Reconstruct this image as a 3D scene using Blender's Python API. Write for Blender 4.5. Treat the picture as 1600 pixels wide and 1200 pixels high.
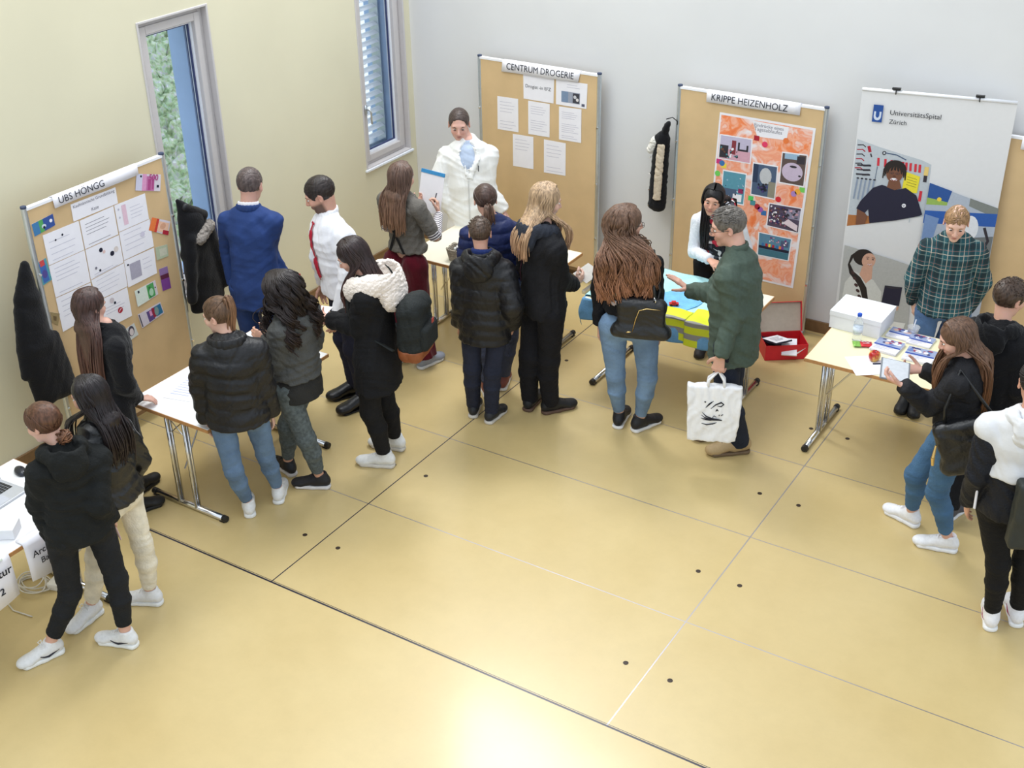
import bpy, math, random
import numpy as np
from mathutils import Vector, Matrix
for o in list(bpy.data.objects): bpy.data.objects.remove(o, do_unlink=True)
SC = bpy.context.scene
COL = SC.collection
random.seed(7)
# ---------------------------------------------------------------- camera
cam_d = bpy.data.cameras.new('camera'); cam = bpy.data.objects.new('camera', cam_d); COL.objects.link(cam)
A_, B_, C_ = (math.radians(v) for v in (32.57534527, 60.53638931, -0.9764562))
cam.matrix_world = Matrix.Translation((0, 0, 4.75)) @ (Matrix.Rotation(A_, 4, 'Z') @ Matrix.Rotation(B_, 4, 'X') @ Matrix.Rotation(C_, 4, 'Z'))
cam_d.sensor_width = 36.0; cam_d.lens = 1952.86 * 36 / 1600; cam_d.clip_start = 0.1; cam_d.clip_end = 100
SC.camera = cam
# ---------------------------------------------------------------- exposure, sky light and added area lamps
SC.view_settings.view_transform = 'Standard'; SC.view_settings.look = 'None'
SC.view_settings.exposure = 0.36; SC.view_settings.gamma = 1.0; SC.view_settings.use_curve_mapping = False
W = bpy.data.worlds.new('daylight'); SC.world = W; W.use_nodes = True
bg = W.node_tree.nodes['Background']; bg.inputs[0].default_value = (0.80, 0.90, 1.0, 1); bg.inputs[1].default_value = 0.95
def area(name, loc, target, sx, sy, power, color):
    d = bpy.data.lights.new(name, 'AREA'); d.shape = 'RECTANGLE'; d.size = sx; d.size_y = sy; d.energy = power; d.color = color
    o = bpy.data.objects.new(name, d); COL.objects.link(o); o.location = loc
    o.rotation_euler = (Vector(target) - Vector(loc)).to_track_quat('-Z', 'Y').to_euler()
    return o
area('added_overhead_fill', (-3.5, 3.5, 8.2), (-3.4, 6.5, 0), 6, 5, 110, (1.0, 0.98, 0.95))  # added overhead fill lamp, out of view; no skylight is built
area('assumed_left_key', (-6.4, 5.0, 7.0), (-2.6, 6.2, 0), 5.5, 1.6, 140, (0.93, 0.97, 1.0))  # lamp for an assumed, unseen high source on the left; no clerestory is built
area('assumed_floor_sheen_lamp', (-5.35, 8.9, 6.25), (-2.6, 3.6, 0), 2.0, 1.6, 230, (0.98, 0.99, 1.0))  # lamp added for the floor sheen, from an assumed, unbuilt window high up
# ---------------------------------------------------------------- materials
MC = {}
def lin(c): return tuple(((v / 12.92) if v <= 0.04045 else ((v + 0.055) / 1.055) ** 2.4) for v in c)
def rgb(r, g, b): return lin((r / 255., g / 255., b / 255.))
def new_mat(name):
    m = bpy.data.materials.new(name); m.use_nodes = True
    return m, m.node_tree.nodes, m.node_tree.links, m.node_tree.nodes['Principled BSDF']
def pmat(name, c, rough=0.6, metal=0.0, noise=0.06, nscale=30, bump=0.0, bscale=200, spec=0.5, trans=0.0, sheen=0.0, alpha=1.0, stretch=(1, 1, 1), coat=0.0, ior=1.45):
    if name in MC: return MC[name]
    m, N, L, b = new_mat(name)
    b.inputs['Roughness'].default_value = rough; b.inputs['Metallic'].default_value = metal
    b.inputs['Specular IOR Level'].default_value = spec; b.inputs['Transmission Weight'].default_value = trans
    b.inputs['Sheen Weight'].default_value = sheen; b.inputs['Alpha'].default_value = alpha; b.inputs['Coat Weight'].default_value = coat
    b.inputs['IOR'].default_value = ior
    tc = N.new('ShaderNodeTexCoord'); mp = N.new('ShaderNodeMapping'); mp.inputs['Scale'].default_value = stretch
    L.new(tc.outputs['Object'], mp.inputs[0])
    if noise > 0:
        n = N.new('ShaderNodeTexNoise'); n.inputs['Scale'].default_value = nscale; n.inputs['Detail'].default_value = 4
        L.new(mp.outputs[0], n.inputs['Vector'])
        r = N.new('ShaderNodeValToRGB'); r.color_ramp.elements[0].position = 0.3; r.color_ramp.elements[1].position = 0.7
        r.color_ramp.elements[0].color = tuple(v * (1 - noise) for v in c) + (1,); r.color_ramp.elements[1].color = tuple(min(1, v * (1 + noise)) for v in c) + (1,)
        L.new(n.outputs['Fac'], r.inputs[0]); L.new(r.outputs[0], b.inputs['Base Color'])
    else: b.inputs['Base Color'].default_value = tuple(c) + (1,)
    if bump > 0:
        n2 = N.new('ShaderNodeTexNoise'); n2.inputs['Scale'].default_value = bscale; n2.inputs['Detail'].default_value = 3
        L.new(mp.outputs[0], n2.inputs['Vector']); bp = N.new('ShaderNodeBump'); bp.inputs['Strength'].default_value = bump; bp.inputs['Distance'].default_value = 0.01
        L.new(n2.outputs['Fac'], bp.inputs['Height']); L.new(bp.outputs[0], b.inputs['Normal'])
    MC[name] = m; return m
def flat(c, rough=0.7, name=None):
    key = name or 'ink_%02x%02x%02x' % c
    return pmat(key, rgb(*c), rough, noise=0.04, nscale=60)
def fabric(name, c, rough=0.85, sheen=0.0, bump=0.5, bscale=90, noise=0.15, nscale=14, spec=0.3, stretch=(1, 1, 1)):
    if max(c) < 52: c = tuple(v * 0.86 for v in c)
    return pmat(name, rgb(*c), rough, noise=noise, nscale=nscale, bump=bump, bscale=bscale, sheen=sheen, spec=spec, stretch=stretch)
def attr_mat(name, attr, rough=0.5, bump=0.1, bscale=150, sss=0.0, spec=0.4):
    if name in MC: return MC[name]
    m, N, L, b = new_mat(name); a = N.new('ShaderNodeAttribute'); a.attribute_name = attr
    tc = N.new('ShaderNodeTexCoord'); n = N.new('ShaderNodeTexNoise'); n.inputs['Scale'].default_value = 60
    L.new(tc.outputs['Object'], n.inputs['Vector'])
    mx = N.new('ShaderNodeMix'); mx.data_type = 'RGBA'; mx.blend_type = 'MULTIPLY'; mx.inputs[0].default_value = 0.12
    L.new(a.outputs['Color'], mx.inputs[6]); L.new(n.outputs['Color'], mx.inputs[7]); L.new(mx.outputs[2], b.inputs['Base Color'])
    b.inputs['Roughness'].default_value = rough; b.inputs['Specular IOR Level'].default_value = spec
    b.inputs['Subsurface Weight'].default_value = sss; b.inputs['Subsurface Radius'].default_value = (0.01, 0.004, 0.002)
    n2 = N.new('ShaderNodeTexNoise'); n2.inputs['Scale'].default_value = bscale; L.new(tc.outputs['Object'], n2.inputs['Vector'])
    bp = N.new('ShaderNodeBump'); bp.inputs['Strength'].default_value = bump; bp.inputs['Distance'].default_value = 0.005
    L.new(n2.outputs['Fac'], bp.inputs['Height']); L.new(bp.outputs[0], b.inputs['Normal'])
    MC[name] = m; return m
def hair_mat(name, c1, c2, rough=0.42):
    if name in MC: return MC[name]
    m, N, L, b = new_mat(name)
    tc = N.new('ShaderNodeTexCoord'); mp = N.new('ShaderNodeMapping'); mp.inputs['Scale'].default_value = (90, 90, 6)
    L.new(tc.outputs['Object'], mp.inputs[0]); n = N.new('ShaderNodeTexNoise'); n.inputs['Scale'].default_value = 1; n.inputs['Detail'].default_value = 3
    L.new(mp.outputs[0], n.inputs['Vector']); a = N.new('ShaderNodeAttribute'); a.attribute_name = 'tipness'
    r = N.new('ShaderNodeValToRGB'); r.color_ramp.elements[0].color = tuple(0.6 * v for v in rgb(*c1)) + (1,); r.color_ramp.elements[1].color = tuple(min(1, 1.35 * v) for v in rgb(*c1)) + (1,)
    r2 = N.new('ShaderNodeValToRGB'); r2.color_ramp.elements[0].color = tuple(0.6 * v for v in rgb(*c2)) + (1,); r2.color_ramp.elements[1].color = tuple(min(1, 1.35 * v) for v in rgb(*c2)) + (1,)
    for q in (r, r2): q.color_ramp.elements[0].position = 0.35; q.color_ramp.elements[1].position = 0.68; L.new(n.outputs['Fac'], q.inputs[0])
    mx = N.new('ShaderNodeMix'); mx.data_type = 'RGBA'; L.new(a.outputs['Fac'], mx.inputs[0]); L.new(r.outputs[0], mx.inputs[6]); L.new(r2.outputs[0], mx.inputs[7])
    L.new(mx.outputs[2], b.inputs['Base Color']); b.inputs['Roughness'].default_value = rough; b.inputs['Specular IOR Level'].default_value = 0.35
    bp = N.new('ShaderNodeBump'); bp.inputs['Strength'].default_value = 0.4; bp.inputs['Distance'].default_value = 0.004
    L.new(n.outputs['Fac'], bp.inputs['Height']); L.new(bp.outputs[0], b.inputs['Normal'])
    MC[name] = m; return m
CHROME = pmat('chrome_metal', (0.75, 0.75, 0.76), 0.18, 1.0, noise=0.03)
ALU = pmat('anodised_aluminium', (0.62, 0.66, 0.69), 0.38, 0.9, noise=0.04)
BLACKP = pmat('black_plastic', (0.012, 0.012, 0.013), 0.4, noise=0.1)
PAPER = pmat('white_paper', rgb(236, 234, 240), 0.8, noise=0.015, nscale=20)
INK = pmat('printed_ink', rgb(40, 42, 52), 0.8, noise=0.05)
FAINT = pmat('faint_print', rgb(190, 188, 204), 0.8, noise=0.05)
# ---------------------------------------------------------------- object helpers
def tag(o, label=None, cat=None, group=None, kind=None):
    if label: o['label'] = label
    if cat: o['category'] = cat
    if group: o['group'] = group
    if kind: o['kind'] = kind
    return o
def empty(name, loc=(0, 0, 0), label=None, cat=None, group=None, rz=0):
    o = bpy.data.objects.new(name, None); COL.objects.link(o); o.location = loc; o.rotation_euler = (0, 0, rz); o.empty_display_size = 0.1
    return tag(o, label, cat, group)
def link(name, me, mats, parent=None, smooth=False, loc=None):
    for m in (mats if isinstance(mats, (list, tuple)) else [mats]): me.materials.append(m)
    o = bpy.data.objects.new(name, me); COL.objects.link(o)
    if parent: o.parent = parent
    if loc is not None: o.location = loc
    if smooth and len(me.polygons): me.polygons.foreach_set('use_smooth', np.ones(len(me.polygons), bool))
    return o
class MB:                                   # collects simple shapes into ONE mesh
    def __init__(s): s.v = []; s.f = []; s.m = []; s.cur = 0
    def add(s, vs, fs):
        b = len(s.v); s.v += [tuple(map(float, v)) for v in vs]; s.f += [tuple(i + b for i in f) for f in fs]; s.m += [s.cur] * len(fs); return s
    def hexa(s, p):                         # eight corners, bottom ring then top ring
        return s.add(p, [(3, 2, 1, 0), (4, 5, 6, 7), (0, 1, 5, 4), (1, 2, 6, 5), (2, 3, 7, 6), (3, 0, 4, 7)])
    def box(s, lo, hi, M=None, bev=0.0):
        x0, y0, z0 = lo; x1, y1, z1 = hi
        p = [(x0, y0, z0), (x1, y0, z0), (x1, y1, z0), (x0, y1, z0), (x0, y0, z1), (x1, y0, z1), (x1, y1, z1), (x0, y1, z1)]
        if M is not None: p = [tuple(M @ Vector(q)) for q in p]
        return s.hexa(p)
    def bar(s, a, b, w, h, up=(0, 0, 1)):
        a = Vector(a); b = Vector(b); d = (b - a).normalized(); u = Vector(up)
        if abs(d.dot(u)) > 0.98: u = Vector((1, 0, 0))
        sd = d.cross(u).normalized() * w / 2; u = sd.cross(d).normalized() * h / 2
        return s.hexa([a - sd - u, a + sd - u, b + sd - u, b - sd - u, a - sd + u, a + sd + u, b + sd + u, b - sd + u])
    def tube(s, pts, r, n=10, cap=True):
        pts = [Vector(p) for p in pts]; rs = r if isinstance(r, (list, tuple)) else [r] * len(pts)
        vs = []; fs = []; prev = None
        for i, p in enumerate(pts):
            t = (pts[min(i + 1, len(pts) - 1)] - pts[max(i - 1, 0)]).normalized()
            if prev is None:
                u = Vector((0, 0, 1)) if abs(t.z) < 0.9 else Vector((1, 0, 0)); u = (u - t * u.dot(t)).normalized()
            else:
                u = prev - t * prev.dot(t); u = u.normalized() if u.length > 1e-6 else prev
            prev = u; w = t.cross(u)
            for k in range(n):
                a = 2 * math.pi * k / n; vs.append(p + (u * math.cos(a) + w * math.sin(a)) * rs[i])
        for i in range(len(pts) - 1):
            for k in range(n): fs.append((i * n + k, i * n + (k + 1) % n, (i + 1) * n + (k + 1) % n, (i + 1) * n + k))
        if cap: fs.append(tuple(range(n))[::-1]); fs.append(tuple((len(pts) - 1) * n + k for k in range(n)))
        return s.add(vs, fs)
    def lathe(s, prof, c=(0, 0, 0), n=20):
        vs = []; fs = []
        for r, z in prof:
            for k in range(n):
                a = 2 * math.pi * k / n; vs.append((c[0] + r * math.cos(a), c[1] + r * math.sin(a), c[2] + z))
        for i in range(len(prof) - 1):
            for k in range(n): fs.append((i * n + k, i * n + (k + 1) % n, (i + 1) * n + (k + 1) % n, (i + 1) * n + k))
        fs.append(tuple(range(n))[::-1]); fs.append(tuple((len(prof) - 1) * n + k for k in range(n)))
        return s.add(vs, fs)
    def prism(s, poly, lo, hi, M=None):      # polygon in x, y raised from lo to hi
        n = len(poly); vs = [(x, y, lo) for x, y in poly] + [(x, y, hi) for x, y in poly]
        if M is not None: vs = [tuple(M @ Vector(q)) for q in vs]
        fs = [tuple(range(n))[::-1], tuple(range(n, 2 * n))] + [(i, (i + 1) % n, (i + 1) % n + n, i + n) for i in range(n)]
        return s.add(vs, fs)
    def build(s, name, mats, parent=None, smooth=False, origin=None, bevel=0.0, wn=False):
        me = bpy.data.meshes.new(name); vs = s.v
        if origin is not None: vs = [(v[0] - origin[0], v[1] - origin[1], v[2] - origin[2]) for v in vs]
        me.from_pydata(vs, [], s.f); me.update()
        if isinstance(mats, (list, tuple)): me.polygons.foreach_set('material_index', np.array(s.m, dtype=np.int32))
        o = link(name, me, mats, parent, smooth, origin)
        if bevel > 0:
            b = o.modifiers.new('bevel', 'BEVEL'); b.width = bevel; b.segments = 2; b.limit_method = 'ANGLE'
        return o
def text_mesh(name, txt, mat, M, width, parent, height=None, bold=0.0, align='LEFT'):
    c = bpy.data.curves.new(name, 'FONT'); c.body = txt; c.size = 1; c.offset = bold; c.align_x = align; c.resolution_u = 3
    o = bpy.data.objects.new(name, c); COL.objects.link(o); dg = bpy.context.evaluated_depsgraph_get()
    me = bpy.data.meshes.new_from_object(o.evaluated_get(dg)); bpy.data.objects.remove(o); bpy.data.curves.remove(c)
    n = len(me.vertices); co = np.empty(n * 3); me.vertices.foreach_get('co', co); co = co.reshape(-1, 3)
    mn = co.min(0); mx = co.max(0); k = width / max(1e-6, mx[0] - mn[0]); ky = (height / max(1e-6, mx[1] - mn[1])) if height else k
    co[:, 0] = (co[:, 0] - mn[0]) * k; co[:, 1] = (co[:, 1] - mn[1]) * ky; co[:, 2] = 0
    R = np.array(M.to_3x3()); T = np.array(M.translation); co = co @ R.T + T
    me.vertices.foreach_set('co', co.ravel()); me.update()
    return link(name, me, mat, parent)
class Flat:                                  # coloured polygons lying on a plane, one mesh; (u, v) are metres on the plane
    def __init__(s, O, U, V): s.O = np.array(O, float); s.U = np.array(U, float); s.V = np.array(V, float); s.Nn = np.cross(s.U, s.V); s.v = []; s.f = []; s.mi = []; s.mats = []; s.layer = 0
    def poly(s, pts, mat, lift=None):
        s.layer += 1; z = 0.0006 + 0.00012 * s.layer if lift is None else lift
        if mat not in s.mats: s.mats.append(mat)
        b = len(s.v)
        for u, v in pts: s.v.append(tuple(s.O + s.U * u + s.V * v + s.Nn * z))
        ar = sum(pts[i][0] * pts[(i + 1) % len(pts)][1] - pts[(i + 1) % len(pts)][0] * pts[i][1] for i in range(len(pts)))
        f = tuple(range(b, b + len(pts)));  s.f.append(f if ar > 0 else f[::-1]); s.mi.append(s.mats.index(mat)); return s
    def rect(s, u0, v0, u1, v1, mat, lift=None): return s.poly([(u0, v0), (u1, v0), (u1, v1), (u0, v1)], mat, lift)
    def ell(s, u, v, a, b, mat, n=20, rot=0, a0=0, a1=2 * math.pi):
        P = []
        for i in range(n):
            t = a0 + (a1 - a0) * i / (n if a1 - a0 > 6.2 else n - 1); x = a * math.cos(t); y = b * math.sin(t); P.append((u + x * math.cos(rot) - y * math.sin(rot), v + x * math.sin(rot) + y * math.cos(rot)))
        return s.poly(P, mat)
    def stroke(s, pts, w, mat):
        ps = [np.array(p, float) for p in pts]; ws = w if isinstance(w, (list, tuple)) else [w] * len(ps); L = []; R = []
        for i, p in enumerate(ps):
            t = ps[min(i + 1, len(ps) - 1)] - ps[max(0, i - 1)]; t = t / (np.linalg.norm(t) + 1e-9); n = np.array([-t[1], t[0]]) * ws[i] / 2
            L.append(tuple(p + n)); R.append(tuple(p - n))
        return s.poly(L + R[::-1], mat)
    def build(s, name, parent=None, origin=(0, 0, 0)):
        me = bpy.data.meshes.new(name); me.from_pydata([tuple(np.array(v) - np.array(origin)) for v in s.v], [], s.f); me.update()
        for m in s.mats: me.materials.append(m)
        me.polygons.foreach_set('material_index', np.array(s.mi, dtype=np.int32))
        o = bpy.data.objects.new(name, me); COL.objects.link(o)
        if parent: o.parent = parent
        return o
    def mat4(s, u, v, lift=0.002):           # frame for text at (u, v)
        P = s.O + s.U * u + s.V * v + s.Nn * lift
        return Matrix(((s.U[0], s.V[0], s.Nn[0], P[0]), (s.U[1], s.V[1], s.Nn[1], P[1]), (s.U[2], s.V[2], s.Nn[2], P[2]), (0, 0, 0, 1)))

# ================================================================ THE ROOM
WX, BY = -6.85, 9.12           # inner faces of the left wall and the back wall
GX = (-4.49, -2.185, 0.12, 2.425); GY = (4.28, 5.235, 6.185, 7.14, 8.10, 9.06)
def floor_material():
    m, N, L, b = new_mat('ochre_floor')
    tc = N.new('ShaderNodeTexCoord'); sp = N.new('ShaderNodeSeparateXYZ'); L.new(tc.outputs['Object'], sp.inputs[0])
    def M(op, a, bb=None, c=None):
        n = N.new('ShaderNodeMath'); n.operation = op
        for i, v in enumerate((a, bb, c)):
            if v is None: continue
            if isinstance(v, (int, float)): n.inputs[i].default_value = v
            else: L.new(v, n.inputs[i])
        return n.outputs[0]
    def line(coord, at, w): return M('LESS_THAN', M('ABSOLUTE', M('SUBTRACT', coord, at)), w)
    mask = None
    for gy in GY[1:]:
        l = line(sp.outputs['Y'], gy, 0.0032); mask = l if mask is None else M('MAXIMUM', mask, l)
    mx_ = None
    for gx in GX[1:]:
        l = line(sp.outputs['X'], gx, 0.0035); mx_ = l if mx_ is None else M('MAXIMUM', mx_, l)
    mx_ = M('MULTIPLY', mx_, M('GREATER_THAN', sp.outputs['Y'], GY[0])); mask = M('MAXIMUM', mask, mx_)
    dark = M('MAXIMUM', line(sp.outputs['Y'], GY[0] - 0.004, 0.0065), M('MAXIMUM', line(sp.outputs['Y'], GY[0] + 0.009, 0.002), M('MULTIPLY', line(sp.outputs['X'], GX[0], 0.004), M('GREATER_THAN', sp.outputs['Y'], GY[0]))))
    n1 = N.new('ShaderNodeTexNoise'); n1.inputs['Scale'].default_value = 0.9; n1.inputs['Detail'].default_value = 5; L.new(tc.outputs['Object'], n1.inputs['Vector'])
    r = N.new('ShaderNodeValToRGB'); r.color_ramp.elements[0].position = 0.3; r.color_ramp.elements[1].position = 0.72
    r.color_ramp.elements[0].color = rgb(196, 172, 118) + (1,); r.color_ramp.elements[1].color = rgb(206, 184, 132) + (1,)
    L.new(n1.outputs['Fac'], r.inputs[0])
    n3 = N.new('ShaderNodeTexNoise'); n3.inputs['Scale'].default_value = 7; n3.inputs['Detail'].default_value = 8; n3.inputs['Roughness'].default_value = 0.75; L.new(tc.outputs['Object'], n3.inputs['Vector'])
    r3 = N.new('ShaderNodeValToRGB'); r3.color_ramp.elements[0].position = 0.2; r3.color_ramp.elements[0].color = (0.86, 0.86, 0.86, 1); r3.color_ramp.elements[1].position = 0.6; L.new(n3.outputs['Fac'], r3.inputs[0])
    mm = N.new('ShaderNodeMix'); mm.data_type = 'RGBA'; mm.blend_type = 'MULTIPLY'; mm.inputs[0].default_value = 0.5; L.new(r.outputs[0], mm.inputs[6]); L.new(r3.outputs[0], mm.inputs[7])
    m1 = N.new('ShaderNodeMix'); m1.data_type = 'RGBA'; L.new(mask, m1.inputs[0]); L.new(mm.outputs[2], m1.inputs[6]); m1.inputs[7].default_value = rgb(176, 172, 180) + (1,)
    m2 = N.new('ShaderNodeMix'); m2.data_type = 'RGBA'; L.new(dark, m2.inputs[0]); L.new(m1.outputs[2], m2.inputs[6]); m2.inputs[7].default_value = rgb(30, 28, 46) + (1,)
    L.new(m2.outputs[2], b.inputs['Base Color'])
    ro = M('ADD', 0.30, M('MULTIPLY', n3.outputs['Fac'], 0.14)); L.new(ro, b.inputs['Roughness']); b.inputs['Specular IOR Level'].default_value = 0.5
    L.new(M('MULTIPLY', mask, 0.85), b.inputs['Metallic']); b.inputs['Coat Weight'].default_value = 0.35; b.inputs['Coat Roughness'].default_value = 0.17
    bp = N.new('ShaderNodeBump'); bp.inputs['Strength'].default_value = 0.06; bp.inputs['Distance'].default_value = 0.01; L.new(n3.outputs['Fac'], bp.inputs['Height']); L.new(bp.outputs[0], b.inputs['Normal'])
    return m
def wall_material(name, c, amt=0.03):
    return pmat(name, rgb(*c), 0.9, noise=amt, nscale=1.2, bump=0.06, bscale=260, spec=0.2)
YEL = wall_material('pale_yellow_green_plaster', (214, 209, 184)); WHT = wall_material('white_plaster', (214, 214, 215))
fl = MB().box((WX - 0.3, -3.0, -0.15), (6.0, BY + 0.3, 0.0)).build('floor', floor_material()); tag(fl, kind='structure')
H = 6.2
# left wall with two window openings (y ranges, z ranges)
W1 = (5.985, 6.675, 0.62, 2.72); W2 = (8.36, 9.035, 0.915, 3.35)
mb = MB(); T = 0.42
def wseg(y0, y1, z0, z1): mb.box((WX - T, y0, z0), (WX, y1, z1))
wseg(-3, W1[0], 0, H); wseg(W1[0], W1[1], 0, W1[2]); wseg(W1[0], W1[1], W1[3], H); wseg(W1[1], W2[0], 0, H)
wseg(W2[0], W2[1], 0, W2[2]); wseg(W2[0], W2[1], W2[3], H); wseg(W2[1], BY + 0.3, 0, H)
tag(mb.build('wall_left', YEL), kind='structure')
tag(MB().box((WX, BY, 0), (6.0, BY + 0.3, H)).build('wall_back', WHT), kind='structure')
BB = pmat('brown_baseboard', rgb(120, 92, 62), 0.5, noise=0.15, nscale=20)
tag(MB().box((WX, -3, 0), (WX + 0.018, BY, 0.09)).build('baseboard_left', BB, bevel=0.003), kind='structure')
tag(MB().box((WX + 0.018, BY - 0.018, 0), (6.0, BY, 0.10)).build('baseboard_back', BB, bevel=0.003), kind='structure')
WF = pmat('grey_white_window_frame', rgb(196, 192, 192), 0.45, noise=0.02); WG = pmat('bright_gasket_white', rgb(228, 232, 240), 0.4, noise=0.02); GK = pmat('dark_gasket', rgb(58, 66, 108), 0.6)
GLASS = pmat('window_glass', (0.96, 0.98, 1.0), 0.02, noise=0, trans=1.0, ior=1.02)
def window(n, w, handle_z, hinge_gap):
    y0, y1, z0, z1 = w; e = empty('window_%d' % n, (WX, (y0 + y1) / 2, z0)); tag(e, kind='structure'); X = WX - 0.07
    def ring(name, a0, a1, b0, b1, t, xa, xb, mat, bev=0.004):
        m = MB(); m.box((xa, a0, b0), (xb, a0 + t, b1)); m.box((xa, a1 - t, b0), (xb, a1, b1)); m.box((xa, a0 + t, b0), (xb, a1 - t, b0 + t)); m.box((xa, a0 + t, b1 - t), (xb, a1 - t, b1))
        o = m.build(name, mat, e, bevel=bev, origin=None); o.matrix_parent_inverse = Matrix.Translation(-e.location); return o
    ring('window_casing', y0, y1, z0, z1, 0.018, WX - 0.12, WX + 0.006, WF)
    ring('window_frame', y0 + 0.018, y1 - 0.018, z0 + 0.018, z1 - 0.018, 0.045, X - 0.07, X + 0.02, WF)
    ring('window_sash', y0 + 0.05, y1 - 0.05, z0 + 0.05, z1 - 0.05, 0.06, X - 0.06, X + 0.035, WF, 0.006)
    ring('glazing_bead', y0 + 0.105, y1 - 0.105, z0 + 0.105, z1 - 0.105, 0.022, X - 0.05, X + 0.0, WG, 0.002)
    ring('gasket', y0 + 0.124, y1 - 0.124, z0 + 0.124, z1 - 0.124, 0.012, X - 0.03, X - 0.014, GK, 0)
    g = MB().box((X - 0.036, y0 + 0.13, z0 + 0.13), (X - 0.03, y1 - 0.13, z1 - 0.13)).build('window_pane', GLASS, e); g.matrix_parent_inverse = Matrix.Translation(-e.location)
    m = MB(); m.box((WX, y0 - 0.02, z0 - 0.016), (WX + 0.02, y1 + 0.02, z0 + 0.004)); s = m.build('window_sill', WG, e, bevel=0.003); s.matrix_parent_inverse = Matrix.Translation(-e.location)
    if handle_z:
        m = MB(); hy = y0 + 0.085; hx = X + 0.035
        m.box((hx, hy - 0.014, handle_z - 0.045), (hx + 0.012, hy + 0.014, handle_z + 0.035)); m.tube([(hx + 0.01, hy, handle_z), (hx + 0.05, hy, handle_z), (hx + 0.055, hy + 0.01, handle_z - 0.02), (hx + 0.055, hy + 0.012, handle_z - 0.13)], 0.009, 10)
        s = m.build('window_handle', ALU, e, smooth=True); s.matrix_parent_inverse = Matrix.Translation(-e.location)
    return e
window(1, W1, None, 0); window(2, W2, 1.45, 0)
# outside: planted bank, window reveals coloured blue for sky light, slatted outdoor blind
def hedge_material():
    m, N, L, b = new_mat('leafy_bank'); tc = N.new('ShaderNodeTexCoord'); v = N.new('ShaderNodeTexVoronoi'); v.inputs['Scale'].default_value = 26; n = N.new('ShaderNodeTexNoise'); n.inputs['Scale'].default_value = 16; n.inputs['Detail'].default_value = 6
    L.new(tc.outputs['Object'], v.inputs['Vector']); L.new(tc.outputs['Object'], n.inputs['Vector'])
    r = N.new('ShaderNodeValToRGB'); E = r.color_ramp.elements; E[0].position = 0.3; E[0].color = rgb(128, 146, 122) + (1,); E[1].position = 0.72; E[1].color = rgb(245, 250, 245) + (1,)
    e = E.new(0.45); e.color = rgb(178, 200, 160) + (1,); e = E.new(0.56); e.color = rgb(208, 222, 200) + (1,); e = E.new(0.63); e.color = rgb(204, 202, 214) + (1,)
    L.new(n.outputs['Fac'], r.inputs[0]); mx = N.new('ShaderNodeMix'); mx.data_type = 'RGBA'; mx.blend_type = 'MULTIPLY'; mx.inputs[0].default_value = 0.12; L.new(r.outputs[0], mx.inputs[6]); L.new(v.outputs['Color'], mx.inputs[7]); L.new(mx.outputs[2], b.inputs['Base Color']); b.inputs['Roughness'].default_value = 0.9
    return m
def grid_mesh(name, nu, nv, fn, mat, **kw):
    vs = [fn(i / (nu - 1), j / (nv - 1)) for j in range(nv) for i in range(nu)]; fs = [(j * nu + i, j * nu + i + 1, (j + 1) * nu + i + 1, (j + 1) * nu + i) for j in range(nv - 1) for i in range(nu - 1)]
    me = bpy.data.meshes.new(name); me.from_pydata(vs, [], fs); me.update(); return link(name, me, mat, kw.get('parent'), kw.get('smooth', False))
rr = random.Random(3)
o = grid_mesh('planted_bank', 150, 120, lambda a, b: (WX - 1.2 - 8.5 * a + rr.uniform(-.05, .05), 2.0 + (6.6 + 9.2 * a) * b + rr.uniform(-.05, .05), -0.9 + 3.4 * a + rr.uniform(-.07, .12)), hedge_material())
tag(o, 'leafy green planted bank rising outside the tall window', 'planting', kind='stuff')
SKYLIT_REVEAL = pmat('sky_tinted_concrete', rgb(176, 200, 232), 0.8, noise=0.05, nscale=3)  # reveal concrete, blue of the sky light put into its base colour
# ---------------------------------------------------------------- floor sockets
for gx in GX[:3]:
    for dx in (-0.135, 0.135):
        for gy in (4.75, 5.70, 6.67, 7.63):
            if gx > 0 or (dx < 0 and gx < -3 and gy > 6): continue
            m = MB(); m.lathe([(0.0155, 0.0002), (0.0155, 0.0016), (0.011, 0.002), (0.0105, 0.0012)], (0, 0, 0), 16)
            s = m.build('floor_socket', pmat('dark_brown_cap', rgb(52, 38, 28), 0.5)); s.location = (gx + dx, gy, 0)
            tag(s, 'small dark round socket plug set in the ochre floor beside a joint line', 'floor socket', 'round floor sockets beside the long joints')

# outer reveals, guide rail and outdoor blind
for i, w in enumerate((W1, W2)):
    m = MB(); y0, y1, z0, z1 = w
    m.box((WX - T - 0.02, y1 - 0.012, z0), (WX - 0.121, y1 - 0.001, z1)); m.box((WX - T - 0.02, y0 + 0.001, z0), (WX - 0.121, y0 + 0.012, z1)); m.box((WX - T - 0.05, y0 + 0.012, z0 + 0.001), (WX - 0.121, y1 - 0.012, z0 + 0.02))
    tag(m.build('trim_%d' % (i + 1), SKYLIT_REVEAL), kind='structure')
m = MB()
for k in range(2): m.box((WX - 0.20 - 0.03 * k, 6.63 - 0.0, 0.66), (WX - 0.185 - 0.03 * k, 6.662, 2.70))
tag(m.build('trim_3', pmat('rail_grey_blue', rgb(120, 135, 170), 0.4)), kind='structure')
bl = empty('outdoor_blind', (WX - 0.31, (W2[0] + W2[1]) / 2, W2[2] + 0.05), 'pale blue slatted outdoor blind lowered behind the narrow window by the corner', 'blind')
SL = pmat('pale_blue_slat', rgb(240, 244, 250), 0.4, noise=0.03)
m = MB(); z = W2[2] + 0.06
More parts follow.
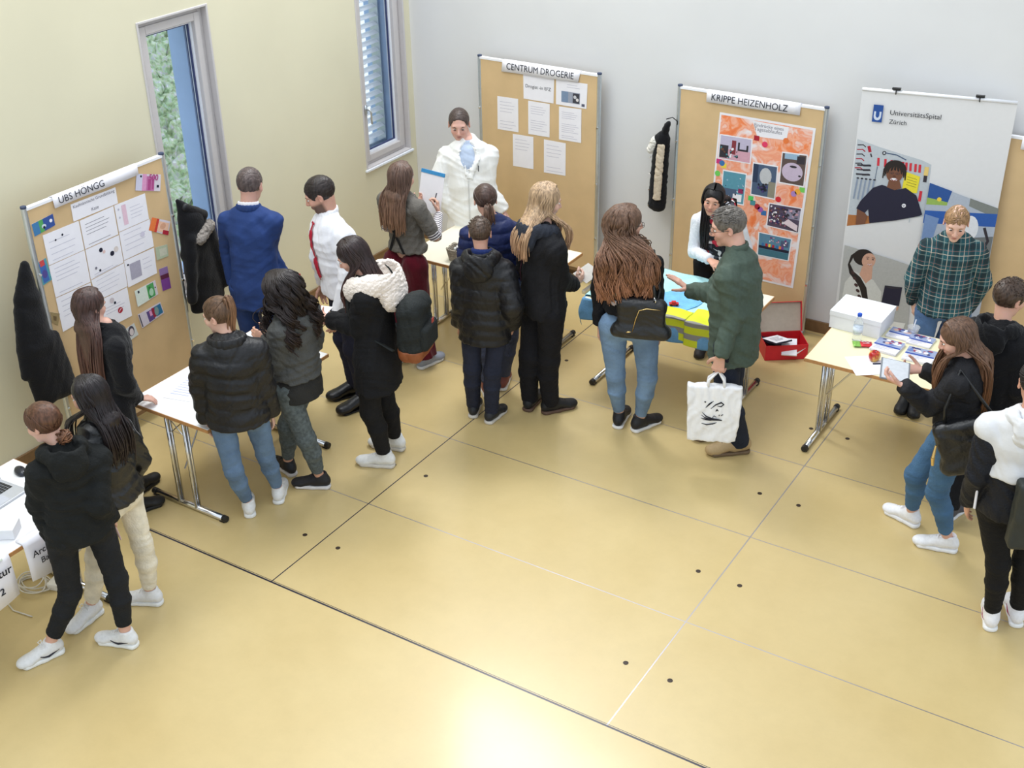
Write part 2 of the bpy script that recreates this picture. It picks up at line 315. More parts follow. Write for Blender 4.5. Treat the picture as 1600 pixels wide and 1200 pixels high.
while z < 3.3:
    pr = [(-0.04, -0.018), (-0.02, 0.0), (0.0, 0.006), (0.02, 0.004), (0.04, -0.006)]
    vs = []; 
    for yy in (W2[0] + 0.02, W2[1] - 0.02):
        for dx, dz in pr: vs.append((dx, yy - bl.location.y, z - bl.location.z + dz - dx * 0.30))
        for dx, dz in pr[::-1]: vs.append((dx, yy - bl.location.y, z - bl.location.z + dz - dx * 0.30 + 0.0015))
    m.add(vs, [(k, (k + 1) % 10, (k + 1) % 10 + 10, k + 10) for k in range(10)] + [tuple(range(10))[::-1], tuple(range(10, 20))]); z += 0.078
m.build('slat', SL, bl)
m = MB()
for yy in (W2[0] + 0.025, W2[1] - 0.04): m.box((-0.05, yy - bl.location.y, 0), (0.05, yy + 0.015 - bl.location.y, 2.3))
m.build('guide_rail', ALU, bl); MB().box((-0.045, W2[0] + 0.02 - bl.location.y, 0.0), (0.045, W2[1] - 0.02 - bl.location.y, 0.03)).build('bottom_rail', ALU, bl, bevel=0.004)
# ================================================================ PIN BOARDS
CORK = pmat('tan_pin_board', rgb(208, 178, 134), 0.75, noise=0.05, nscale=5, bump=0.1, bscale=300)
WHTP = pmat('white_rail', rgb(238, 238, 242), 0.4, noise=0.01)
def pin_board(name_label, O, U, width, h=1.90, side=1, seed=0):
    """O = left lower corner on the floor, U = unit vector left to right as seen, front normal = U x Z turned outward"""
    U = Vector(U); N = Vector((U.y, -U.x, 0)); e = empty('pin_board', O, name_label, 'pin board'); e['group'] = 'tan pin boards with aluminium posts'
    def P(u, n, z): return U * u + N * n + Vector((0, 0, z))
    m = MB(); m.hexa([P(0.03, -0.012, 0.12), P(width - 0.03, -0.012, 0.12), P(width - 0.03, 0.012, 0.12), P(0.03, 0.012, 0.12), P(0.03, -0.012, h - 0.012), P(width - 0.03, -0.012, h - 0.012), P(width - 0.03, 0.012, h - 0.012), P(0.03, 0.012, h - 0.012)]); m.build('panel', CORK, e)
    m = MB(); m.hexa([P(0.02, -0.017, h - 0.016), P(width - 0.02, -0.017, h - 0.016), P(width - 0.02, 0.017, h - 0.016), P(0.02, 0.017, h - 0.016), P(0.02, -0.017, h + 0.002), P(width - 0.02, -0.017, h + 0.002), P(width - 0.02, 0.017, h + 0.002), P(0.02, 0.017, h + 0.002)]); m.build('top_rail', WHTP, e)
    m = MB(); m.bar(P(0.03, 0, 0.115), P(width - 0.03, 0, 0.115), 0.03, 0.03); m.build('bottom_rail', BB, e)
    for u in (0.015, width - 0.015):
        m = MB(); m.tube([P(u, 0, 0.02), P(u, 0, h)], 0.019, 12); po = m.build('post', ALU, e, smooth=False)
        m = MB(); m.tube([P(u, 0, h), P(u, 0, h + 0.014)], 0.02, 12); m.build('post_cap', flat((60, 70, 95)), po)
        m = MB()
        for z in (0.45, 0.95, 1.45): m.tube([P(u, 0.012, z), P(u, 0.03, z)], 0.009, 10)
        m.build('clamp_screw', CHROME, po)
        m = MB(); m.bar(P(u, -0.03, 0.015), P(u, 0.22, 0.015), 0.035, 0.03, up=(0, 0, 1)); m.build('foot', ALU, e, bevel=0.004)
    return e
UB = pin_board('tan pin board headed UBS HÖNGG standing along the yellow left wall', (-6.54, 4.57, 0), (0, 1, 0), 1.20)
CB = pin_board('tan pin board headed CENTRUM DROGERIE against the white back wall', (-6.04, 9.0, 0), (1, 0, 0), 1.21)
KB = pin_board('tan pin board headed KRIPPE HEIZENHOLZ behind the man in the green shirt', (-4.14, 9.02, 0), (1, 0, 0), 1.24)
RB = pin_board('plain tan pin board cut off by the right edge, half behind the roll-up banner', (-1.66, 9.05, 0), (1, 0, 0), 1.22)
# ---- sheets pinned on the boards; frames: UBS board u = y, CENTRUM / KRIPPE u = x
FU = lambda: Flat((-6.5265, 0, 0), (0, 1, 0), (0, 0, 1))
FC = lambda: Flat((0, 8.987, 0), (1, 0, 0), (0, 0, 1))
FK = lambda: Flat((0, 9.007, 0), (1, 0, 0), (0, 0, 1))
def lerpq(q, a, b): # point in a quad TL TR BR BL at a (left-right) b (top-down)
    t = [q[0][k] + (q[1][k] - q[0][k]) * a for k in (0, 1)]; s = [q[3][k] + (q[2][k] - q[3][k]) * a for k in (0, 1)]
    return (t[0] + (s[0] - t[0]) * b, t[1] + (s[1] - t[1]) * b)
def sheet(F, q, label, cat, name='printed_sheet', draw=None, mat=None, thick=0.0012, group=None):
    f = F(); c = lerpq(q, .5, .5); O = f.O + f.U * c[0] + f.V * c[1] + f.Nn * 0.001
    m = MB(); P = lambda p, l: f.O + f.U * p[0] + f.V * p[1] + f.Nn * l
    m.hexa([P(q[3], 0.001), P(q[2], 0.001), P(q[1], 0.001), P(q[0], 0.001), P(q[3], 0.001 + thick), P(q[2], 0.001 + thick), P(q[1], 0.001 + thick), P(q[0], 0.001 + thick)])
    o = m.build(name, mat or PAPER, origin=tuple(O)); tag(o, label, cat, group)
    if draw:
        g = F(); g.O = g.O + g.Nn * (thick + 0.0012); draw(g, q); o2 = g.build('printing', o, tuple(O))
        o2['label'] = 'printing on the sheet'
    return o
def lines(n, a0=.12, a1=.88, b0=.15, b1=.9, w=.008, mat=None, seed=1, skip=0.1):
    def d(g, q):
        r = random.Random(seed)
        for i in range(n):
            b = b0 + (b1 - b0) * i / max(1, n - 1)
            if r.random() < skip: continue
            e = a1 - r.random() * 0.3 * (a1 - a0)
            g.poly([lerpq(q, a0, b + w), lerpq(q, e, b + w), lerpq(q, e, b - w), lerpq(q, a0, b - w)], mat or FAINT, 0.0004)
    return d
def both(*fs):
    def d(g, q):
        for f in fs: f(g, q)
    return d
def block(a0, b0, a1, b1, mat): return lambda g, q: g.poly([lerpq(q, a0, b1), lerpq(q, a1, b1), lerpq(q, a1, b0), lerpq(q, a0, b0)], mat)
def spot(a, b, r, mat, rb=None): return lambda g, q: g.ell(*lerpq(q, a, b), r, rb or r, mat, 14)
NAVY = flat((24, 26, 48)); REDI = flat((170, 30, 50)); PINK = flat((214, 150, 190)); MAG = flat((170, 70, 130)); ORG = flat((228, 120, 60)); BLU = flat((52, 110, 170)); TEAL = flat((70, 140, 150)); GRN = flat((80, 160, 90)); LGRN = flat((170, 210, 180)); GREYI = flat((120, 118, 130)); YELI = flat((236, 206, 70))
U_ = {'c1a': ([(4.67, 1.691), (4.962, 1.689), (4.962, 1.484), (4.67, 1.482)], 'top sheet of the left column on the UBS HÖNGG board, two small dark marks', both(lines(4, b0=.3, b1=.9), spot(.3, .3, .007, NAVY), spot(.5, .22, .008, NAVY))),
 'c1b': ([(4.668, 1.478), (4.962, 1.480), (4.961, 1.250), (4.668, 1.252)], 'second sheet of the left column on the UBS HÖNGG board, full of faint lines', lines(7)),
 'c1c': ([(4.668, 1.247), (4.960, 1.244), (4.953, 1.02), (4.668, 1.0)], 'lowest sheet of the left column on the UBS HÖNGG board beside the long-haired head', lines(6)),
 'c2a': ([(4.970, 1.686), (5.26, 1.691), (5.259, 1.487), (4.970, 1.484)], 'sheet of close text under the title sheet on the UBS HÖNGG board', lines(7, b0=.2, mat=GREYI)),
 'c2b': ([(4.970, 1.479), (5.262, 1.480), (5.26, 1.277), (4.967, 1.262)], 'middle sheet with black and white figure drawings on the UBS HÖNGG board', both(spot(.42, .22, .016, NAVY), spot(.5, .32, .012, flat((225, 195, 190))), spot(.72, .5, .018, NAVY), spot(.85, .42, .02, flat((215, 205, 200))), spot(.2, .72, .01, GREYI), spot(.3, .85, .009, NAVY), lines(2, b0=.9, b1=.97))),
 'c2c': ([(4.968, 1.257), (5.262, 1.272), (5.257, 1.098), (4.985, 1.098)], 'sheet of faint ruled lines below the figure drawings, UBS HÖNGG board', lines(5)),
 'c2d': ([(4.99, 1.092), (5.252, 1.092), (5.250, 0.872), (5.02, 0.872)], 'lowest middle sheet with a round red badge on the UBS HÖNGG board', both(lines(3, b0=.35, b1=.55), spot(.42, .18, .02, flat((200, 190, 195))), spot(.5, .3, .01, NAVY), spot(.62, .62, .022, REDI), lambda g, q: g.stroke([lerpq(q, .57, .66), lerpq(q, .62, .60), lerpq(q, .67, .58)], .005, PAPER))),
 'c3a': ([(5.268, 1.692), (5.545, 1.688), (5.543, 1.500), (5.268, 1.500)], 'top right sheet with a pale pink bar on the UBS HÖNGG board', both(block(.2, .1, .34, .85, flat((222, 190, 205))), lines(4, .45, .9, .3, .7), spot(.1, .2, .008, FAINT), spot(.1, .5, .008, FAINT))),
 'c3b': ([(5.268, 1.496), (5.548, 1.496), (5.545, 1.292), (5.266, 1.290)], 'middle right sheet with faint diagrams on the UBS HÖNGG board', both(lines(5), spot(.7, .4, .02, flat((205, 200, 216))))),
 'c3c': ([(5.266, 1.286), (5.543, 1.282), (5.533, 1.090), (5.262, 1.086)], 'lower right sheet with a grey photocopied block on the UBS HÖNGG board', both(block(.14, .2, .5, .8, flat((168, 164, 180))), spot(.1, .2, .008, NAVY), lines(3, .58, .9, .25, .6)))}
for k, (q, lab, d) in U_.items(): sheet(FU, q, lab, 'sheet', draw=d, group='printed sheets on the bank board')
s = sheet(FU, [(4.925, 1.815), (5.305, 1.810), (5.303, 1.697), (4.922, 1.697)], 'wide title sheet reading Kaufmännische Grundbildung Kate on the UBS HÖNGG board', 'sheet', 'title_sheet')
f = FU(); loc = Vector(s.location)
def on(f, u, v, lift=0.004, origin=None):
    M = f.mat4(u, v, lift); return (Matrix.Translation(-Vector(origin)) @ M) if origin is not None else M
text_mesh('lettering', 'Kaufmännische Grundbildung', GREYI, on(f, 4.94, 1.775, .0035, loc), 0.35, s, bold=0.0); text_mesh('lettering', 'Kate', GREYI, on(f, 5.08, 1.718, .0035, loc), 0.06, s, bold=0.0)
def note(q, label, cols, kind):
    def d(g, q):
        for a0, b0, a1, b1, c in cols: g.poly([lerpq(q, a0, b1), lerpq(q, a1, b1), lerpq(q, a1, b0), lerpq(q, a0, b0)], c)
        if kind: kind(g, q)
    return sheet(FU, q, label, 'banknote print', 'banknote_print', draw=d, mat=flat((214, 206, 216)), group='banknote pictures on the bank board')
ntext = []
e5 = note([(5.50, 1.843), (5.712, 1.772), (5.682, 1.658), (5.467, 1.734)], 'enlarged pink and purple 500 banknote picture near the top right corner of the board', [(.0, .0, .25, 1, flat((204, 204, 224))), (.25, .0, .42, 1, PINK), (.42, .12, .74, .98, flat((190, 110, 160))), (.48, .3, .6, .95, MAG), (.64, .3, .72, .9, MAG), (.15, .08, .22, .2, NAVY), (.84, .62, .93, .78, NAVY)], None)
f = FU(); cc = lerpq([(5.50, 1.843), (5.712, 1.772), (5.682, 1.658), (5.467, 1.734)], .5, .33)
text_mesh('lettering', '500', MAG, Matrix.Translation(-Vector(e5.location)) @ f.mat4(cc[0], cc[1] - .005, .0045) @ Matrix.Rotation(-0.32, 4, 'Z'), .085, e5, bold=0.03)
note([(5.57, 1.502), (5.73, 1.416), (5.688, 1.324), (5.523, 1.422)], 'orange banknote picture beside the hanging parka on the UBS HÖNGG board', [(0, 0, .28, 1, ORG), (.28, 0, .4, 1, flat((200, 60, 50))), (.4, .15, .95, .9, flat((232, 188, 160))), (.7, .7, 1, 1, REDI)], lambda g, q: g.ell(*lerpq(q, .65, .45), .028, .022, flat((214, 160, 130)), 14))
note([(4.607, 1.789), (4.777, 1.803), (4.778, 1.724), (4.611, 1.705)], 'blue banknote picture in the upper left corner of the UBS HÖNGG board', [(0, 0, .55, 1, flat((60, 120, 170))), (.3, 0, .5, 1, GRN), (.5, 0, 1, 1, flat((50, 80, 150)))], lambda g, q: (g.ell(*lerpq(q, .5, .6), .018, .014, flat((200, 210, 225)), 10), g.ell(*lerpq(q, .85, .45), .012, .012, PAPER, 10), g.ell(*lerpq(q, .5, .7), .01, .01, NAVY, 8)))
note([(4.578, 1.531), (4.657, 1.541), (4.669, 1.383), (4.589, 1.369)], 'upright blue and green banknote picture with a red top left of the sheets', [(0, 0, 1, 1, flat((80, 150, 160))), (.2, .1, .8, .95, flat((60, 100, 170))), (.3, 0, .75, .25, flat((200, 70, 70)))], lambda g, q: g.ell(*lerpq(q, .5, .6), .02, .03, flat((80, 70, 140)), 10))
note([(5.309, 1.039), (5.505, 1.046), (5.512, 0.932), (5.312, 0.914)], 'pale green banknote picture with a bright green gate, right of the red badge', [(0, 0, .6, 1, flat((216, 226, 216))), (.55, .05, .88, .95, GRN), (.62, .2, .72, .9, flat((40, 120, 60))), (.12, .1, .2, .25, NAVY), (.9, .4, .95, .5, NAVY)], lambda g, q: g.ell(*lerpq(q, .72, .6), .02, .03, LGRN, 12))
note([(5.3, 0.858), (5.518, 0.868), (5.536, 0.773), (5.318, 0.744)], 'tilted banknote picture in purple, red and teal with a black left edge', [(0, 0, 1, 1, flat((205, 198, 210))), (.02, .05, .06, .95, NAVY), (.34, .15, .6, .95, flat((90, 70, 130))), (.45, .2, .55, .6, PINK), (.56, .1, .7, .85, flat((150, 30, 60))), (.68, .1, .97, .9, flat((40, 110, 150)))], lambda g, q: g.ell(*lerpq(q, .74, .5), .02, .035, flat((120, 150, 150)), 12))
note([(5.069, 0.782), (5.254, 0.812), (5.275, 0.711), (5.089, 0.687)], 'lowest grey banknote picture with a line-drawn portrait on the UBS HÖNGG board', [(0, 0, 1, 1, flat((206, 210, 210))), (.35, .3, .55, .6, flat((214, 218, 180))), (.1, .15, .3, .2, GREYI), (.3, .7, .42, .85, NAVY)], lambda g, q: (g.ell(*lerpq(q, .76, .4), .028, .04, flat((70, 66, 84)), 14), g.ell(*lerpq(q, .76, .48), .019, .028, flat((214, 204, 206)), 14)))
note([(5.555, 1.111), (5.635, 1.105), (5.638, 0.931), (5.557, 0.939)], 'purple banknote picture half hidden by the parka hanging on the UBS HÖNGG board', [(0, 0, 1, .4, flat((140, 110, 160))), (0, .3, 1, .5, flat((90, 30, 60))), (0, .5, 1, 1, flat((120, 60, 140)))], None)
note([(5.555, 1.279), (5.667, 1.262), (5.662, 1.174), (5.552, 1.181)], 'faded grey-green banknote picture beside the parka, right of the middle sheets', [(0, 0, 1, 1, flat((176, 186, 158))), (.3, .2, .9, .8, flat((196, 196, 176)))], None)
note([(5.03, 0.851), (5.069, 0.836), (5.072, 0.69), (5.035, 0.707)], 'narrow red banknote picture beside the long-haired woman', [(0, 0, 1, 1, flat((206, 66, 44)))], None)
note([(4.60, 1.177), (4.672, 1.135), (4.640, 1.06), (4.600, 1.10)], 'small brown banknote picture beside the dark hanging coat, lower left of the board', [(0, 0, 1, 1, flat((150, 130, 90))), (.3, .3, .7, .7, flat((104, 84, 54)))], None)
sheet(FC, [(-5.574, 1.81), (-5.268, 1.81), (-5.275, 1.597), (-5.573, 1.597)], 'landscape sheet reading Drogist -in EFZ on the CENTRUM DROGERIE board', 'sheet', 'title_sheet')
s = bpy.context.scene.objects[-1] if False else [o for o in bpy.data.objects if o.get('label', '').startswith('landscape sheet reading Drogist')][0]
f = FC(); text_mesh('lettering', 'Drogist -in EFZ', INK, on(f, -5.55, 1.69, .0035, s.location), 0.25, s, bold=0.0)
sheet(FC, [(-5.25, 1.808), (-4.948, 1.81), (-4.955, 1.597), (-5.25, 1.595)], 'landscape sheet with a small black and white photo on the CENTRUM DROGERIE board', 'sheet', 'photo_sheet',
      draw=both(lines(2, .35, .8, .14, .24), block(.18, .42, .78, .86, flat((150, 156, 172))), block(.18, .42, .4, .86, flat((120, 140, 168))), block(.55, .45, .76, .84, flat((60, 60, 70))), spot(.62, .6, .015, flat((200, 200, 205))), spot(.7, .7, .014, flat((220, 215, 215))), block(.84, .82, .94, .93, flat((90, 90, 110)))))
for q, lab, n in (([(-5.842, 1.58), (-5.629, 1.585), (-5.629, 1.288), (-5.845, 1.283)], 'upper left portrait sheet of text on the CENTRUM DROGERIE board', 9), ([(-5.527, 1.585), (-5.312, 1.587), (-5.314, 1.293), (-5.528, 1.290)], 'middle portrait sheet of text below the Drogist sheet', 12), ([(-5.22, 1.58), (-5.003, 1.587), (-5.002, 1.295), (-5.219, 1.291)], 'right portrait sheet of text under the photo sheet, CENTRUM DROGERIE board', 14), ([(-5.688, 1.265), (-5.477, 1.27), (-5.478, 0.976), (-5.690, 0.971)], 'lower left portrait sheet on the CENTRUM DROGERIE board, little text at its top', 5), ([(-5.37, 1.267), (-5.152, 1.267), (-5.153, 0.974), (-5.371, 0.967)], 'lower right portrait sheet on the CENTRUM DROGERIE board with eight lines', 8)):
    sheet(FC, q, lab, 'sheet', draw=lines(n, b1=.55 if n == 5 else .92, w=.006), group='portrait text sheets on the drugstore board')
def header(F, q, txt, u, v, wd, label, wrap_dir, tilt=0.0, hgt=0.055):
    f = F(); c = lerpq(q, .5, .5); O = f.O + f.U * c[0] + f.V * c[1]
    m = MB(); n = 14; vs = []; fs = []          # a sheet folded over the rail, curling slightly forward at its lower edge
    rows = [(-0.035, 0.0), (0.0, 0.012), (0.022, 0.011), (0.026, 0.002)]
    P = []
    for i in range(n + 1):
        a = i / n; top = lerpq(q, a, 0); bot = lerpq(q, a, 1); wv = 0.002 * math.sin(a * 7 + len(txt))
        P.append([(top[0], 1.885, -0.034), (top[0], 1.906, -0.03), (top[0], top[1] if top[1] > 1.905 else 1.907, 0.004), (top[0] * .6 + bot[0] * .4, top[1] * .6 + bot[1] * .4, 0.009 + wv), (bot[0], bot[1], 0.016 + wv * 2)])
    for row in P:
        for u_, v_, l in row: vs.append(tuple(f.O + f.U * u_ + f.V * v_ + f.Nn * l))
    k = 5
    for i in range(n):
        for j in range(k - 1): fs.append((i * k + j, (i + 1) * k + j, (i + 1) * k + j + 1, i * k + j + 1))
    m.add(vs, [t[::-1] for t in fs]); o = m.build('header_sign', PAPER, origin=tuple(O), smooth=True); tag(o, label, 'header sign')
    sd = o.modifiers.new('thickness', 'SOLIDIFY'); sd.thickness = 0.001
    if txt.strip(): text_mesh('lettering', txt, INK, Matrix.Translation(-Vector(O)) @ f.mat4(u, v, 0.0175) @ Matrix.Rotation(tilt, 4, 'Z') @ Matrix.Rotation(-0.13, 4, 'X'), wd, o, height=hgt, bold=0.0)
    return o
header(FU, [(4.795, 1.912), (5.517, 1.912), (5.508, 1.838), (4.792, 1.836)], 'UBS HÖNGG', 4.835, 1.853, .375, 'long white paper header reading UBS HÖNGG folded over a board top', 1)
header(FC, [(-5.779, 1.908), (-5.014, 1.908), (-5.031, 1.815), (-5.788, 1.806)], 'CENTRUM DROGERIE', -5.735, 1.832, .66, 'white paper header reading CENTRUM DROGERIE folded over a board top', 1, .004, .055)
header(FK, [(-3.887, 1.908), (-3.112, 1.908), (-3.112, 1.822), (-3.883, 1.814)], 'KRIPPE HEIZENHOLZ', -3.84, 1.835, .63, 'white paper header reading KRIPPE HEIZENHOLZ folded over a board top', 1, .0, .052)
header(lambda: Flat((0, 9.037, 0), (1, 0, 0), (0, 0, 1)), [(-1.50, 1.908), (-0.80, 1.908), (-0.80, 1.82), (-1.50, 1.82)], ' ', -1.2, 1.85, .01, 'white paper header on the plain board at the right edge', 1)
# ---- KRIPPE poster: white card washed with orange and pink paint, photos and paper shapes glued on
def poster_material():
    m, N, L, b = new_mat('orange_wash_poster'); tc = N.new('ShaderNodeTexCoord'); n = N.new('ShaderNodeTexNoise'); n.inputs['Scale'].default_value = 5.5; n.inputs['Detail'].default_value = 6; n.inputs['Distortion'].default_value = 1.4
    L.new(tc.outputs['Object'], n.inputs['Vector']); r = N.new('ShaderNodeValToRGB'); E = r.color_ramp.elements; E[0].position = 0.36; E[0].color = rgb(236, 226, 230) + (1,); E[1].position = 0.72; E[1].color = rgb(236, 120, 66) + (1,)
    for p, c in ((.44, (240, 196, 182)), (.5, (238, 152, 118)), (.56, (242, 178, 150)), (.63, (240, 136, 84))): e = E.new(p); e.color = rgb(*c) + (1,)
    L.new(n.outputs['Fac'], r.inputs[0]); L.new(r.outputs[0], b.inputs['Base Color']); b.inputs['Roughness'].default_value = 0.7
    return m
PO = sheet(FK, [(-3.766, 1.746), (-2.978, 1.739), (-3.026, 0.392), (-3.80, 0.40)], 'large orange painted poster with glued photos on the KRIPPE HEIZENHOLZ board', 'poster', 'craft_poster', mat=PAPER)
g = FK(); g.O = g.O + g.Nn * .0022; g.poly([(-3.752, 1.728), (-2.998, 1.722), (-3.045, .41), (-3.782, .415)][::-1], poster_material()); g.build('paint_wash', PO, PO.location)
g = FK(); g.O = g.O + g.Nn * .0028
q = [(-3.49, 1.722), (-3.19, 1.715), (-3.20, 1.61), (-3.44, 1.60)]; g.poly(q[::-1], PAPER); g.build('title_patch', PO, PO.location)
f = FK(); text_mesh('lettering', 'Eindrücke eines', GREYI, on(f, -3.47, 1.68, .0045, PO.location), .24, PO); text_mesh('lettering', 'Tagesablaufes', GREYI, on(f, -3.47, 1.638, .0045, PO.location), .23, PO)
def photo(q, fn, label):
    g = FK(); g.O = g.O + g.Nn * .0034; g.poly([q[3], q[2], q[1], q[0]], PAPER)
    Q = [lerpq(q, .035, .04), lerpq(q, .965, .04), lerpq(q, .965, .96), lerpq(q, .035, .96)]
    fn(g, Q); o = g.build('photo', PO, PO.location); o['label'] = label
def pq(g, q, a0, b0, a1, b1, m): g.poly([lerpq(q, a0, b1), lerpq(q, a1, b1), lerpq(q, a1, b0), lerpq(q, a0, b0)], m)
def specks(g, q, n, cols, seed, r=(.004, .014), a=(0.04, .96), b=(.04, .96)):
    R = random.Random(seed)
    for i in range(n): g.ell(*lerpq(q, R.uniform(*a), R.uniform(*b)), R.uniform(*r), R.uniform(*r), R.choice(cols), 7, R.random() * 3)
LAV = flat((190, 182, 206)); DK = flat((52, 48, 56)); BRN = flat((104, 66, 52)); SLATE = flat((74, 92, 120)); SKY = flat((150, 180, 205)); ROSE = flat((208, 160, 176))
def ph1(g, q): pq(g, q, 0, 0, 1, 1, LAV); pq(g, q, 0, .55, 1, 1, ROSE); pq(g, q, 0, .4, .28, .95, DK); pq(g, q, .38, .15, .52, .75, flat((130, 50, 60))); pq(g, q, .58, .2, .64, .55, DK); pq(g, q, .58, .48, .92, .56, DK); pq(g, q, .86, .28, .92, .56, DK); specks(g, q, 26, [DK, BRN, TEAL, PAPER, REDI], 4, b=(.5, .9), a=(.05, .6))
def ph2(g, q): pq(g, q, 0, 0, 1, 1, flat((88, 148, 168))); pq(g, q, 0, .55, .65, .85, SLATE); pq(g, q, .5, .7, .9, .95, PAPER); pq(g, q, .72, .5, .95, .66, flat((140, 40, 90))); specks(g, q, 14, [PAPER, SKY, NAVY], 5, (.003, .008))
def ph3(g, q): pq(g, q, 0, 0, 1, 1, SLATE); g.ell(*lerpq(q, .55, .35), .05, .07, flat((190, 192, 196)), 14); pq(g, q, .0, .0, .22, .6, flat((40, 56, 84))); pq(g, q, .7, .5, 1, 1, flat((140, 136, 120))); specks(g, q, 22, [NAVY, flat((70, 60, 120)), DK], 6, (.006, .014), (.25, .7), (.6, .85))
def ph4(g, q): pq(g, q, 0, 0, 1, 1, flat((92, 76, 72))); pq(g, q, .1, 0, .7, .18, SKY); pq(g, q, .62, .05, .95, .3, DK); g.ell(*lerpq(q, .48, .6), .085, .075, flat((196, 180, 202)), 24); g.ell(*lerpq(q, .5, .42), .03, .01, DK, 10); g.ell(*lerpq(q, .8, .7), .012, .008, DK, 8)
def ph5(g, q): pq(g, q, 0, 0, 1, 1, flat((84, 72, 92))); pq(g, q, .55, .1, 1, .5, flat((150, 146, 170))); specks(g, q, 80, [DK, flat((60, 50, 100)), flat((160, 100, 120)), PAPER, BRN], 7, (.005, .012), (.03, .6), (.05, .85)); specks(g, q, 24, [DK, ROSE], 8, (.004, .012), (.5, .95), (.1, .45)); g.poly([lerpq(q, .5, .72), lerpq(q, .98, .95), lerpq(q, .98, .7), lerpq(q, .66, .5)], flat((222, 204, 212)))
def ph6(g, q): pq(g, q, 0, 0, 1, 1, flat((86, 132, 160))); pq(g, q, 0, .55, 1, .68, NAVY); pq(g, q, 0, .7, 1, 1, flat((62, 112, 130))); [pq(g, q, a, .42, a + .07, .56, c) for a, c in ((.1, BLU), (.22, REDI), (.32, YELI), (.44, REDI), (.56, BLU), (.66, ORG), (.74, flat((120, 60, 140))))]; pq(g, q, .7, .15, .95, .42, SLATE); specks(g, q, 16, [flat((120, 50, 110)), PAPER, ROSE], 9, (.004, .009), (.35, .95), (.08, .35))
photo([(-3.752, 1.572), (-3.474, 1.576), (-3.474, 1.369), (-3.757, 1.366)], ph1, 'photo of a room with toys'); photo([(-3.705, 1.285), (-3.50, 1.287), (-3.504, 1.014), (-3.708, 1.01)], ph2, 'teal photo beside the smiling woman'); photo([(-3.457, 1.391), (-3.247, 1.394), (-3.247, 1.112), (-3.457, 1.115)], ph3, 'grey-blue photo of a bright path')
photo([(-3.227, 1.516), (-3.019, 1.526), (-3.022, 1.258), (-3.229, 1.258)], ph4, 'photo of a pale round mat'); photo([(-3.297, 1.081), (-3.018, 1.089), (-3.024, 0.871), (-3.302, 0.881)], ph5, 'busy dark photo'); photo([(-3.362, 0.819), (-3.072, 0.817), (-3.084, 0.618), (-3.357, 0.614)], ph6, 'blue photo with a colourful row')
g = FK(); g.O = g.O + g.Nn * .004
for (u, v), c, sh in (((-3.443, 1.588), REDI, 1), ((-3.371, 1.548), flat((224, 60, 100)), 0), ((-3.203, 1.605), ORG, 0), ((-3.749, 1.244), flat((110, 200, 90)), 0), ((-3.45, 1.088), flat((80, 200, 100)), 1), ((-3.43, 1.052), TEAL, 1), ((-3.39, 1.028), REDI, 0), ((-3.362, 1.009), flat((160, 90, 170)), 0), ((-3.331, 0.986), BLU, 1), ((-3.22, 1.122), flat((210, 40, 50)), 0), ((-3.069, 1.214), flat((236, 170, 60)), 0), ((-3.035, 1.236), flat((120, 200, 90)), 1), ((-3.099, 1.192), flat((170, 130, 190)), 0), ((-3.745, 1.347), flat((200, 50, 120)), 1), ((-3.717, 1.336), BLU, 0), ((-3.70, 1.318), YELI, 1)):
    g = FK(); g.O = g.O + g.Nn * .004
    if sh: g.rect(u - .022, v - .02, u + .022, v + .02, c, .0005)
    else: g.ell(u, v, .024, .024, c, 12)
    g.build('paper_shape', PO, PO.location)

# ================================================================ ROLL-UP BANNER
bo = np.array((-2.60, 8.80, 0.0)); bd = np.array((1.03, 0.19, 0.0)); BWID = float(np.linalg.norm(bd)); bu = bd / BWID
FB = lambda: Flat(bo, bu, (0, 0, 1))
BN = empty('roll_up_banner', tuple(bo + bd / 2), 'white roll-up banner of the UniversitätsSpital Zürich with three portrait photos', 'banner')
nb = np.cross(bu, (0, 0, 1)); P = lambda u, n, z: tuple(bo + bu * u + nb * n + np.array((0, 0, z)) - (bo + bd / 2))
m = MB(); m.hexa([P(0, -.002, .08), P(BWID, -.002, .08), P(BWID, 0, .08), P(0, 0, .08), P(0, -.002, 2.15), P(BWID, -.002, 2.15), P(BWID, 0, 2.15), P(0, 0, 2.15)]); m.build('banner_sheet', pmat('banner_cloth', rgb(222, 221, 222), 0.55, noise=0.01), BN)
m = MB(); m.tube([P(0, 0, 2.15), P(BWID, 0, 2.15)], .012, 10); m.build('top_rail', WHTP, BN, smooth=True)
m = MB(); m.bar(P(-.02, 0, .05), P(BWID + .02, 0, .05), .1, .09); m.build('cassette', ALU, BN, bevel=.02)
m = MB(); m.tube([P(BWID / 2, -.03, .05), P(BWID / 2, -.03, 2.14)], .012, 8); m.build('support_pole', ALU, BN)
for u in (.235, .80):
    m = MB(); m.bar(P(u - .03, .0, 2.172), P(u + .03, .0, 2.172), .03, .012); m.bar(P(u, .014, 2.175), P(u, .014, 2.135), .012, .006); m.build('hook_clip', BLACKP, BN)

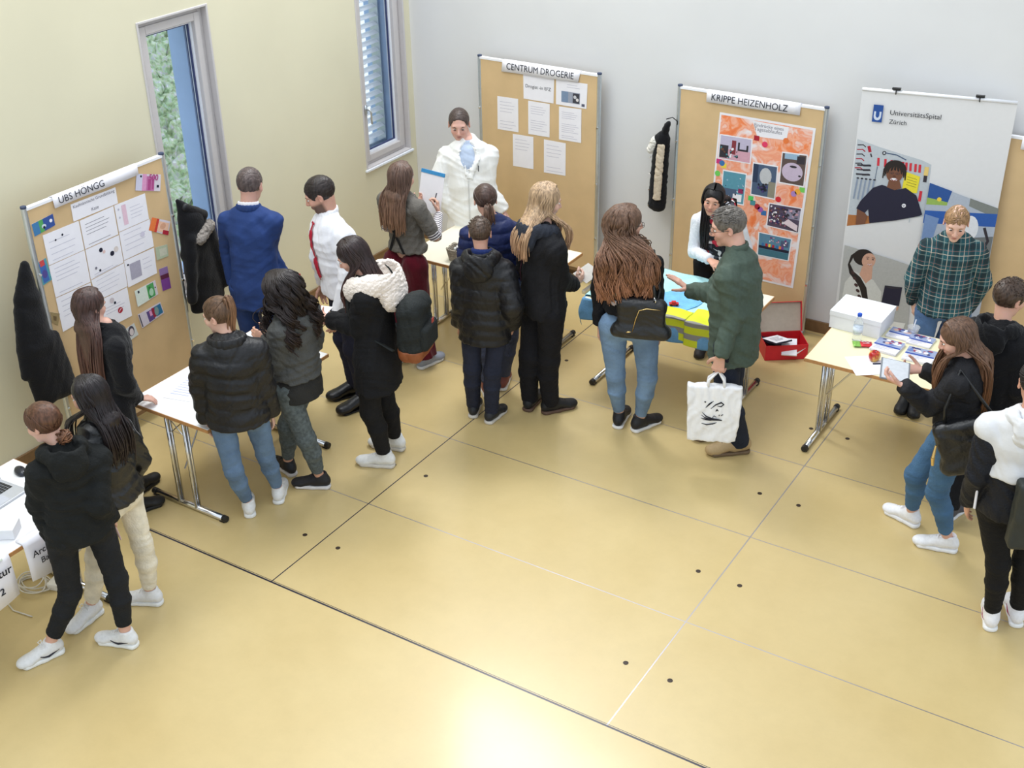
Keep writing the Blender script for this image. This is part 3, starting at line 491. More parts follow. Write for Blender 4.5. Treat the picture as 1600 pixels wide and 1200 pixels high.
# ---- printing on the banner
org = BN.location
g = FB(); PB = lambda pts, c: g.poly(pts if sum(pts[i][0] * pts[(i + 1) % len(pts)][1] - pts[(i + 1) % len(pts)][0] * pts[i][1] for i in range(len(pts))) > 0 else pts[::-1], c)
PALE = flat((188, 194, 200)); SKIN1 = flat((120, 78, 58)); SKIN2 = flat((206, 160, 138)); DNAVY = flat((34, 32, 54)); HAIRD = flat((38, 30, 28)); COATG = flat((206, 206, 202)); GREYB = flat((178, 178, 176)); USZ = flat((36, 78, 150))
ph1p = [(0.009, 1.779), (0.175, 1.735), (0.337, 1.70), (0.475, 1.672), (0.548, 1.645), (0.554, 1.438), (0.549, 1.247), (0.36, 1.192), (0.179, 1.141), (0.01, 1.098)]
PB(ph1p, PALE); PB([(0.01, 1.098), (0.18, 1.141), (0.18, 1.20), (0.01, 1.19)], flat((176, 112, 62)))
for i in range(6): g.stroke([(.015, 1.735 - .035 * i), (.055, 1.74 - .035 * i), (.075, 1.725 - .035 * i)], .008, REDI if i % 2 else DK)
g.stroke([(.095, 1.735), (.11, 1.69)], .022, REDI); g.stroke([(.115, 1.68), (.125, 1.655)], .01, DK); g.ell(.21, 1.695, .014, .016, DK); g.ell(.21, 1.695, .007, .009, PALE)
g.stroke([(.22, 1.697), (.3, 1.69), (.37, 1.66)], .008, SLATE)
for u in (.175, .225, .27, .31, .35, .375, .405, .44, .47): g.stroke([(u, 1.655 - (u - .17) * .06), (u + .004, 1.595 - (u - .17) * .06)], .017, flat((206, 48, 62)))
g.stroke([(.175, 1.59), (.17, 1.49)], .004, SLATE); g.rect(.505, 1.56, .535, 1.625, flat((226, 196, 120))); g.rect(.508, 1.51, .532, 1.56, DK); g.stroke([(.505, 1.44), (.503, 1.36)], .02, flat((206, 48, 62)))
for i, z in enumerate((1.585, 1.55, 1.515)): g.stroke([(.03, z), (.13, z + .004)], .008 + .004 * (i != 1), DK); g.stroke([(.075, z), (.125, z + .006)], .014, DK)
for i in range(5): g.stroke([(.045 + .03 * i, 1.48), (.035 + .03 * i, 1.32)], .012, flat((140, 152, 172))); g.ell(.047 + .03 * i, 1.485, .01, .006, DK)
PB([(0.375, 1.575), (0.483, 1.548), (0.478, 1.42), (0.37, 1.42)], flat((232, 216, 56)))
for z in (1.53, 1.51, 1.49, 1.47): g.stroke([(.395, z + .008), (.465, z - .006)], .004, flat((150, 140, 50)))
PB([(0.30, 1.435), (0.225, 1.455), (0.165, 1.425), (0.088, 1.313), (0.063, 1.249), (0.128, 1.219), (0.15, 1.255), (0.172, 1.145), (0.36, 1.192), (0.52, 1.248), (0.538, 1.263), (0.477, 1.403), (0.395, 1.452), (0.34, 1.43)], DNAVY)
PB([(0.07, 1.245), (0.128, 1.222), (0.15, 1.2), (0.14, 1.135), (0.075, 1.12)], SKIN1)
PB([(0.27, 1.50), (0.345, 1.50), (0.365, 1.445), (0.32, 1.425), (0.262, 1.44)], SKIN1)
g.ell(.303, 1.585, .078, .068, HAIRD, 22); g.ell(.303, 1.545, .058, .062, SKIN1, 22, 0)
for k in range(9): a = -1.25 + .31 * k; g.stroke([(.303 + .045 * math.sin(a), 1.62), (.303 + .08 * math.sin(a), 1.575), (.303 + .084 * math.sin(a), 1.50 + .075 * math.cos(a) ** 2)], [.018, .014, .007], HAIRD)
for s_ in (-1, 1): g.ell(.303 + s_ * .021, 1.553, .015, .009, DK, 12); g.ell(.303 + s_ * .021, 1.553, .012, .0065, SKIN1, 12); g.ell(.303 + s_ * .021, 1.552, .006, .003, DK, 8)
g.ell(.303, 1.53, .012, .008, flat((98, 60, 44)), 10); g.ell(.303, 1.507, .026, .010, PAPER, 12); g.stroke([(.277, 1.514), (.303, 1.494), (.329, 1.514)], .006, flat((150, 80, 74)))
g.ell(.40, 1.315, .015, .016, PAPER, 12); g.stroke([(.393, 1.32), (.4, 1.306), (.407, 1.32)], .004, DNAVY); g.stroke([(.455, 1.19), (.455, 1.225)], .006, PALE)
ph2p = [(0.557, 1.512), (0.729, 1.46), (0.867, 1.423), (1.052, 1.378), (1.056, 0.5), (0.70, 0.42), (0.60, 0.62), (0.551, 0.95), (0.551, 1.238)]
PB(ph2p, flat((176, 184, 198))); PB([(0.557, 1.512), (0.719, 1.468), (0.70, 1.37), (0.555, 1.363)], flat((44, 84, 150))); PB([(0.555, 1.40), (0.70, 1.38), (0.70, 1.355), (0.555, 1.345)], flat((150, 180, 90))); g.ell(.64, 1.395, .016, .016, YELI, 12)
PB([(0.85, 1.43), (1.052, 1.378), (1.052, 1.30), (0.85, 1.37)], flat((128, 132, 128))); PB([(0.553, 1.299), (1.052, 1.335), (1.052, 1.235), (0.553, 1.20)], flat((46, 92, 170))); PB([(0.56, 1.27), (0.66, 1.25), (0.64, 1.1), (0.56, 1.06)], flat((120, 146, 190)))
g.ell(.88, 1.20, .06, .10, flat((226, 228, 234)), 16); PB([(0.90, 1.13), (1.05, 1.16), (1.05, .92), (0.95, .90)], flat((112, 116, 118))); g.stroke([(.98, 1.22), (1.02, 1.12), (.99, 1.03)], .02, DK); PB([(0.93, .92), (1.05, .93), (1.05, .62), (0.93, .58)], flat((206, 212, 224))); PB([(0.94, .96), (1.05, .965), (1.05, .935), (.94, .925)], flat((70, 60, 70)))
PB([(0.013, 0.946), (0.159, 0.92), (0.353, 0.885), (0.498, 0.854), (0.545, 0.607), (0.56, 0.30), (0.023, 0.30)], GREYB)
PB([(0.11, 0.745), (0.05, 0.64), (0.033, 0.31), (0.345, 0.31), (0.33, 0.60), (0.26, 0.69), (0.2, 0.71)], COATG); PB([(0.165, .80), (0.24, .80), (0.245, .70), (.205, .655), (0.15, 0.72)], SKIN2)
g.ell(.165, .865, .078, .068, HAIRD, 22); g.ell(.205, .845, .05, .062, SKIN2, 20, -.15)
PB([(0.10, .90), (0.085, .84), (0.07, .80), (0.105, .74), (0.16, .70), (0.215, .62), (0.24, .52), (0.26, .40), (0.232, .40), (0.205, .5), (0.165, .61), (0.13, .66), (0.075, .72), (0.055, .79), (.07, .87)], HAIRD)
for k in range(7): g.ell(.10 + .018 * k, .72 - .045 * k + .01 * (k < 2), .018, .012, flat((66, 44, 44)), 8, -.7)
for s_ in (-1, 1): g.ell(.215 + s_ * .02, .858, .008, .004, DK, 8); g.stroke([(.204 + s_ * .02, .872), (.226 + s_ * .02, .873)], .004, HAIRD)
g.stroke([(.198, .817), (.216, .81), (.234, .822)], .007, PAPER); g.stroke([(.197, .82), (.216, .806), (.236, .824)], .0035, flat((170, 90, 86)))
PB([(0.349, 0.661), (0.477, 0.665), (0.474, 0.507), (0.34, 0.502)], DNAVY); g.stroke([(.36, .655), (.40, .648), (.46, .66)], .012, DK); PB([(0.384, .5), (0.475, .50), (.47, .47), (.38, .45)], SKIN2); PB([(.35, .45), (.45, .46), (.45, .41), (.34, .40)], flat((60, 70, 110))); PB([(.04, .46), (.17, .48), (.17, .46), (.04, .43)], flat((150, 90, 96)))
PB([(.09, .315), (.53, .315), (.54, .37), (.10, .37)], flat((226, 226, 224)))
g.rect(.094, 1.922, .163, 2.048, USZ); g.ell(.1285, 1.965, .026, .03, flat((206, 214, 230)), 18, 0, math.pi, 2 * math.pi); g.rect(.1025, 1.962, .116, 2.0, flat((206, 214, 230))); g.rect(.141, 1.962, .1545, 2.0, flat((206, 214, 230))); g.ell(.1285, 1.972, .011, .018, USZ, 12)
o = g.build('printing', BN, org); o['label'] = 'printed photos and blue logo'
f = FB(); text_mesh('lettering', 'UniversitätsSpital', INK, Matrix.Translation(-Vector(org)) @ f.mat4(.214, 1.972, .011), .35, BN, bold=0); text_mesh('lettering', 'Zürich', INK, Matrix.Translation(-Vector(org)) @ f.mat4(.214, 1.918, .011), .122, BN, bold=0)
# ================================================================ TABLES
def table(loc, L, Wd, rz, label, top_c, axis_feet='end', over=0.06):
    """long side along local x, feet bars across (local y)"""
    e = empty('folding_table', (loc[0], loc[1], 0), label, 'table', rz=rz)
    TOPM = pmat('table_top_%d_%d_%d' % top_c, rgb(*top_c), 0.35, noise=0.02, nscale=4); EDGE = pmat('beech_edge', rgb(186, 136, 86), 0.5, noise=0.12, nscale=40)
    m = MB(); m.box((-L / 2, -Wd / 2, .718), (L / 2, Wd / 2, .742)); m.build('tabletop', TOPM, e, bevel=.003)
    m = MB()
    for a, b in (((-L / 2 - .004, -Wd / 2 - .004, .7165), (L / 2 + .004, -Wd / 2, .7395)), ((-L / 2 - .004, Wd / 2, .7165), (L / 2 + .004, Wd / 2 + .004, .7395)), ((-L / 2 - .004, -Wd / 2, .7165), (-L / 2, Wd / 2, .7395)), ((L / 2, -Wd / 2, .7165), (L / 2 + .004, Wd / 2, .7395))): m.box(a, b)
    m.build('edge_band', EDGE, e)
    for sx in (-1, 1):
        x = sx * (L / 2 - over); fe = MB(); fe.tube([(x, -Wd / 2 + .05, .024), (x, Wd / 2 - .05, .024)], .021, 12); fo = fe.build('foot_bar', CHROME, e, smooth=True)
        for sy in (-1, 1):
            c = MB(); c.tube([(x, sy * (Wd / 2 - .05), .024), (x, sy * (Wd / 2 - .018), .024)], [.0235, .022], 12); c.box((x - .02, sy * (Wd / 2 - .05) - .02, 0), (x + .02, sy * (Wd / 2 - .05) + .02, .012))
            c.build('foot_cap', BLACKP, fo, bevel=.002)
        for y in (-.075, .075):
            l = MB(); l.tube([(x - .009, y, .03), (x - .009, y, .712)], .0125, 10); l.tube([(x + .016, y * 1.0, .03), (x + .016, y, .712)], .0105, 10); l.build('leg', CHROME, e, smooth=True)
        b = MB(); b.tube([(x, -.16, .70), (x, .16, .70)], .012, 8); b.tube([(x, -.075, .55), (x, .075, .69)], .004, 6); b.tube([(x, .075, .55), (x, -.075, .69)], .004, 6); b.tube([(x - sx * .01, 0, .30), (x - sx * .30, 0, .705)], .006, 6); b.build('brace', CHROME, e)
        h = MB()
        for sy in (-1, 1): h.box((x - .03, sy * (Wd / 2 - .13) - .025, .69), (x + .03, sy * (Wd / 2 - .13) + .025, .7175))
        h.build('folding_bracket', BLACKP, e, bevel=.005)
    return e
TL = table((-5.48, 5.115), 1.16, .70, math.pi / 2, 'white-topped folding table in front of the UBS HÖNGG board', (238, 238, 238))
TC = table((-5.075, 7.70), 1.21, .74, 0, 'pale folding table in front of the man in the white coat', (232, 226, 206))
TK = table((-3.45, 7.72), 1.20, .72, 0, 'folding table covered by a blue cloth and yellow vest below the KRIPPE board', (232, 226, 206))
TR = table((-1.71, 7.65), 1.21, .73, 0, 'pale yellowish folding table holding white box and brochures before the banner', (234, 226, 190))
TD = table((-5.525, 3.10), 1.20, .75, math.pi / 2, 'white computer table cut off at the left edge, hung with white signs', (236, 236, 238))
def rot_box(m, cx, cy, z0, z1, w, d, ang, taper=1.0):
    M = Matrix.Translation((cx, cy, 0)) @ Matrix.Rotation(ang, 4, 'Z'); p = []
    for z, k in ((z0, 1), (z1, taper)):
        for sx, sy in ((-1, -1), (1, -1), (1, 1), (-1, 1)): p.append(tuple(M @ Vector((sx * w / 2 * k, sy * d / 2 * k, z))))
    return m.hexa(p)
TZ = .7432
def on_table(name, label, cat, build_fn, mats, loc, group=None, smooth=False, bevel=0):
    m = MB(); build_fn(m); o = m.build(name, mats, smooth=smooth, bevel=bevel); o.location = (loc[0], loc[1], loc[2] if len(loc) > 2 else TZ); return tag(o, label, cat, group)
# -- bank table
o = on_table('printed_sheet', 'white sheet with faint bluish print lying on the table below the UBS HÖNGG board', 'sheet', lambda m: rot_box(m, 0, 0, 0, .001, .21, .297, .25), PAPER, (-5.60, 4.85))
g = Flat((-5.60, 4.85, TZ + .0012), (math.cos(.25), math.sin(.25), 0), (-math.sin(.25), math.cos(.25), 0)); [g.rect(-.085, .12 - .03 * i, .085 - (i * 37 % 11) * .006, .128 - .03 * i, flat((176, 182, 216)), .0003) for i in range(8)]; g.build('printing', o, o.location)
on_table('folded_leaflet', 'white folded leaflet lying by the puffer jacket girl on the bank table', 'leaflet', lambda m: rot_box(m, 0, 0, 0, .002, .2, .28, -.3), PAPER, (-5.36, 4.93))
# -- drugstore table: woven basket with sweets
bk = empty('wicker_basket', (-5.24, 7.47, TZ), 'small grey wicker basket at the left end of the white coat man\'s table', 'basket', rz=.1)
m = MB(); WIC = pmat('grey_wicker', rgb(168, 158, 142), 0.9, noise=0.25, nscale=80)
for i in range(8):
    z = .006 + i * .0125; k = .055 + .0022 * i; L_ = .075 + .0022 * i
    pts = [(L_ * math.copysign(abs(math.cos(a)) ** .35, math.cos(a)), k * math.copysign(abs(math.sin(a)) ** .35, math.sin(a)), z + .002 * math.sin(a * 12 + i * math.pi)) for a in np.linspace(0, 2 * math.pi, 41)]
    m.tube(pts, .0068, 6, False)
m.build('woven_side', WIC, bk, smooth=True)
m = MB()
for a in np.linspace(0, 2 * math.pi, 29)[:-1]: x = math.copysign(abs(math.cos(a)) ** .35, math.cos(a)); y = math.copysign(abs(math.sin(a)) ** .35, math.sin(a)); m.tube([(.074 * x, .054 * y, 0), (.094 * x, .074 * y, .105)], .0042, 5)
m.build('stake', WIC, bk); MB().box((-.07, -.05, .002), (.07, .05, .008)).build('bottom', WIC, bk)
SW = [flat((224, 224, 220)), flat((70, 70, 74)), flat((200, 196, 180))]
for i, (x, y, z) in enumerate(((-.03, -.02, .09), (.02, .02, .088), (.045, -.02, .092), (-.04, .025, .085), (0, -.03, .095))):
    a = i * 1.1; o = on_table('wrapped_sweet', 'small wrapped sweet lying in the grey wicker basket', 'sweet', lambda m: (m.lathe([(.002, -.012), (.013, -.006), (.016, 0), (.013, .006), (.002, .012)], (0, 0, 0), 10)), SW[i % 3], (-5.24 + x, 7.47 + y, TZ + z), group='wrapped sweets in the basket', smooth=True); o.rotation_euler = (a, 1.2, a * 2)
o = on_table('leaflet_stack', 'thin stack of white leaflets hidden behind the navy jacket on the drugstore table', 'leaflets', lambda m: [rot_box(m, 0, 0, .002 * i, .002 * i + .0018, .15, .21, .1 + .03 * i) for i in range(4)], PAPER, (-4.72, 7.78))
# -- spital table
def wbox(m):
    w, d, h = .36, .30, .13; m.box((-w / 2, -d / 2, 0), (w / 2, d / 2, h - .004)); m.box((-w / 2 - .004, -d / 2 - .004, h - .035), (w / 2 + .004, d / 2 + .004, h))
o = on_table('cardboard_box', 'plain white lidded box at the back left corner of the banner table', 'box', wbox, pmat('white_card', rgb(232, 232, 236), 0.6, noise=0.01), (-2.15, 7.95)); o.rotation_euler.z = -.03
bt = empty('water_bottle', (-2.10, 7.70, TZ), 'clear plastic water bottle with a blue cap in front of the white box', 'bottle')
m = MB(); m.lathe([(.012, 0), (.030, .003), (.033, .012), (.033, .05), (.031, .055), (.033, .06), (.033, .115), (.030, .14), (.018, .165), (.0125, .175), (.0125, .19)], n=24); m.build('bottle_body', pmat('clear_plastic', (.93, .96, .98), .06, noise=0, trans=.92, ior=1.2), bt, smooth=True)
m = MB(); m.lathe([(.015, .188), (.0155, .19), (.0155, .206), (.013, .208)], n=20); m.build('cap', flat((30, 80, 190)), bt)
m = MB(); m.lathe([(.0334, .065), (.0334, .11)], n=24); m.build('bottle_label', pmat('pale_label', rgb(214, 224, 236), .5, noise=.15, nscale=60), bt, smooth=True)
pk = empty('snack_bag', (-2.04, 7.65, TZ), 'red and green crinkled sweet bag between the bottle and the apple', 'snack bag', rz=.45)
def pillow(m, w, d, h, nx=15, ny=9, cr=.0015):
    vs = []; fs = []
    for sg in (1, -1):
        b = len(vs)
        for j in range(ny + 1):
            for i in range(nx + 1):
                a = i / nx * 2 - 1; c = j / ny * 2 - 1; k = (1 - a ** 4) * (1 - c ** 4); vs.append((a * w / 2, c * d / 2, .012 + sg * (h / 2) * k + cr * math.sin(i * 2.1 + j * 3.3)))
        for j in range(ny):
            for i in range(nx):
                f = (b + j * (nx + 1) + i, b + j * (nx + 1) + i + 1, b + (j + 1) * (nx + 1) + i + 1, b + (j + 1) * (nx + 1) + i); fs.append(f if sg > 0 else f[::-1])
    m.add(vs, fs)
m = MB(); pillow(m, .085, .075, .022); o = m.build('bag_body', pmat('red_foil', rgb(204, 40, 50), .3, noise=.2, nscale=50, bump=.3, bscale=120), pk, smooth=True); o.location.x = .02
m = MB(); pillow(m, .055, .08, .02); o = m.build('bag_end', pmat('green_foil', rgb(130, 180, 80), .35, noise=.25, nscale=60), pk, smooth=True); o.location.x = -.04
g = Flat((.02, 0, .027), (1, 0, 0), (0, 1, 0)); g.stroke([(-.03, .0), (-.01, .012), (.01, -.008), (.03, .01)], .006, PAPER, ) ; g.stroke([(-.025, -.018), (.02, -.02)], .004, PAPER); g.build('printing', pk)
ap = empty('apple', (-1.905, 7.475, TZ), 'red and yellow apple standing on white paper near the table edge', 'apple')
def apple_mat():
    m, N, L, b = new_mat('apple_skin'); tc = N.new('ShaderNodeTexCoord'); n = N.new('ShaderNodeTexNoise'); n.inputs['Scale'].default_value = 22; L.new(tc.outputs['Object'], n.inputs['Vector']); r = N.new('ShaderNodeValToRGB'); r.color_ramp.elements[0].position = .42; r.color_ramp.elements[0].color = rgb(176, 34, 30) + (1,); r.color_ramp.elements[1].position = .66; r.color_ramp.elements[1].color = rgb(232, 190, 90) + (1,); L.new(n.outputs['Fac'], r.inputs[0]); L.new(r.outputs[0], b.inputs['Base Color']); b.inputs['Roughness'].default_value = .3; return m
m = MB(); m.lathe([(.004, .006), (.018, .0), (.03, .01), (.038, .03), (.039, .045), (.034, .062), (.022, .07), (.01, .066), (.003, .060)], n=28); m.build('apple_flesh', apple_mat(), ap, smooth=True)
m = MB(); m.tube([(0, 0, .058), (.002, 0, .07), (.006, .002, .082)], [.0018, .0014, .002], 6); m.build('stem', flat((80, 54, 34)), ap)
on_table('paper_sheet', 'loose white sheet hanging over the front edge under the apple', 'sheet', lambda m: rot_box(m, 0, 0, 0, .0008, .21, .26, .62), PAPER, (-1.93, 7.385))
on_table('note_sheet', 'small white note with a dark pen lying on it beside the apple', 'sheet', lambda m: rot_box(m, 0, 0, .0009, .0018, .10, .15, -.5), PAPER, (-1.815, 7.49))
on_table('ballpoint_pen', 'dark blue ballpoint pen lying on a small white note near the apple', 'pen', lambda m: m.tube([(-.05, -.03, .006), (.045, .03, .006), (.056, .037, .006)], [.0045, .0045, .0015], 8), flat((30, 34, 60)), (-1.845, 7.45))
def brochure(x, y, w, d, rz, label, seed, stack=6):
    e = empty('brochure_stack', (x, y, TZ), label, 'brochures', 'blue and white hospital brochures on the table', rz)
    m = MB(); R = random.Random(seed)
    for i in range(stack):
        a = R.uniform(-.03, .03); rot_box(m, R.uniform(-.003, .003), 0, .0022 * i, .0022 * i + .002, w, d, a)
    m.build('pages', PAPER, e); z = .0022 * stack
    g = Flat((0, 0, z), (1, 0, 0), (0, 1, 0)); h = d / 2
    g.rect(-w / 2, -h * .02, w / 2, h, flat((150, 160, 190))); g.rect(-w / 2, -h * .2, w / 2, 0, flat((44, 76, 158)))
    for i in range(16): g.ell(R.uniform(-w / 2 + .02, w / 2 - .02), R.uniform(.02, h - .015), R.uniform(.008, .022), R.uniform(.008, .016), R.choice([flat((226, 226, 234)), flat((214, 176, 160)), flat((60, 64, 110)), flat((110, 130, 180)), flat((150, 60, 90)), flat((230, 230, 236))]), 10)
    for i in range(3): g.rect(-w / 2 + .015, -h * .35 - i * .02, w / 2 - .04 - i * .02, -h * .35 - i * .02 + .005, FAINT)
    o = g.build('cover_printing', e); return e
brochure(-1.885, 7.70, .18, .19, -.06, 'brochure stack nearest the apple, blue band and group photo cover', 1, 8); brochure(-1.87, 7.93, .15, .15, -.05, 'brochure stack in the row at the back, beside the white box', 2, 6)
brochure(-1.715, 7.90, .16, .15, -.03, 'brochure stack behind, next to the clear plastic cup', 3, 6); brochure(-1.66, 7.68, .19, .19, .03, 'front right brochure stack beside the girl\'s tablet hands', 4, 8)
cu = empty('plastic_tub', (-1.80, 8.0 + .0, TZ), 'small clear plastic tub behind the brochures in front of the plaid shirt', 'plastic tub')
m = MB(); m.lathe([(.035, .001), (.042, .05), (.044, .052), (.041, .05), (.034, .003)], n=24); m.build('tub', pmat('clear_tub', (.93, .94, .95), .1, noise=0, trans=.75, ior=1.15), cu, smooth=True)
m = MB(); m.tube([(0, 0, .05), (.006, .01, .105)], .0035, 8); m.build('stick', PAPER, cu)
# -- laptop table
lp = empty('laptop', (-5.64, 3.35, TZ), 'silver laptop standing open at the left edge on the computer table', 'laptop', rz=1.63)
m = MB(); m.box((-.16, -.11, 0), (.16, .11, .014)); m.build('laptop_base', pmat('silver_shell', rgb(200, 202, 208), .35, .4, noise=.02), lp, bevel=.004)
m = MB()
for r_ in range(6):
    for c_ in range(13): m.box((-.138 + c_ * .0213, -.012 + r_ * .0185, .0141), (-.138 + c_ * .0213 + .018, -.012 + r_ * .0185 + .0155, .0155))
m.build('keyboard', BLACKP, lp)
MB().box((-.045, -.098, .0141), (.045, -.03, .0146)).build('trackpad', pmat('trackpad_grey', rgb(186, 188, 196), .4), lp)
m = MB(); Ms = Matrix.Translation((0, .112, .014)) @ Matrix.Rotation(math.radians(-17), 4, 'X'); m.box((-.16, -.004, 0), (.16, .004, .22), Ms); sc_ = m.build('screen_lid', pmat('silver_shell', (0, 0, 0)), lp, bevel=.002)
def screen_mat():
    m, N, L, b = new_mat('lit_screen'); b.inputs['Base Color'].default_value = (.02, .02, .02, 1); b.inputs['Emission Color'].default_value = rgb(168, 190, 214) + (1,); b.inputs['Emission Strength'].default_value = .8; b.inputs['Roughness'].default_value = .2; return m
m = MB(); m.box((-.15, -.0055, .012), (.15, -.0045, .208), Ms); m.build('screen', screen_mat(), sc_)
o = on_table('computer_mouse', 'black computer mouse beside the laptop near the wall end', 'mouse', lambda m: m.lathe([(.01, 0), (.03, .001), (.033, .01), (.028, .022), (.015, .03), (.002, .032)], n=20), pmat('mouse_black', (.02, .022, .03), .25), (-5.735, 3.62), smooth=True); o.scale = (1, 1.75, 1); o.rotation_euler.z = -1.9
on_table('white_carton', 'small white carton on the computer table at the left edge', 'box', lambda m: rot_box(m, 0, 0, 0, .062, .16, .12, .6), pmat('white_card', (0, 0, 0)), (-5.32, 3.17), bevel=.002)
on_table('papers_stack', 'loose grey and white papers at the lower left edge of the computer table', 'papers', lambda m: [rot_box(m, .01 * i, .008 * i, .0012 * i, .0012 * i + .001, .21, .297, .9 + .12 * i) for i in range(3)], [pmat('grey_green_sheet', rgb(176, 184, 172), .8)], (-5.32, 2.96))
def hung_sign(loc, w, h, rz, label, rows):
    e = empty('paper_sign', loc, label, 'sign', rz=rz)
    vs = []; fs = []; n = 10
    for i in range(n + 1):
        u = -w / 2 + w * i / n; c = .012 * math.sin(math.pi * i / n) + .004
        vs += [(u, -.06, .004), (u, 0, .004), (u, c + .004, -.02), (u, c * 1.6 + .006, -h * .5), (u, c * 2.2 + .004, -h)]
    for i in range(n):
        for j in range(4): fs.append((i * 5 + j, (i + 1) * 5 + j, (i + 1) * 5 + j + 1, i * 5 + j + 1))
    me = bpy.data.meshes.new('sign_sheet'); me.from_pydata(vs, [], fs); me.update(); o = link('sign_sheet', me, PAPER, e, True); sd = o.modifiers.new('thickness', 'SOLIDIFY'); sd.thickness = .001; sd.offset = 0
    for t, u, v, wd, bo_ in rows: text_mesh('lettering', t, INK, Matrix.Translation((u, .034, v)) @ Matrix.Rotation(math.pi, 4, 'Z') @ Matrix.Rotation(math.pi / 2, 4, 'X'), wd, e, bold=bo_)
# desk front edge faces +x: local +y of the sign maps to world +x  -> rz = -pi/2
hung_sign((-5.142, 3.32, .745), .34, .24, -math.pi / 2, 'white paper sign reading Architektur Bauzeichnen hanging over the computer table edge', [('Architektur', .145, -.09, .27, .012), ('Bauzeichnen', .10, -.15, .26, .004)])
hung_sign((-5.142, 2.88, .745), .36, .26, -math.pi / 2, 'second white paper sign ending in tur, cut off by the left edge', [('Architektur', .17, -.085, .33, .02), ('Hochbau 2', .17, -.19, .26, .02)])
# under the laptop table: cables, adaptor, shoe
cb = random.Random(5); m = MB()
for k in range(5):
    r_ = .085 + .02 * cb.random(); cx, cy = cb.uniform(-.03, .03), cb.uniform(-.02, .02); m.tube([(cx + r_ * math.cos(a) * (1 + .2 * math.sin(2 * a + k)), cy + r_ * .75 * math.sin(a), .006 + .008 * k + .004 * math.sin(3 * a + k)) for a in np.linspace(0, 2 * math.pi, 40)], .0042, 7, False)
m.tube([(.08, 0, .01), (.16, .06, .006), (.22, .03, .006), (.25, .10, .008)], .0042, 7); m.tube([(-.08, .02, .01), (-.16, -.06, .006), (-.1, -.16, .006), (.1, -.22, .006), (.24, -.2, .006)], .0042, 7)
o = m.build('coiled_cable', pmat('pale_cable', rgb(214, 208, 196), .5), smooth=True); o.location = (-5.71, 3.50, 0); tag(o, 'coil of pale cable lying on the floor under the computer table', 'cable')
o = on_table('power_adaptor', 'white power adaptor lying beside the coil of cable on the floor', 'adaptor', lambda m: rot_box(m, 0, 0, 0, .045, .07, .12, .3), pmat('adaptor_white', rgb(226, 222, 214), .4), (-5.585, 3.585, 0), bevel=.006)
# ---- red shoe box on the floor with booklets
SBX, SBY, SBZ = -2.93, 8.62, .0
sb = empty('shoe_box', (SBX, SBY, 0), 'open red shoe box with a white curved mark on the floor by the table', 'shoe box', rz=.62)
RED = pmat('red_card', rgb(206, 32, 44), .5, noise=.05); KRAFT = pmat('grey_card_inside', rgb(178, 164, 148), .8, noise=.05)
m = MB(); w, d, h = .34, .24, .13
m.box((-w / 2, -d / 2, 0), (w / 2, d / 2, .004)); m.box((-w / 2, -d / 2, 0), (w / 2, -d / 2 + .004, h)); m.box((-w / 2, d / 2 - .004, 0), (w / 2, d / 2, h)); m.box((-w / 2, -d / 2 + .004, 0), (-w / 2 + .004, d / 2 - .004, h)); m.box((w / 2 - .004, -d / 2 + .004, 0), (w / 2, d / 2 - .004, h)); m.build('box_body', RED, sb)
Ml = Matrix.Translation((0, d / 2 + .002, h)) @ Matrix.Rotation(math.radians(68), 4, 'X')
m = MB(); m.box((-w / 2 - .005, 0, 0), (w / 2 + .005, d, .004), Ml); m.box((-w / 2 - .005, 0, .0), (-w / 2, d, .03), Ml); m.box((w / 2, 0, .0), (w / 2 + .005, d, .03), Ml); m.box((-w / 2, d - .004, 0), (w / 2, d, .03), Ml); m.build('lid', RED, sb)
m = MB(); m.box((-w / 2 + .002, .004, .0045), (w / 2 - .002, d - .006, .006), Ml); m.build('lid_lining', KRAFT, sb)
g = Flat((0, -d / 2, h / 2), (1, 0, 0), (0, 0, 1)); g.stroke([(.02, .012), (.05, -.018), (.09, -.006), (.15, .035)], [.006, .02, .013, .001], PAPER); g.build('curved_mark', sb)
def booklet(x, y, z, rz, tl, label, mats, txt=True, w=.15, d=.21, ty=.0):
    e = empty('booklet', (x, y, z), label, 'booklet'); e.rotation_euler = (tl, ty, rz)
    MB().box((-w / 2, -d / 2, 0), (w / 2, d / 2, .012)).build('cover', mats, e, bevel=.001)
    if txt:
        g = Flat((0, 0, .012), (1, 0, 0), (0, 1, 0)); g.rect(-w / 2 + .004, -d / 2 + .004, w / 2 - .004, d / 2 - .004, PAPER); [g.rect(-.04, .05 - .02 * i, .05 - .01 * (i % 3), .057 - .02 * i, GREYI) for i in range(6)]; g.build('printing', e)
booklet(-2.96, 8.55, .135, .95, -.25, 'white-covered booklet with grey text lying on the open red shoe box', DNAVY)
booklet(-2.86, 8.57, .09, .4, .5, 'white booklet standing half inside the red shoe box', PAPER, False, .12, .16)
booklet(-3.02, 8.66, .06, 1.3, .3, 'dark booklet inside the red shoe box under the white one', DNAVY, False)

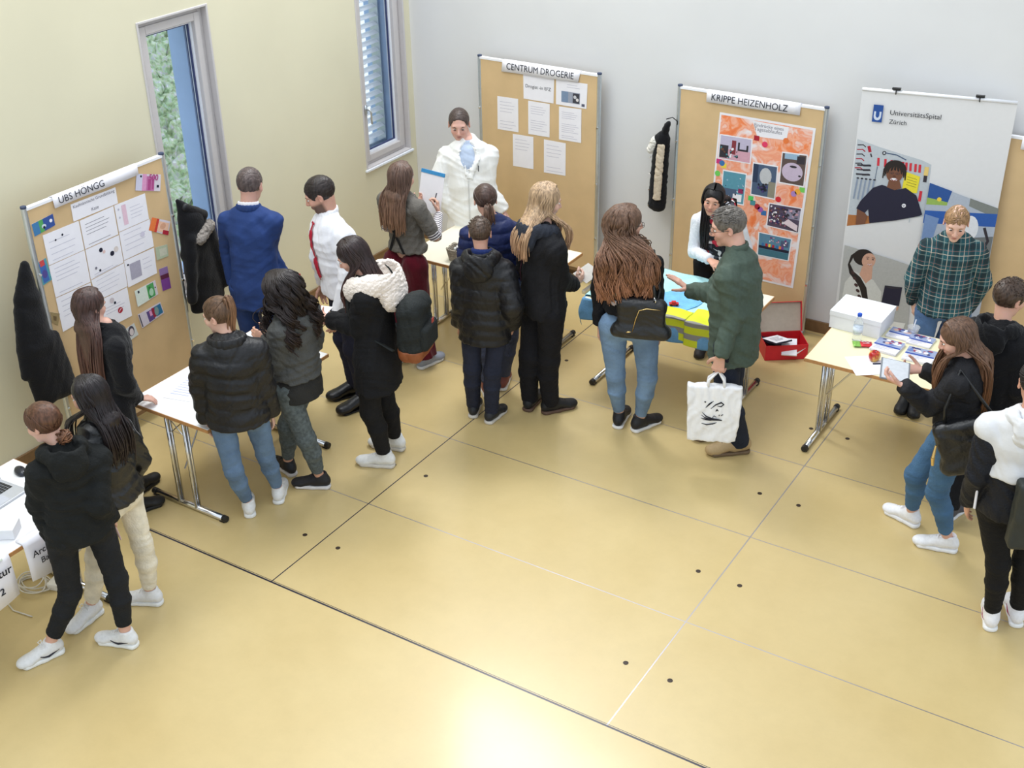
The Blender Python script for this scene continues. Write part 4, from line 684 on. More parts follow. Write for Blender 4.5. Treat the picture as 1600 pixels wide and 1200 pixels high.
# ================================================================ ORGANIC SHAPES: distance fields meshed by surface nets
def V3(*a): return np.array(a, dtype=np.float64)
def unit(v): v = np.asarray(v, float); return v / (np.linalg.norm(v) + 1e-12)
class Field:
    def __init__(s): s.ops = []; s.disp = None; s.lo = np.full(3, 1e9); s.hi = np.full(3, -1e9)
    def _b(s, c, r): s.lo = np.minimum(s.lo, np.asarray(c) - r); s.hi = np.maximum(s.hi, np.asarray(c) + r)
    def cone(s, a, b, ra, rb, side=None, k=0.02, op='u', cap=1.0):
        a = np.asarray(a, float); b = np.asarray(b, float); ra = ra if isinstance(ra, tuple) else (ra, ra); rb = rb if isinstance(rb, tuple) else (rb, rb)
        ab = b - a; L2 = float(ab @ ab) + 1e-9; w = ab / math.sqrt(L2); sd = np.asarray(side if side is not None else ((1, 0, 0) if abs(w[0]) < .8 else (0, 1, 0)), float)
        u = unit(sd - w * (sd @ w)); v = np.cross(w, u)
        def fn(P):
            d = P - a; t = np.clip(d @ (ab / L2), 0, 1).astype(np.float32); q = d - t[:, None] * ab
            ru = ra[0] + (rb[0] - ra[0]) * t; rv = ra[1] + (rb[1] - ra[1]) * t; rw = np.minimum(ru, rv) * cap
            x = (q @ u) / ru; y = (q @ v) / rv; z = (q @ w) / rw
            k0 = np.sqrt(x * x + y * y + z * z); k1 = np.sqrt((x / ru) ** 2 + (y / rv) ** 2 + (z / rw) ** 2) + 1e-6
            return np.where(k0 < .05, -np.minimum(ru, rv), k0 * (k0 - 1) / k1)
        s.ops.append((op, fn, k)); 
        if op == 'u': s._b(a, max(ra)); s._b(b, max(rb))
        return s
    def ell(s, c, r, R=None, k=0.02, op='u'):
        c = np.asarray(c, float); r = np.asarray(r, float) * np.ones(3); R = np.eye(3) if R is None else R
        def fn(P):
            q = (P - c) @ R; x = q / r; k0 = np.sqrt((x * x).sum(1)); k1 = np.sqrt(((x / r) ** 2).sum(1)) + 1e-6
            return np.where(k0 < .05, -r.min(), k0 * (k0 - 1) / k1)
        s.ops.append((op, fn, k))
        if op == 'u': s._b(c, r.max())
        return s
    def box(s, c, h, R=None, rd=0.01, k=0.01, op='u'):
        c = np.asarray(c, float); h = np.asarray(h, float); R = np.eye(3) if R is None else R
        def fn(P):
            q = np.abs((P - c) @ R) - (h - rd); return np.sqrt((np.maximum(q, 0) ** 2).sum(1)) + np.minimum(q.max(1), 0) - rd
        s.ops.append((op, fn, k))
        if op == 'u': s._b(c, float(np.linalg.norm(h)))
        return s
    def plane(s, p, n, k=0.004):           # keep the side n points away from
        p = np.asarray(p, float); n = unit(n); s.ops.append(('i', lambda P: (P - p) @ n, k)); return s
    def add(s, fn, op='u', k=0.01): s.ops.append((op, fn, k)); return s
    def __call__(s, P):
        d = None
        for op, fn, k in s.ops:
            e = fn(P)
            if d is None: d = e; continue
            if op == 'u': h = np.maximum(k - np.abs(d - e), 0) / k; d = np.minimum(d, e) - h * h * k * .25
            else:
                if op == 's': e = -e
                h = np.maximum(k - np.abs(d - e), 0) / k; d = np.maximum(d, e) + h * h * k * .25
        if s.disp is not None: d = d + s.disp(P)
        return d.astype(np.float32)
    def mesh(s, h, pad=0.03):
        B = 8; lo = s.lo - pad; n = np.ceil((s.hi + pad - lo) / h / B).astype(int) * B; nb = n // B
        ci = np.stack(np.meshgrid(*[np.arange(k) for k in nb], indexing='ij'), -1).reshape(-1, 3); cc = lo + (ci + .5 - .5 / B) * B * h
        dc = s(cc); act = np.abs(dc) < B * h * .87 * 1.45 + .012
        D = np.repeat(np.repeat(np.repeat(np.where(dc > 0, 1., -1.).astype(np.float32).reshape(nb), B, 0), B, 1), B, 2)
        loc = np.stack(np.meshgrid(*[np.arange(B)] * 3, indexing='ij'), -1).reshape(-1, 3)
        ai = ci[act]
        for st in range(0, len(ai), 600):
            g = (ai[st:st + 600, None, :] * B + loc[None]); gf = g.reshape(-1, 3); val = s(lo + gf * h); D[gf[:, 0], gf[:, 1], gf[:, 2]] = val
        return surface_nets(D, lo, h)
def surface_nets(D, lo, h):
    S = D < 0; n = D.shape
    c = S[:-1, :-1, :-1].astype(np.int8)
    for a, b_, g in ((1, 0, 0), (0, 1, 0), (1, 1, 0), (0, 0, 1), (1, 0, 1), (0, 1, 1), (1, 1, 1)): c += S[a:n[0] - 1 + a, b_:n[1] - 1 + b_, g:n[2] - 1 + g]
    cells = np.argwhere((c > 0) & (c < 8)); idx = np.full(c.shape, -1, np.int32); idx[cells[:, 0], cells[:, 1], cells[:, 2]] = np.arange(len(cells))
    acc = np.zeros((len(cells), 3)); cnt = np.zeros(len(cells)); cr = [(a, b_, g) for a in (0, 1) for b_ in (0, 1) for g in (0, 1)]
    for p in cr:
        for ax in range(3):
            if p[ax]: continue
            q = list(p); q[ax] = 1; d0 = D[cells[:, 0] + p[0], cells[:, 1] + p[1], cells[:, 2] + p[2]]; d1 = D[cells[:, 0] + q[0], cells[:, 1] + q[1], cells[:, 2] + q[2]]
            m = (d0 < 0) != (d1 < 0); t = np.where(m, d0 / (d0 - d1 + 1e-12), 0); pt = np.array(p, float)[None] + 0 * acc; pt[:, ax] += t; acc += pt * m[:, None]; cnt += m
    v = lo + (cells + acc / np.maximum(cnt, 1)[:, None]) * h; F = []
    for ax in range(3):
        a1, a2 = (ax + 1) % 3, (ax + 2) % 3; sl0 = [slice(None)] * 3; sl1 = [slice(None)] * 3; sl0[ax] = slice(0, -1); sl1[ax] = slice(1, None)
        ch = S[tuple(sl0)] != S[tuple(sl1)]; e = np.argwhere(ch); e = e[(e[:, a1] > 0) & (e[:, a2] > 0) & (e[:, a1] < n[a1] - 1) & (e[:, a2] < n[a2] - 1)]
        def I(o1, o2): q = e.copy(); q[:, a1] -= o1; q[:, a2] -= o2; return idx[q[:, 0], q[:, 1], q[:, 2]]
        quad = np.stack([I(1, 1), I(0, 1), I(0, 0), I(1, 0)], 1); ins = S[e[:, 0], e[:, 1], e[:, 2]]; quad[~ins] = quad[~ins][:, ::-1]; F.append(quad)
    F = np.concatenate(F); F = F[(F >= 0).all(1)]
    return v, F
def relax(v, F, it=1, lam=.5):               # light smoothing that keeps volume
    for k in range(it):
        for l in (lam, -lam * .9):
            s = np.zeros_like(v); c = np.zeros(len(v))
            for i in range(4):
                j = (i + 1) % 4; np.add.at(s, F[:, i], v[F[:, j]]); np.add.at(s, F[:, j], v[F[:, i]]); np.add.at(c, F[:, i], 1); np.add.at(c, F[:, j], 1)
            v = v + l * (s / np.maximum(c, 1)[:, None] - v)
    return v
def np_mesh(name, v, F, mats, parent=None, origin=(0, 0, 0), smooth=True, colors=None, floats=None):
    v = v - np.asarray(origin); me = bpy.data.meshes.new(name); nv, nf = len(v), len(F); k = F.shape[1]
    me.vertices.add(nv); me.vertices.foreach_set('co', v.astype(np.float32).ravel()); me.loops.add(nf * k); me.loops.foreach_set('vertex_index', F.astype(np.int32).ravel())
    me.polygons.add(nf); me.polygons.foreach_set('loop_start', np.arange(0, nf * k, k, dtype=np.int32)); me.update(calc_edges=True)
    if colors is not None:
        a = me.color_attributes.new('tint', 'FLOAT_COLOR', 'POINT'); a.data.foreach_set('color', np.concatenate([colors, np.ones((nv, 1))], 1).astype(np.float32).ravel())
    if floats is not None:
        for nm, arr in floats.items(): a = me.attributes.new(nm, 'FLOAT', 'POINT'); a.data.foreach_set('value', arr.astype(np.float32))
    return link(name, me, mats, parent, smooth)
def folds(seed, amp, wl=.09, stretch=(1, 1, 1)):     # cloth wrinkles as a sum of warped waves
    r = np.random.RandomState(seed); K = [(unit(r.normal(size=3) * np.array(stretch)) * 2 * math.pi / (wl * f), unit(r.normal(size=3)) * 2 * math.pi / (wl * 2.3 * f), r.uniform(0, 6, 2), a) for f, a in ((1.6, .5), (1.0, .32), (.6, .18))]
    def d(P):
        s = 0
        for k1, k2, ph, a in K: w = np.sin(P @ k1 + ph[0] + 1.7 * np.sin(P @ k2 + ph[1])); s = s + a * (.55 * w + 1.25 * (np.abs(w) - .64))
        return amp * 1.25 * s
    return d
def simple(name, F_, h, mats, parent, origin, **kw):
    v, f = F_.mesh(h); v = relax(v, f, 1); return np_mesh(name, v, f, mats, parent, origin, **kw)

# ================================================================ PEOPLE
UP = V3(0, 0, 1)
SKIN = attr_mat('skin', 'tint', 0.5, 0.06, 220, 0.06)
EYEW = pmat('eye_white', rgb(226, 220, 214), .25, noise=0); IRIS = pmat('iris_dark', rgb(58, 40, 30), .2, noise=0)
class Pn: pass
def frame(yaw, pitch=0, roll=0):
    f = V3(math.cos(yaw), math.sin(yaw), 0); l = V3(-f[1], f[0], 0); c, s_ = math.cos(pitch), math.sin(pitch)
    x = f * c - UP * s_; z = UP * c + f * s_; cr, sr = math.cos(roll), math.sin(roll); y = l * cr + z * sr; z2 = z * cr - l * sr
    return np.stack([x, y, z2], 1)
def head_field(p):
    s = p.s * p.hs; R = p.R; c = p.J['he']; F = Field(); L = lambda x, y, z: c + R @ (V3(x, y, z) * s); r3 = lambda *a: V3(*a) * s; k = .022 * s
    F.ell(L(-.012, 0, .032), r3(.094, .074, .084), R, k); F.ell(L(.028, 0, -.02), r3(.064, .060, .078), R, k); F.ell(L(.03, 0, -.068), r3(.048, .048, .036), R, k)
    F.ell(L(.068, 0, -.094), r3(.020, .024, .018), R, k); F.ell(L(.076, 0, .026), r3(.014, .048, .014), R, k * .8)
    for y in (-1, 1):
        F.ell(L(.064, y * .036, -.026), r3(.022, .022, .022), R, k * .8); F.ell(L(.094, y * .030, .003), r3(.014, .016, .011), R, .012 * s, 's')
    F.cone(L(.084, 0, .018), L(.108, 0, -.026), .0085 * s, .0115 * s, None, .01 * s)
    for y in (-1, 1): F.ell(L(.098, y * .011, -.032), r3(.009, .008, .007), R, .007 * s)
    F.ell(L(.086, 0, -.055), r3(.012, .022, .0065), R, .006 * s); F.ell(L(.084, 0, -.066), r3(.012, .019, .007), R, .006 * s)
    if p.smile: 
        for y in (-1, 1): F.ell(L(.072, y * .034, -.048), r3(.016, .013, .014), R, .012 * s)
    for y in (-1, 1):
        Re = R @ np.array(Matrix.Rotation(y * .35, 3, 'Z')); F.ell(L(-.006, y * .078, -.006), r3(.017, .0075, .030), Re, .006 * s); F.ell(L(.002, y * .0855, -.003), r3(.009, .006, .017), Re, .006 * s, 's')
    nb = p.J['ne']; F.cone(L(-.022, 0, -.05), nb + p.f * -.01 * s - UP * .02, .050 * s * p.nk, .056 * s * p.nk, None, .03 * s)
    return F
def head_tint(p, v):
    s = p.s * p.hs; q = ((v - p.J['he']) @ p.R) / s; base = np.array(rgb(*p.skin)); C = np.tile(base, (len(v), 1))
    def mix(w, col): return C * (1 - w[:, None]) + np.array(rgb(*col)) * w[:, None]
    g = lambda c, r: np.exp(-(((q - np.array(c)) / np.array(r)) ** 2).sum(1))
    lip = np.clip(1.6 * g((.098, 0, -.060), (.02, .021, .010)), 0, 1) * (q[:, 0] > .07); C = mix(lip * .75, p.lip)
    bl = g((.09, .036, -.026), (.03, .02, .018)) + g((.09, -.036, -.026), (.03, .02, .018)) + .8 * g((.115, 0, -.028), (.02, .014, .014)) + .6 * g((0, .08, 0), (.03, .02, .03)) + .6 * g((0, -.08, 0), (.03, .02, .03))
    C = mix(np.clip(bl, 0, 1) * .3, (200, 110, 96))
    if p.beard:
        w = np.clip((-q[:, 2] - .030) / .02, 0, 1) * np.clip((q[:, 2] + .125) / .02, 0, 1) * np.clip((q[:, 0] + .005) / .02, 0, 1) * (1 - np.clip(1.5 * g((.1, 0, -.060), (.03, .02, .008)), 0, 1)); C = mix(w * p.beard, (46, 34, 28))
    return C
def hand_field(p, sd):
    J = p.J; s = p.s * p.hand_s; wr = J['w' + sd]; fo = unit(wr - J['e' + sd]); sg = 1 if sd == 'l' else -1; H = p.hands.get(sd, {})
    loc = lambda a: p.f * a[0] + p.l * a[1] + UP * a[2]
    d = unit(loc(H['d'])) if 'd' in H else unit(fo * .85 + V3(0, 0, -.15)); n = loc(H['n']) if 'n' in H else -p.l * sg; n = unit(n - d * (n @ d)); t = np.cross(n, d) * sg; cu = H.get('curl', .38)
    F = Field(); W0 = wr + d * .01 * s; F.cone(J['e' + sd] * .4 + wr * .6, wr, (.030 * s, .026 * s), (.026 * s, .019 * s), t, .01); F.cone(W0, W0 + d * .085 * s, (.027 * s, .015 * s), (.039 * s, .0125 * s), t, .014 * s, cap=.7)
    for i, (o, L, r) in enumerate(((.030, .072, .0092), (.0105, .080, .0095), (-.010, .074, .0090), (-.029, .058, .0080))):
        b = W0 + d * (.086 - abs(i - 1) * .004) * s + t * o * s; ang = 0; sp = (1.5 - i) * .055
        for q, (fr, ra, rb) in enumerate(((.44, 1, .93), (.30, .93, .86), (.26, .86, .7))):
            ang += cu * (.75, 1.1, .8)[q]; dd = unit(d * math.cos(ang) + n * math.sin(ang) + t * sp); e = b + dd * L * fr * s; F.cone(b, e, r * ra * s, r * rb * s, None, .0035 * s if q else .010 * s); b = e
    b = W0 + d * .022 * s + t * .024 * s + n * .004 * s; th = H.get('thumb', .9)
    for q, (L, r) in enumerate(((.042, .0125), (.030, .0105), (.024, .0090))):
        dd = unit(d * (.75 + .18 * q) + t * (th - .30 * q) + n * (.35 + .15 * q)); e = b + dd * L * s; F.cone(b, e, r * s, r * .88 * s, None, .009 * s if q == 0 else .004 * s); b = e
    p.grip = getattr(p, 'grip', {}); p.grip[sd] = W0 + d * .10 * s + n * .018 * s
    return F
def person(key, label, skin=(216, 168, 146), hs=1.0, nk=1.0, male=False, smile=False, beard=0, lip=(176, 96, 90), hands=None, roll=0, bare=0.0, hand_s=1.0, brow=(50, 36, 28)):
    r = JD[key]; p = Pn(); p.key = key; p.J = {k: np.array(v, float) for k, v in r.items() if isinstance(v, list)}; p.s = r['h'] / 1.7; p.hs = hs; p.nk = nk * (1.02 if male else .92); p.skin = skin; p.smile = smile; p.beard = beard; p.lip = lip; p.hands = hands or {}; p.male = male; p.hand_s = hand_s * (1.06 if male else .96)
    p.yaw = math.radians(r['yaw']); p.f = V3(math.cos(p.yaw), math.sin(p.yaw), 0); p.l = V3(-p.f[1], p.f[0], 0); p.R = frame(math.radians(r['hy']), math.radians(r['hp']), roll); p.hf = V3(math.cos(math.radians(r['hy'])), math.sin(math.radians(r['hy'])), 0); p.hl = V3(-p.hf[1], p.hf[0], 0)
    p.foot = {'l': r['fl'], 'r': r['fr']}; J = p.J; s = p.s; p.base = V3(J['pe'][0], J['pe'][1], 0)
    p.hlat = unit((J['hl'] - J['hr']) * V3(1, 1, 0)); p.slat = unit((J['sl'] - J['sr']) * V3(1, 1, 0)); p.seed = sum(map(ord, key)) % 997
    B = Field(); B.cone(J['pe'], J['ch'] - UP * .06, (.13 * s, .09 * s), (.13 * s, .085 * s), p.slat, .04); dn = UP * .040 * s; B.cone(J['sl'] - dn, J['sr'] - dn, .034 * s, .034 * s, None, .03); B.cone(J['ch'] - dn, J['ne'], .05 * s, .052 * s, None, .04)
    for d in 'lr':
        B.cone(J['s' + d] - dn, J['e' + d], .034 * s, .030 * s, None, .02); B.cone(J['e' + d], J['w' + d], .032 * s, .022 * s, None, .015)
        B.cone(J['h' + d], J['k' + d], .068 * s, .046 * s, None, .03); c = J['k' + d] * .68 + J['a' + d] * .32; B.cone(J['k' + d], c, .045 * s, .047 * s, None, .02); B.cone(c, J['a' + d], .046 * s, .033 * s, None, .02)
        a = p.foot[d]; B.cone(J['a' + d], J['a' + d] * V3(1, 1, 0) + V3(math.cos(a), math.sin(a), 0) * .10 * s + UP * .03, .028 * s, .016 * s, None, .012)
    parts = [B.mesh(.010), head_field(p).mesh(.0045 if hs == 1 else .0045)]
    nb = len(parts[0][0]); 
    for d in 'lr':
        if p.hands.get(d) != 0: parts.append(hand_field(p, d).mesh(.0042))
    vs = []; fs = []; b = 0
    for v, f in parts: vs.append(v); fs.append(f + b); b += len(v)
    v = np.concatenate(vs); f = np.concatenate(fs); v = relax(v, f, 1, .4)
    p.body = np_mesh('person', v, f, SKIN, None, p.base, colors=head_tint(p, v)); p.body.location = tuple(p.base); tag(p.body, label, 'person')
    hsx = p.s * hs; L = lambda x, y, z: J['he'] + p.R @ (V3(x, y, z) * hsx)
    m = MB(); m.cur = 0; Rm = Matrix([list(x) for x in p.R])
    for y in (-1, 1):
        c = L(.0795, y * .0305, .003) - p.base; n = 12; rad = .0122 * hsx; vs_ = []; fs_ = []
        for i in range(n + 1):
            th = math.pi * i / n
            for k in range(n): a = 2 * math.pi * k / n; q = V3(math.cos(th), math.sin(th) * math.cos(a), math.sin(th) * math.sin(a) * .48) * rad; vs_.append(tuple(c + p.R @ q))
        for i in range(n):
            m.cur = 1 if i < 4 else 0; m.add([], [])
            fs_ = [(i * n + k, i * n + (k + 1) % n, (i + 1) * n + (k + 1) % n, (i + 1) * n + k) for k in range(n)]
            if i == 0: b0 = len(m.v); m.v += vs_
            m.f += [tuple(b0 + q for q in f4) for f4 in fs_]; m.m += [m.cur] * n
    m.build('eyes', [EYEW, IRIS], p.body, smooth=True)
    m = MB()
    for y in (-1, 1): m.tube([L(.0885, y * .016, .021) - p.base, L(.090, y * .030, .0265) - p.base, L(.080, y * .046, .022) - p.base], [.0026 * hsx, .0033 * hsx, .0015 * hsx], 6)
    m.build('eyebrows', pmat('brow_%d_%d_%d' % brow, rgb(*brow), .8), p.body, smooth=True)
    return p
def put(p, name, F, mat, h=.0075, **kw):
    if F.disp is None and kw.pop('wr', True): pass
    v, f = F.mesh(h); v = relax(v, f, kw.pop('sm', 1)); cb = kw.pop('floats', None); fl = {k: fn(v) for k, fn in cb.items()} if cb else None
    return np_mesh(name, v, f, mat, kw.pop('parent', p.body), p.base, floats=fl)
def top(p, hem, b=.0, hip=(.158, .114), waist=(.124, .096), chest=(.142, .106), sl=(.054, .045, .036), send=1.0, k=.026, yoke=(.062, .042), amp=.004, wl=.09, quilt=None, arms='lr', cut=True, drop=0.0, belly=0.0, neck=True):
    J, s = p.J, p.s; F = Field(); pe, ch = J['pe'], J['ch']; hm = V3(pe[0], pe[1], hem) - p.f * .0; g = lambda t: (t[0] * s + b, t[1] * s + b)
    wa = pe * .52 + ch * .48; cc = pe * .16 + ch * .84; hp2 = (hip[0] * (1 + drop), hip[1] * (1 + drop))
    F.cone(hm, pe, g(hp2), g(hip), p.hlat, k); F.cone(pe, wa + p.f * belly * .6, g(hip), (waist[0] * s + b, waist[1] * s + b + belly), unit(p.hlat + p.slat), k); F.cone(wa + p.f * belly * .6, cc, (waist[0] * s + b, waist[1] * s + b + belly), g(chest), p.slat, k); F.cone(cc, ch + UP * .0, g(chest), (chest[0] * s * .9 + b, chest[1] * s * .78 + b), p.slat, k)
    if cut: F.plane((0, 0, hem), (0, 0, -1), .012)
    sh = UP * (.026 * s + b * .35); F.cone(J['sl'] - p.slat * .035 * s - sh, J['sr'] + p.slat * .035 * s - sh, (yoke[0] * s + b, yoke[1] * s + b * .4), (yoke[0] * s + b, yoke[1] * s + b * .4), p.f, k)
    for d in 'lr':
        F.cone(J['s' + d] - sh - p.slat * .02 * s * (1 if d == 'l' else -1), J['ne'] + UP * (.018 if p.male else -.002) * s, (.046 * s + b * .5), (.047 * s + b * .3), None, .025)
        if d in arms:
            F.cone(J['s' + d] - sh, J['e' + d], sl[0] * s + b * .9, sl[1] * s + b * .85, None, .022); e = J['e' + d] + (J['w' + d] - J['e' + d]) * send; F.cone(J['e' + d], e, sl[1] * s + b * .85, sl[2] * s + b * .6, None, .02, cap=.35)
    if neck: F.ell(J['ne'] + UP * (.088 if p.male else .07) * s + p.f * .012, V3(.058, .058, .075) * s, None, .015, 's')
    fd = folds(p.seed, amp, wl)
    if quilt:
        q, qa = quilt; F.disp = lambda P: fd(P) + qa * (1 - 1.9 * np.abs(np.sin(P[:, 2] * math.pi / q + .35 * np.sin(P[:, 0] * 9 + P[:, 1] * 7))) ** .6)
    else: F.disp = fd
    return F
def pants(p, topz, th=.088, kn=.060, cf=.060, an=.045, end=.03, b=.0, amp=.003, wl=.08, seat=1.0, legs='lr', kl=.03):
    J, s = p.J, p.s; F = Field(); pe = J['pe']; F.ell(pe + UP * .01, V3(.104, .150, .12) * s * seat + b, np.stack([np.cross(p.hlat, UP), p.hlat, UP], 1), .04)
    for d, sg in (('l', 1), ('r', -1)): F.ell(J['h' + d] - p.f * .040 * s + UP * .005, V3(.080, .082, .092) * s * seat + b, None, .04)
    F.plane((0, 0, topz), (0, 0, -1)); F.ops[-1] = ('i', lambda P: P[:, 2] - topz, .01)
    for d, sg in (('l', 1), ('r', -1)):
        h, kk, a = J['h' + d] + p.hlat * sg * .018 * s, J['k' + d], J['a' + d]; c = kk * .66 + a * .34 - p.f * .012 * s; e = kk + (a - kk) * (1 - end / np.linalg.norm(a - kk)) if end >= 0 else a + UP * end
        F.cone(h - UP * .02, kk, th * s + b, kn * s + b, None, kl); F.cone(kk, c, kn * s + b, cf * s + b, None, .03); F.cone(c, e, cf * s + b, an * s + b, None, .02, cap=.25)
    f1 = folds(p.seed + 5, amp, wl); kz = [(J['k' + d], J['a' + d]) for d in 'lr']
    def disp(P):
        o = f1(P)
        for kk, a in kz: dk = np.linalg.norm(P - kk, axis=1); o = o + .0018 * np.exp(-(dk / .09) ** 2) * np.sin(P[:, 2] * 190) ; da = np.linalg.norm(P - a - UP * .06, axis=1); o = o + .0025 * np.exp(-(da / .07) ** 2) * np.sin(P[:, 2] * 170 + P[:, 0] * 30)
        return o
    F.disp = disp; return F
def shoes(p, upper, sole, kind='sneaker', lace=(230, 230, 230), mark=None, length=1.12, sole_h=.028, only='lr', name='shoe'):
    s = p.s * length * (1.05 if p.male else .97); um = pmat('shoe_%d_%d_%d' % upper, rgb(*upper), .55 if kind != 'leather' else .25, noise=.06, nscale=60, bump=.15, bscale=300); sm = pmat('sole_%d_%d_%d' % sole, rgb(*sole), .6, noise=.05)
    for d in only:
        a = p.foot[d]; D = V3(math.cos(a), math.sin(a), 0); Lt = V3(-D[1], D[0], 0); sg = 1 if d == 'l' else -1; ank = p.J['a' + d]; g = V3(ank[0], ank[1], max(0, ank[2] - .095)); X = lambda x, y, z: g + D * x * s + Lt * (y * sg) * s + UP * z * s; R = np.stack([D, Lt, UP], 1)
        F = Field(); F.cone(X(-.035, 0, .055), X(.03, 0, .05), (.033 * s, .040 * s), (.036 * s, .042 * s), Lt, .02); F.cone(X(.015, 0, .070), X(.12, -.004, .036), (.036 * s, .038 * s), (.041 * s, .030 * s), Lt, .02); F.ell(X(.145, -.006, .030), V3(.050, .042, .032) * s, R, .02)
        F.cone(X(-.012, 0, .06), X(-.008, 0, .104 if kind != 'boot' else .17), .040 * s, .039 * s, None, .02, cap=.4); F.ell(X(-.006, 0, .132 if kind != 'boot' else .2), V3(.034, .031, .034) * s, R, .008, 's')
        zz = g[2]; F.ops.append(('i', lambda P, zz=zz: (zz + .006) - P[:, 2], .004)); u = put(p, name, F, um, .0052, wr=False)
        S = Field(); S.cone(X(-.038, 0, .014), X(.05, 0, .014), (.038 * s, .03), (.035 * s, .03), Lt, .02); S.cone(X(.05, 0, .014), X(.145, -.006, .014), (.036 * s, .03), (.044 * s, .03), Lt, .02); S.ops.append(('i', lambda P, zz=zz: (zz + .0008) - P[:, 2], .003)); S.ops.append(('i', lambda P, zz=zz, hh=sole_h: P[:, 2] - zz - hh, .004)); so = put(p, 'sole', S, sm, .005, parent=u, wr=False)
        if lace:
            m = MB(); o = p.base
            for i in range(4):
                x = .045 + .018 * i; z = .101 - .0085 * i + (0.0); m.tube([X(x, -.022, z - .012) - o, X(x + .004, 0, z) - o, X(x, .022, z - .012) - o], .003 * s, 5)
            m.tube([X(.045, 0, .106) - o, X(.035, .03, .108) - o, X(.055, .035, .096) - o, X(.05, 0, .104) - o], .0025 * s, 5); m.tube([X(.045, 0, .106) - o, X(.035, -.03, .108) - o, X(.055, -.035, .096) - o, X(.05, 0, .104) - o], .0025 * s, 5); m.build('laces', pmat('lace_%d_%d_%d' % lace, rgb(*lace), .8), u)
        if mark:
            m = MB()
            for sd_ in (-1, 1):
                pr = [(-.03, .052, .001), (.0, .047, .006), (.03, .036, .0095), (.055, .040, .006), (.075, .052, .002)]
                pts = []
                for x, z, w_ in pr:
                    q0 = X(x, sd_ * .07, z); dv = -Lt * sg * sd_; best = None
                    for tt in np.arange(0, .06, .001):
                        if F((q0 + dv * tt)[None])[0] < 0: best = q0 + dv * (tt - .0005); break
                    pts.append((best if best is not None else q0) - o)
                m.tube(pts, [q[2] * .75 + .001 for q in pr], 8)
            m.build('side_mark', pmat('mark_%d_%d_%d' % mark, rgb(*mark), .5), u)
# ---- hair
def strands(paths, r0, r1, kseg=5):
    M, n, _ = paths.shape; T = np.gradient(paths, axis=1); T /= np.linalg.norm(T, axis=2, keepdims=True) + 1e-9; c = paths.mean((0, 1)); ref = paths - c; ref[..., 2] = 0.01; U = ref - T * (ref * T).sum(2, keepdims=True); U /= np.linalg.norm(U, axis=2, keepdims=True) + 1e-9; Wv = np.cross(T, U)
    t = np.linspace(0, 1, n); rad = (r0 + (r1 - r0) * t ** 1.5)[None, :, None] * np.ones((M, 1, 1)); a = np.arange(kseg) * 2 * math.pi / kseg
    v = paths[:, :, None] + rad[..., None] * (U[:, :, None] * np.cos(a)[None, None, :, None] + Wv[:, :, None] * np.sin(a)[None, None, :, None]); v = v.reshape(-1, 3)
    i = np.arange(M)[:, None, None] * n * kseg + np.arange(n - 1)[None, :, None] * kseg; k = np.arange(kseg)[None, None]; k2 = (k + 1) % kseg
    return v, np.stack([i + k, i + k2, i + kseg + k2, i + kseg + k], -1).reshape(-1, 4), np.tile(np.repeat(t, kseg), M)
def cr(pts, n):                                   # Catmull-Rom through rows of control points: (M, c, 3) -> (M, n, 3)
    c = pts.shape[1]; P = np.concatenate([2 * pts[:, :1] - pts[:, 1:2], pts, 2 * pts[:, -1:] - pts[:, -2:-1]], 1); out = []
    for x in np.linspace(0, c - 1 - 1e-6, n):
        i = int(x); t = x - i; a, b, d, e = P[:, i], P[:, i + 1], P[:, i + 2], P[:, i + 3]; out.append(.5 * (2 * b + (d - a) * t + (2 * a - 5 * b + 4 * d - e) * t * t + (3 * b - a - 3 * d + e) * t ** 3))
    return np.stack(out, 1)
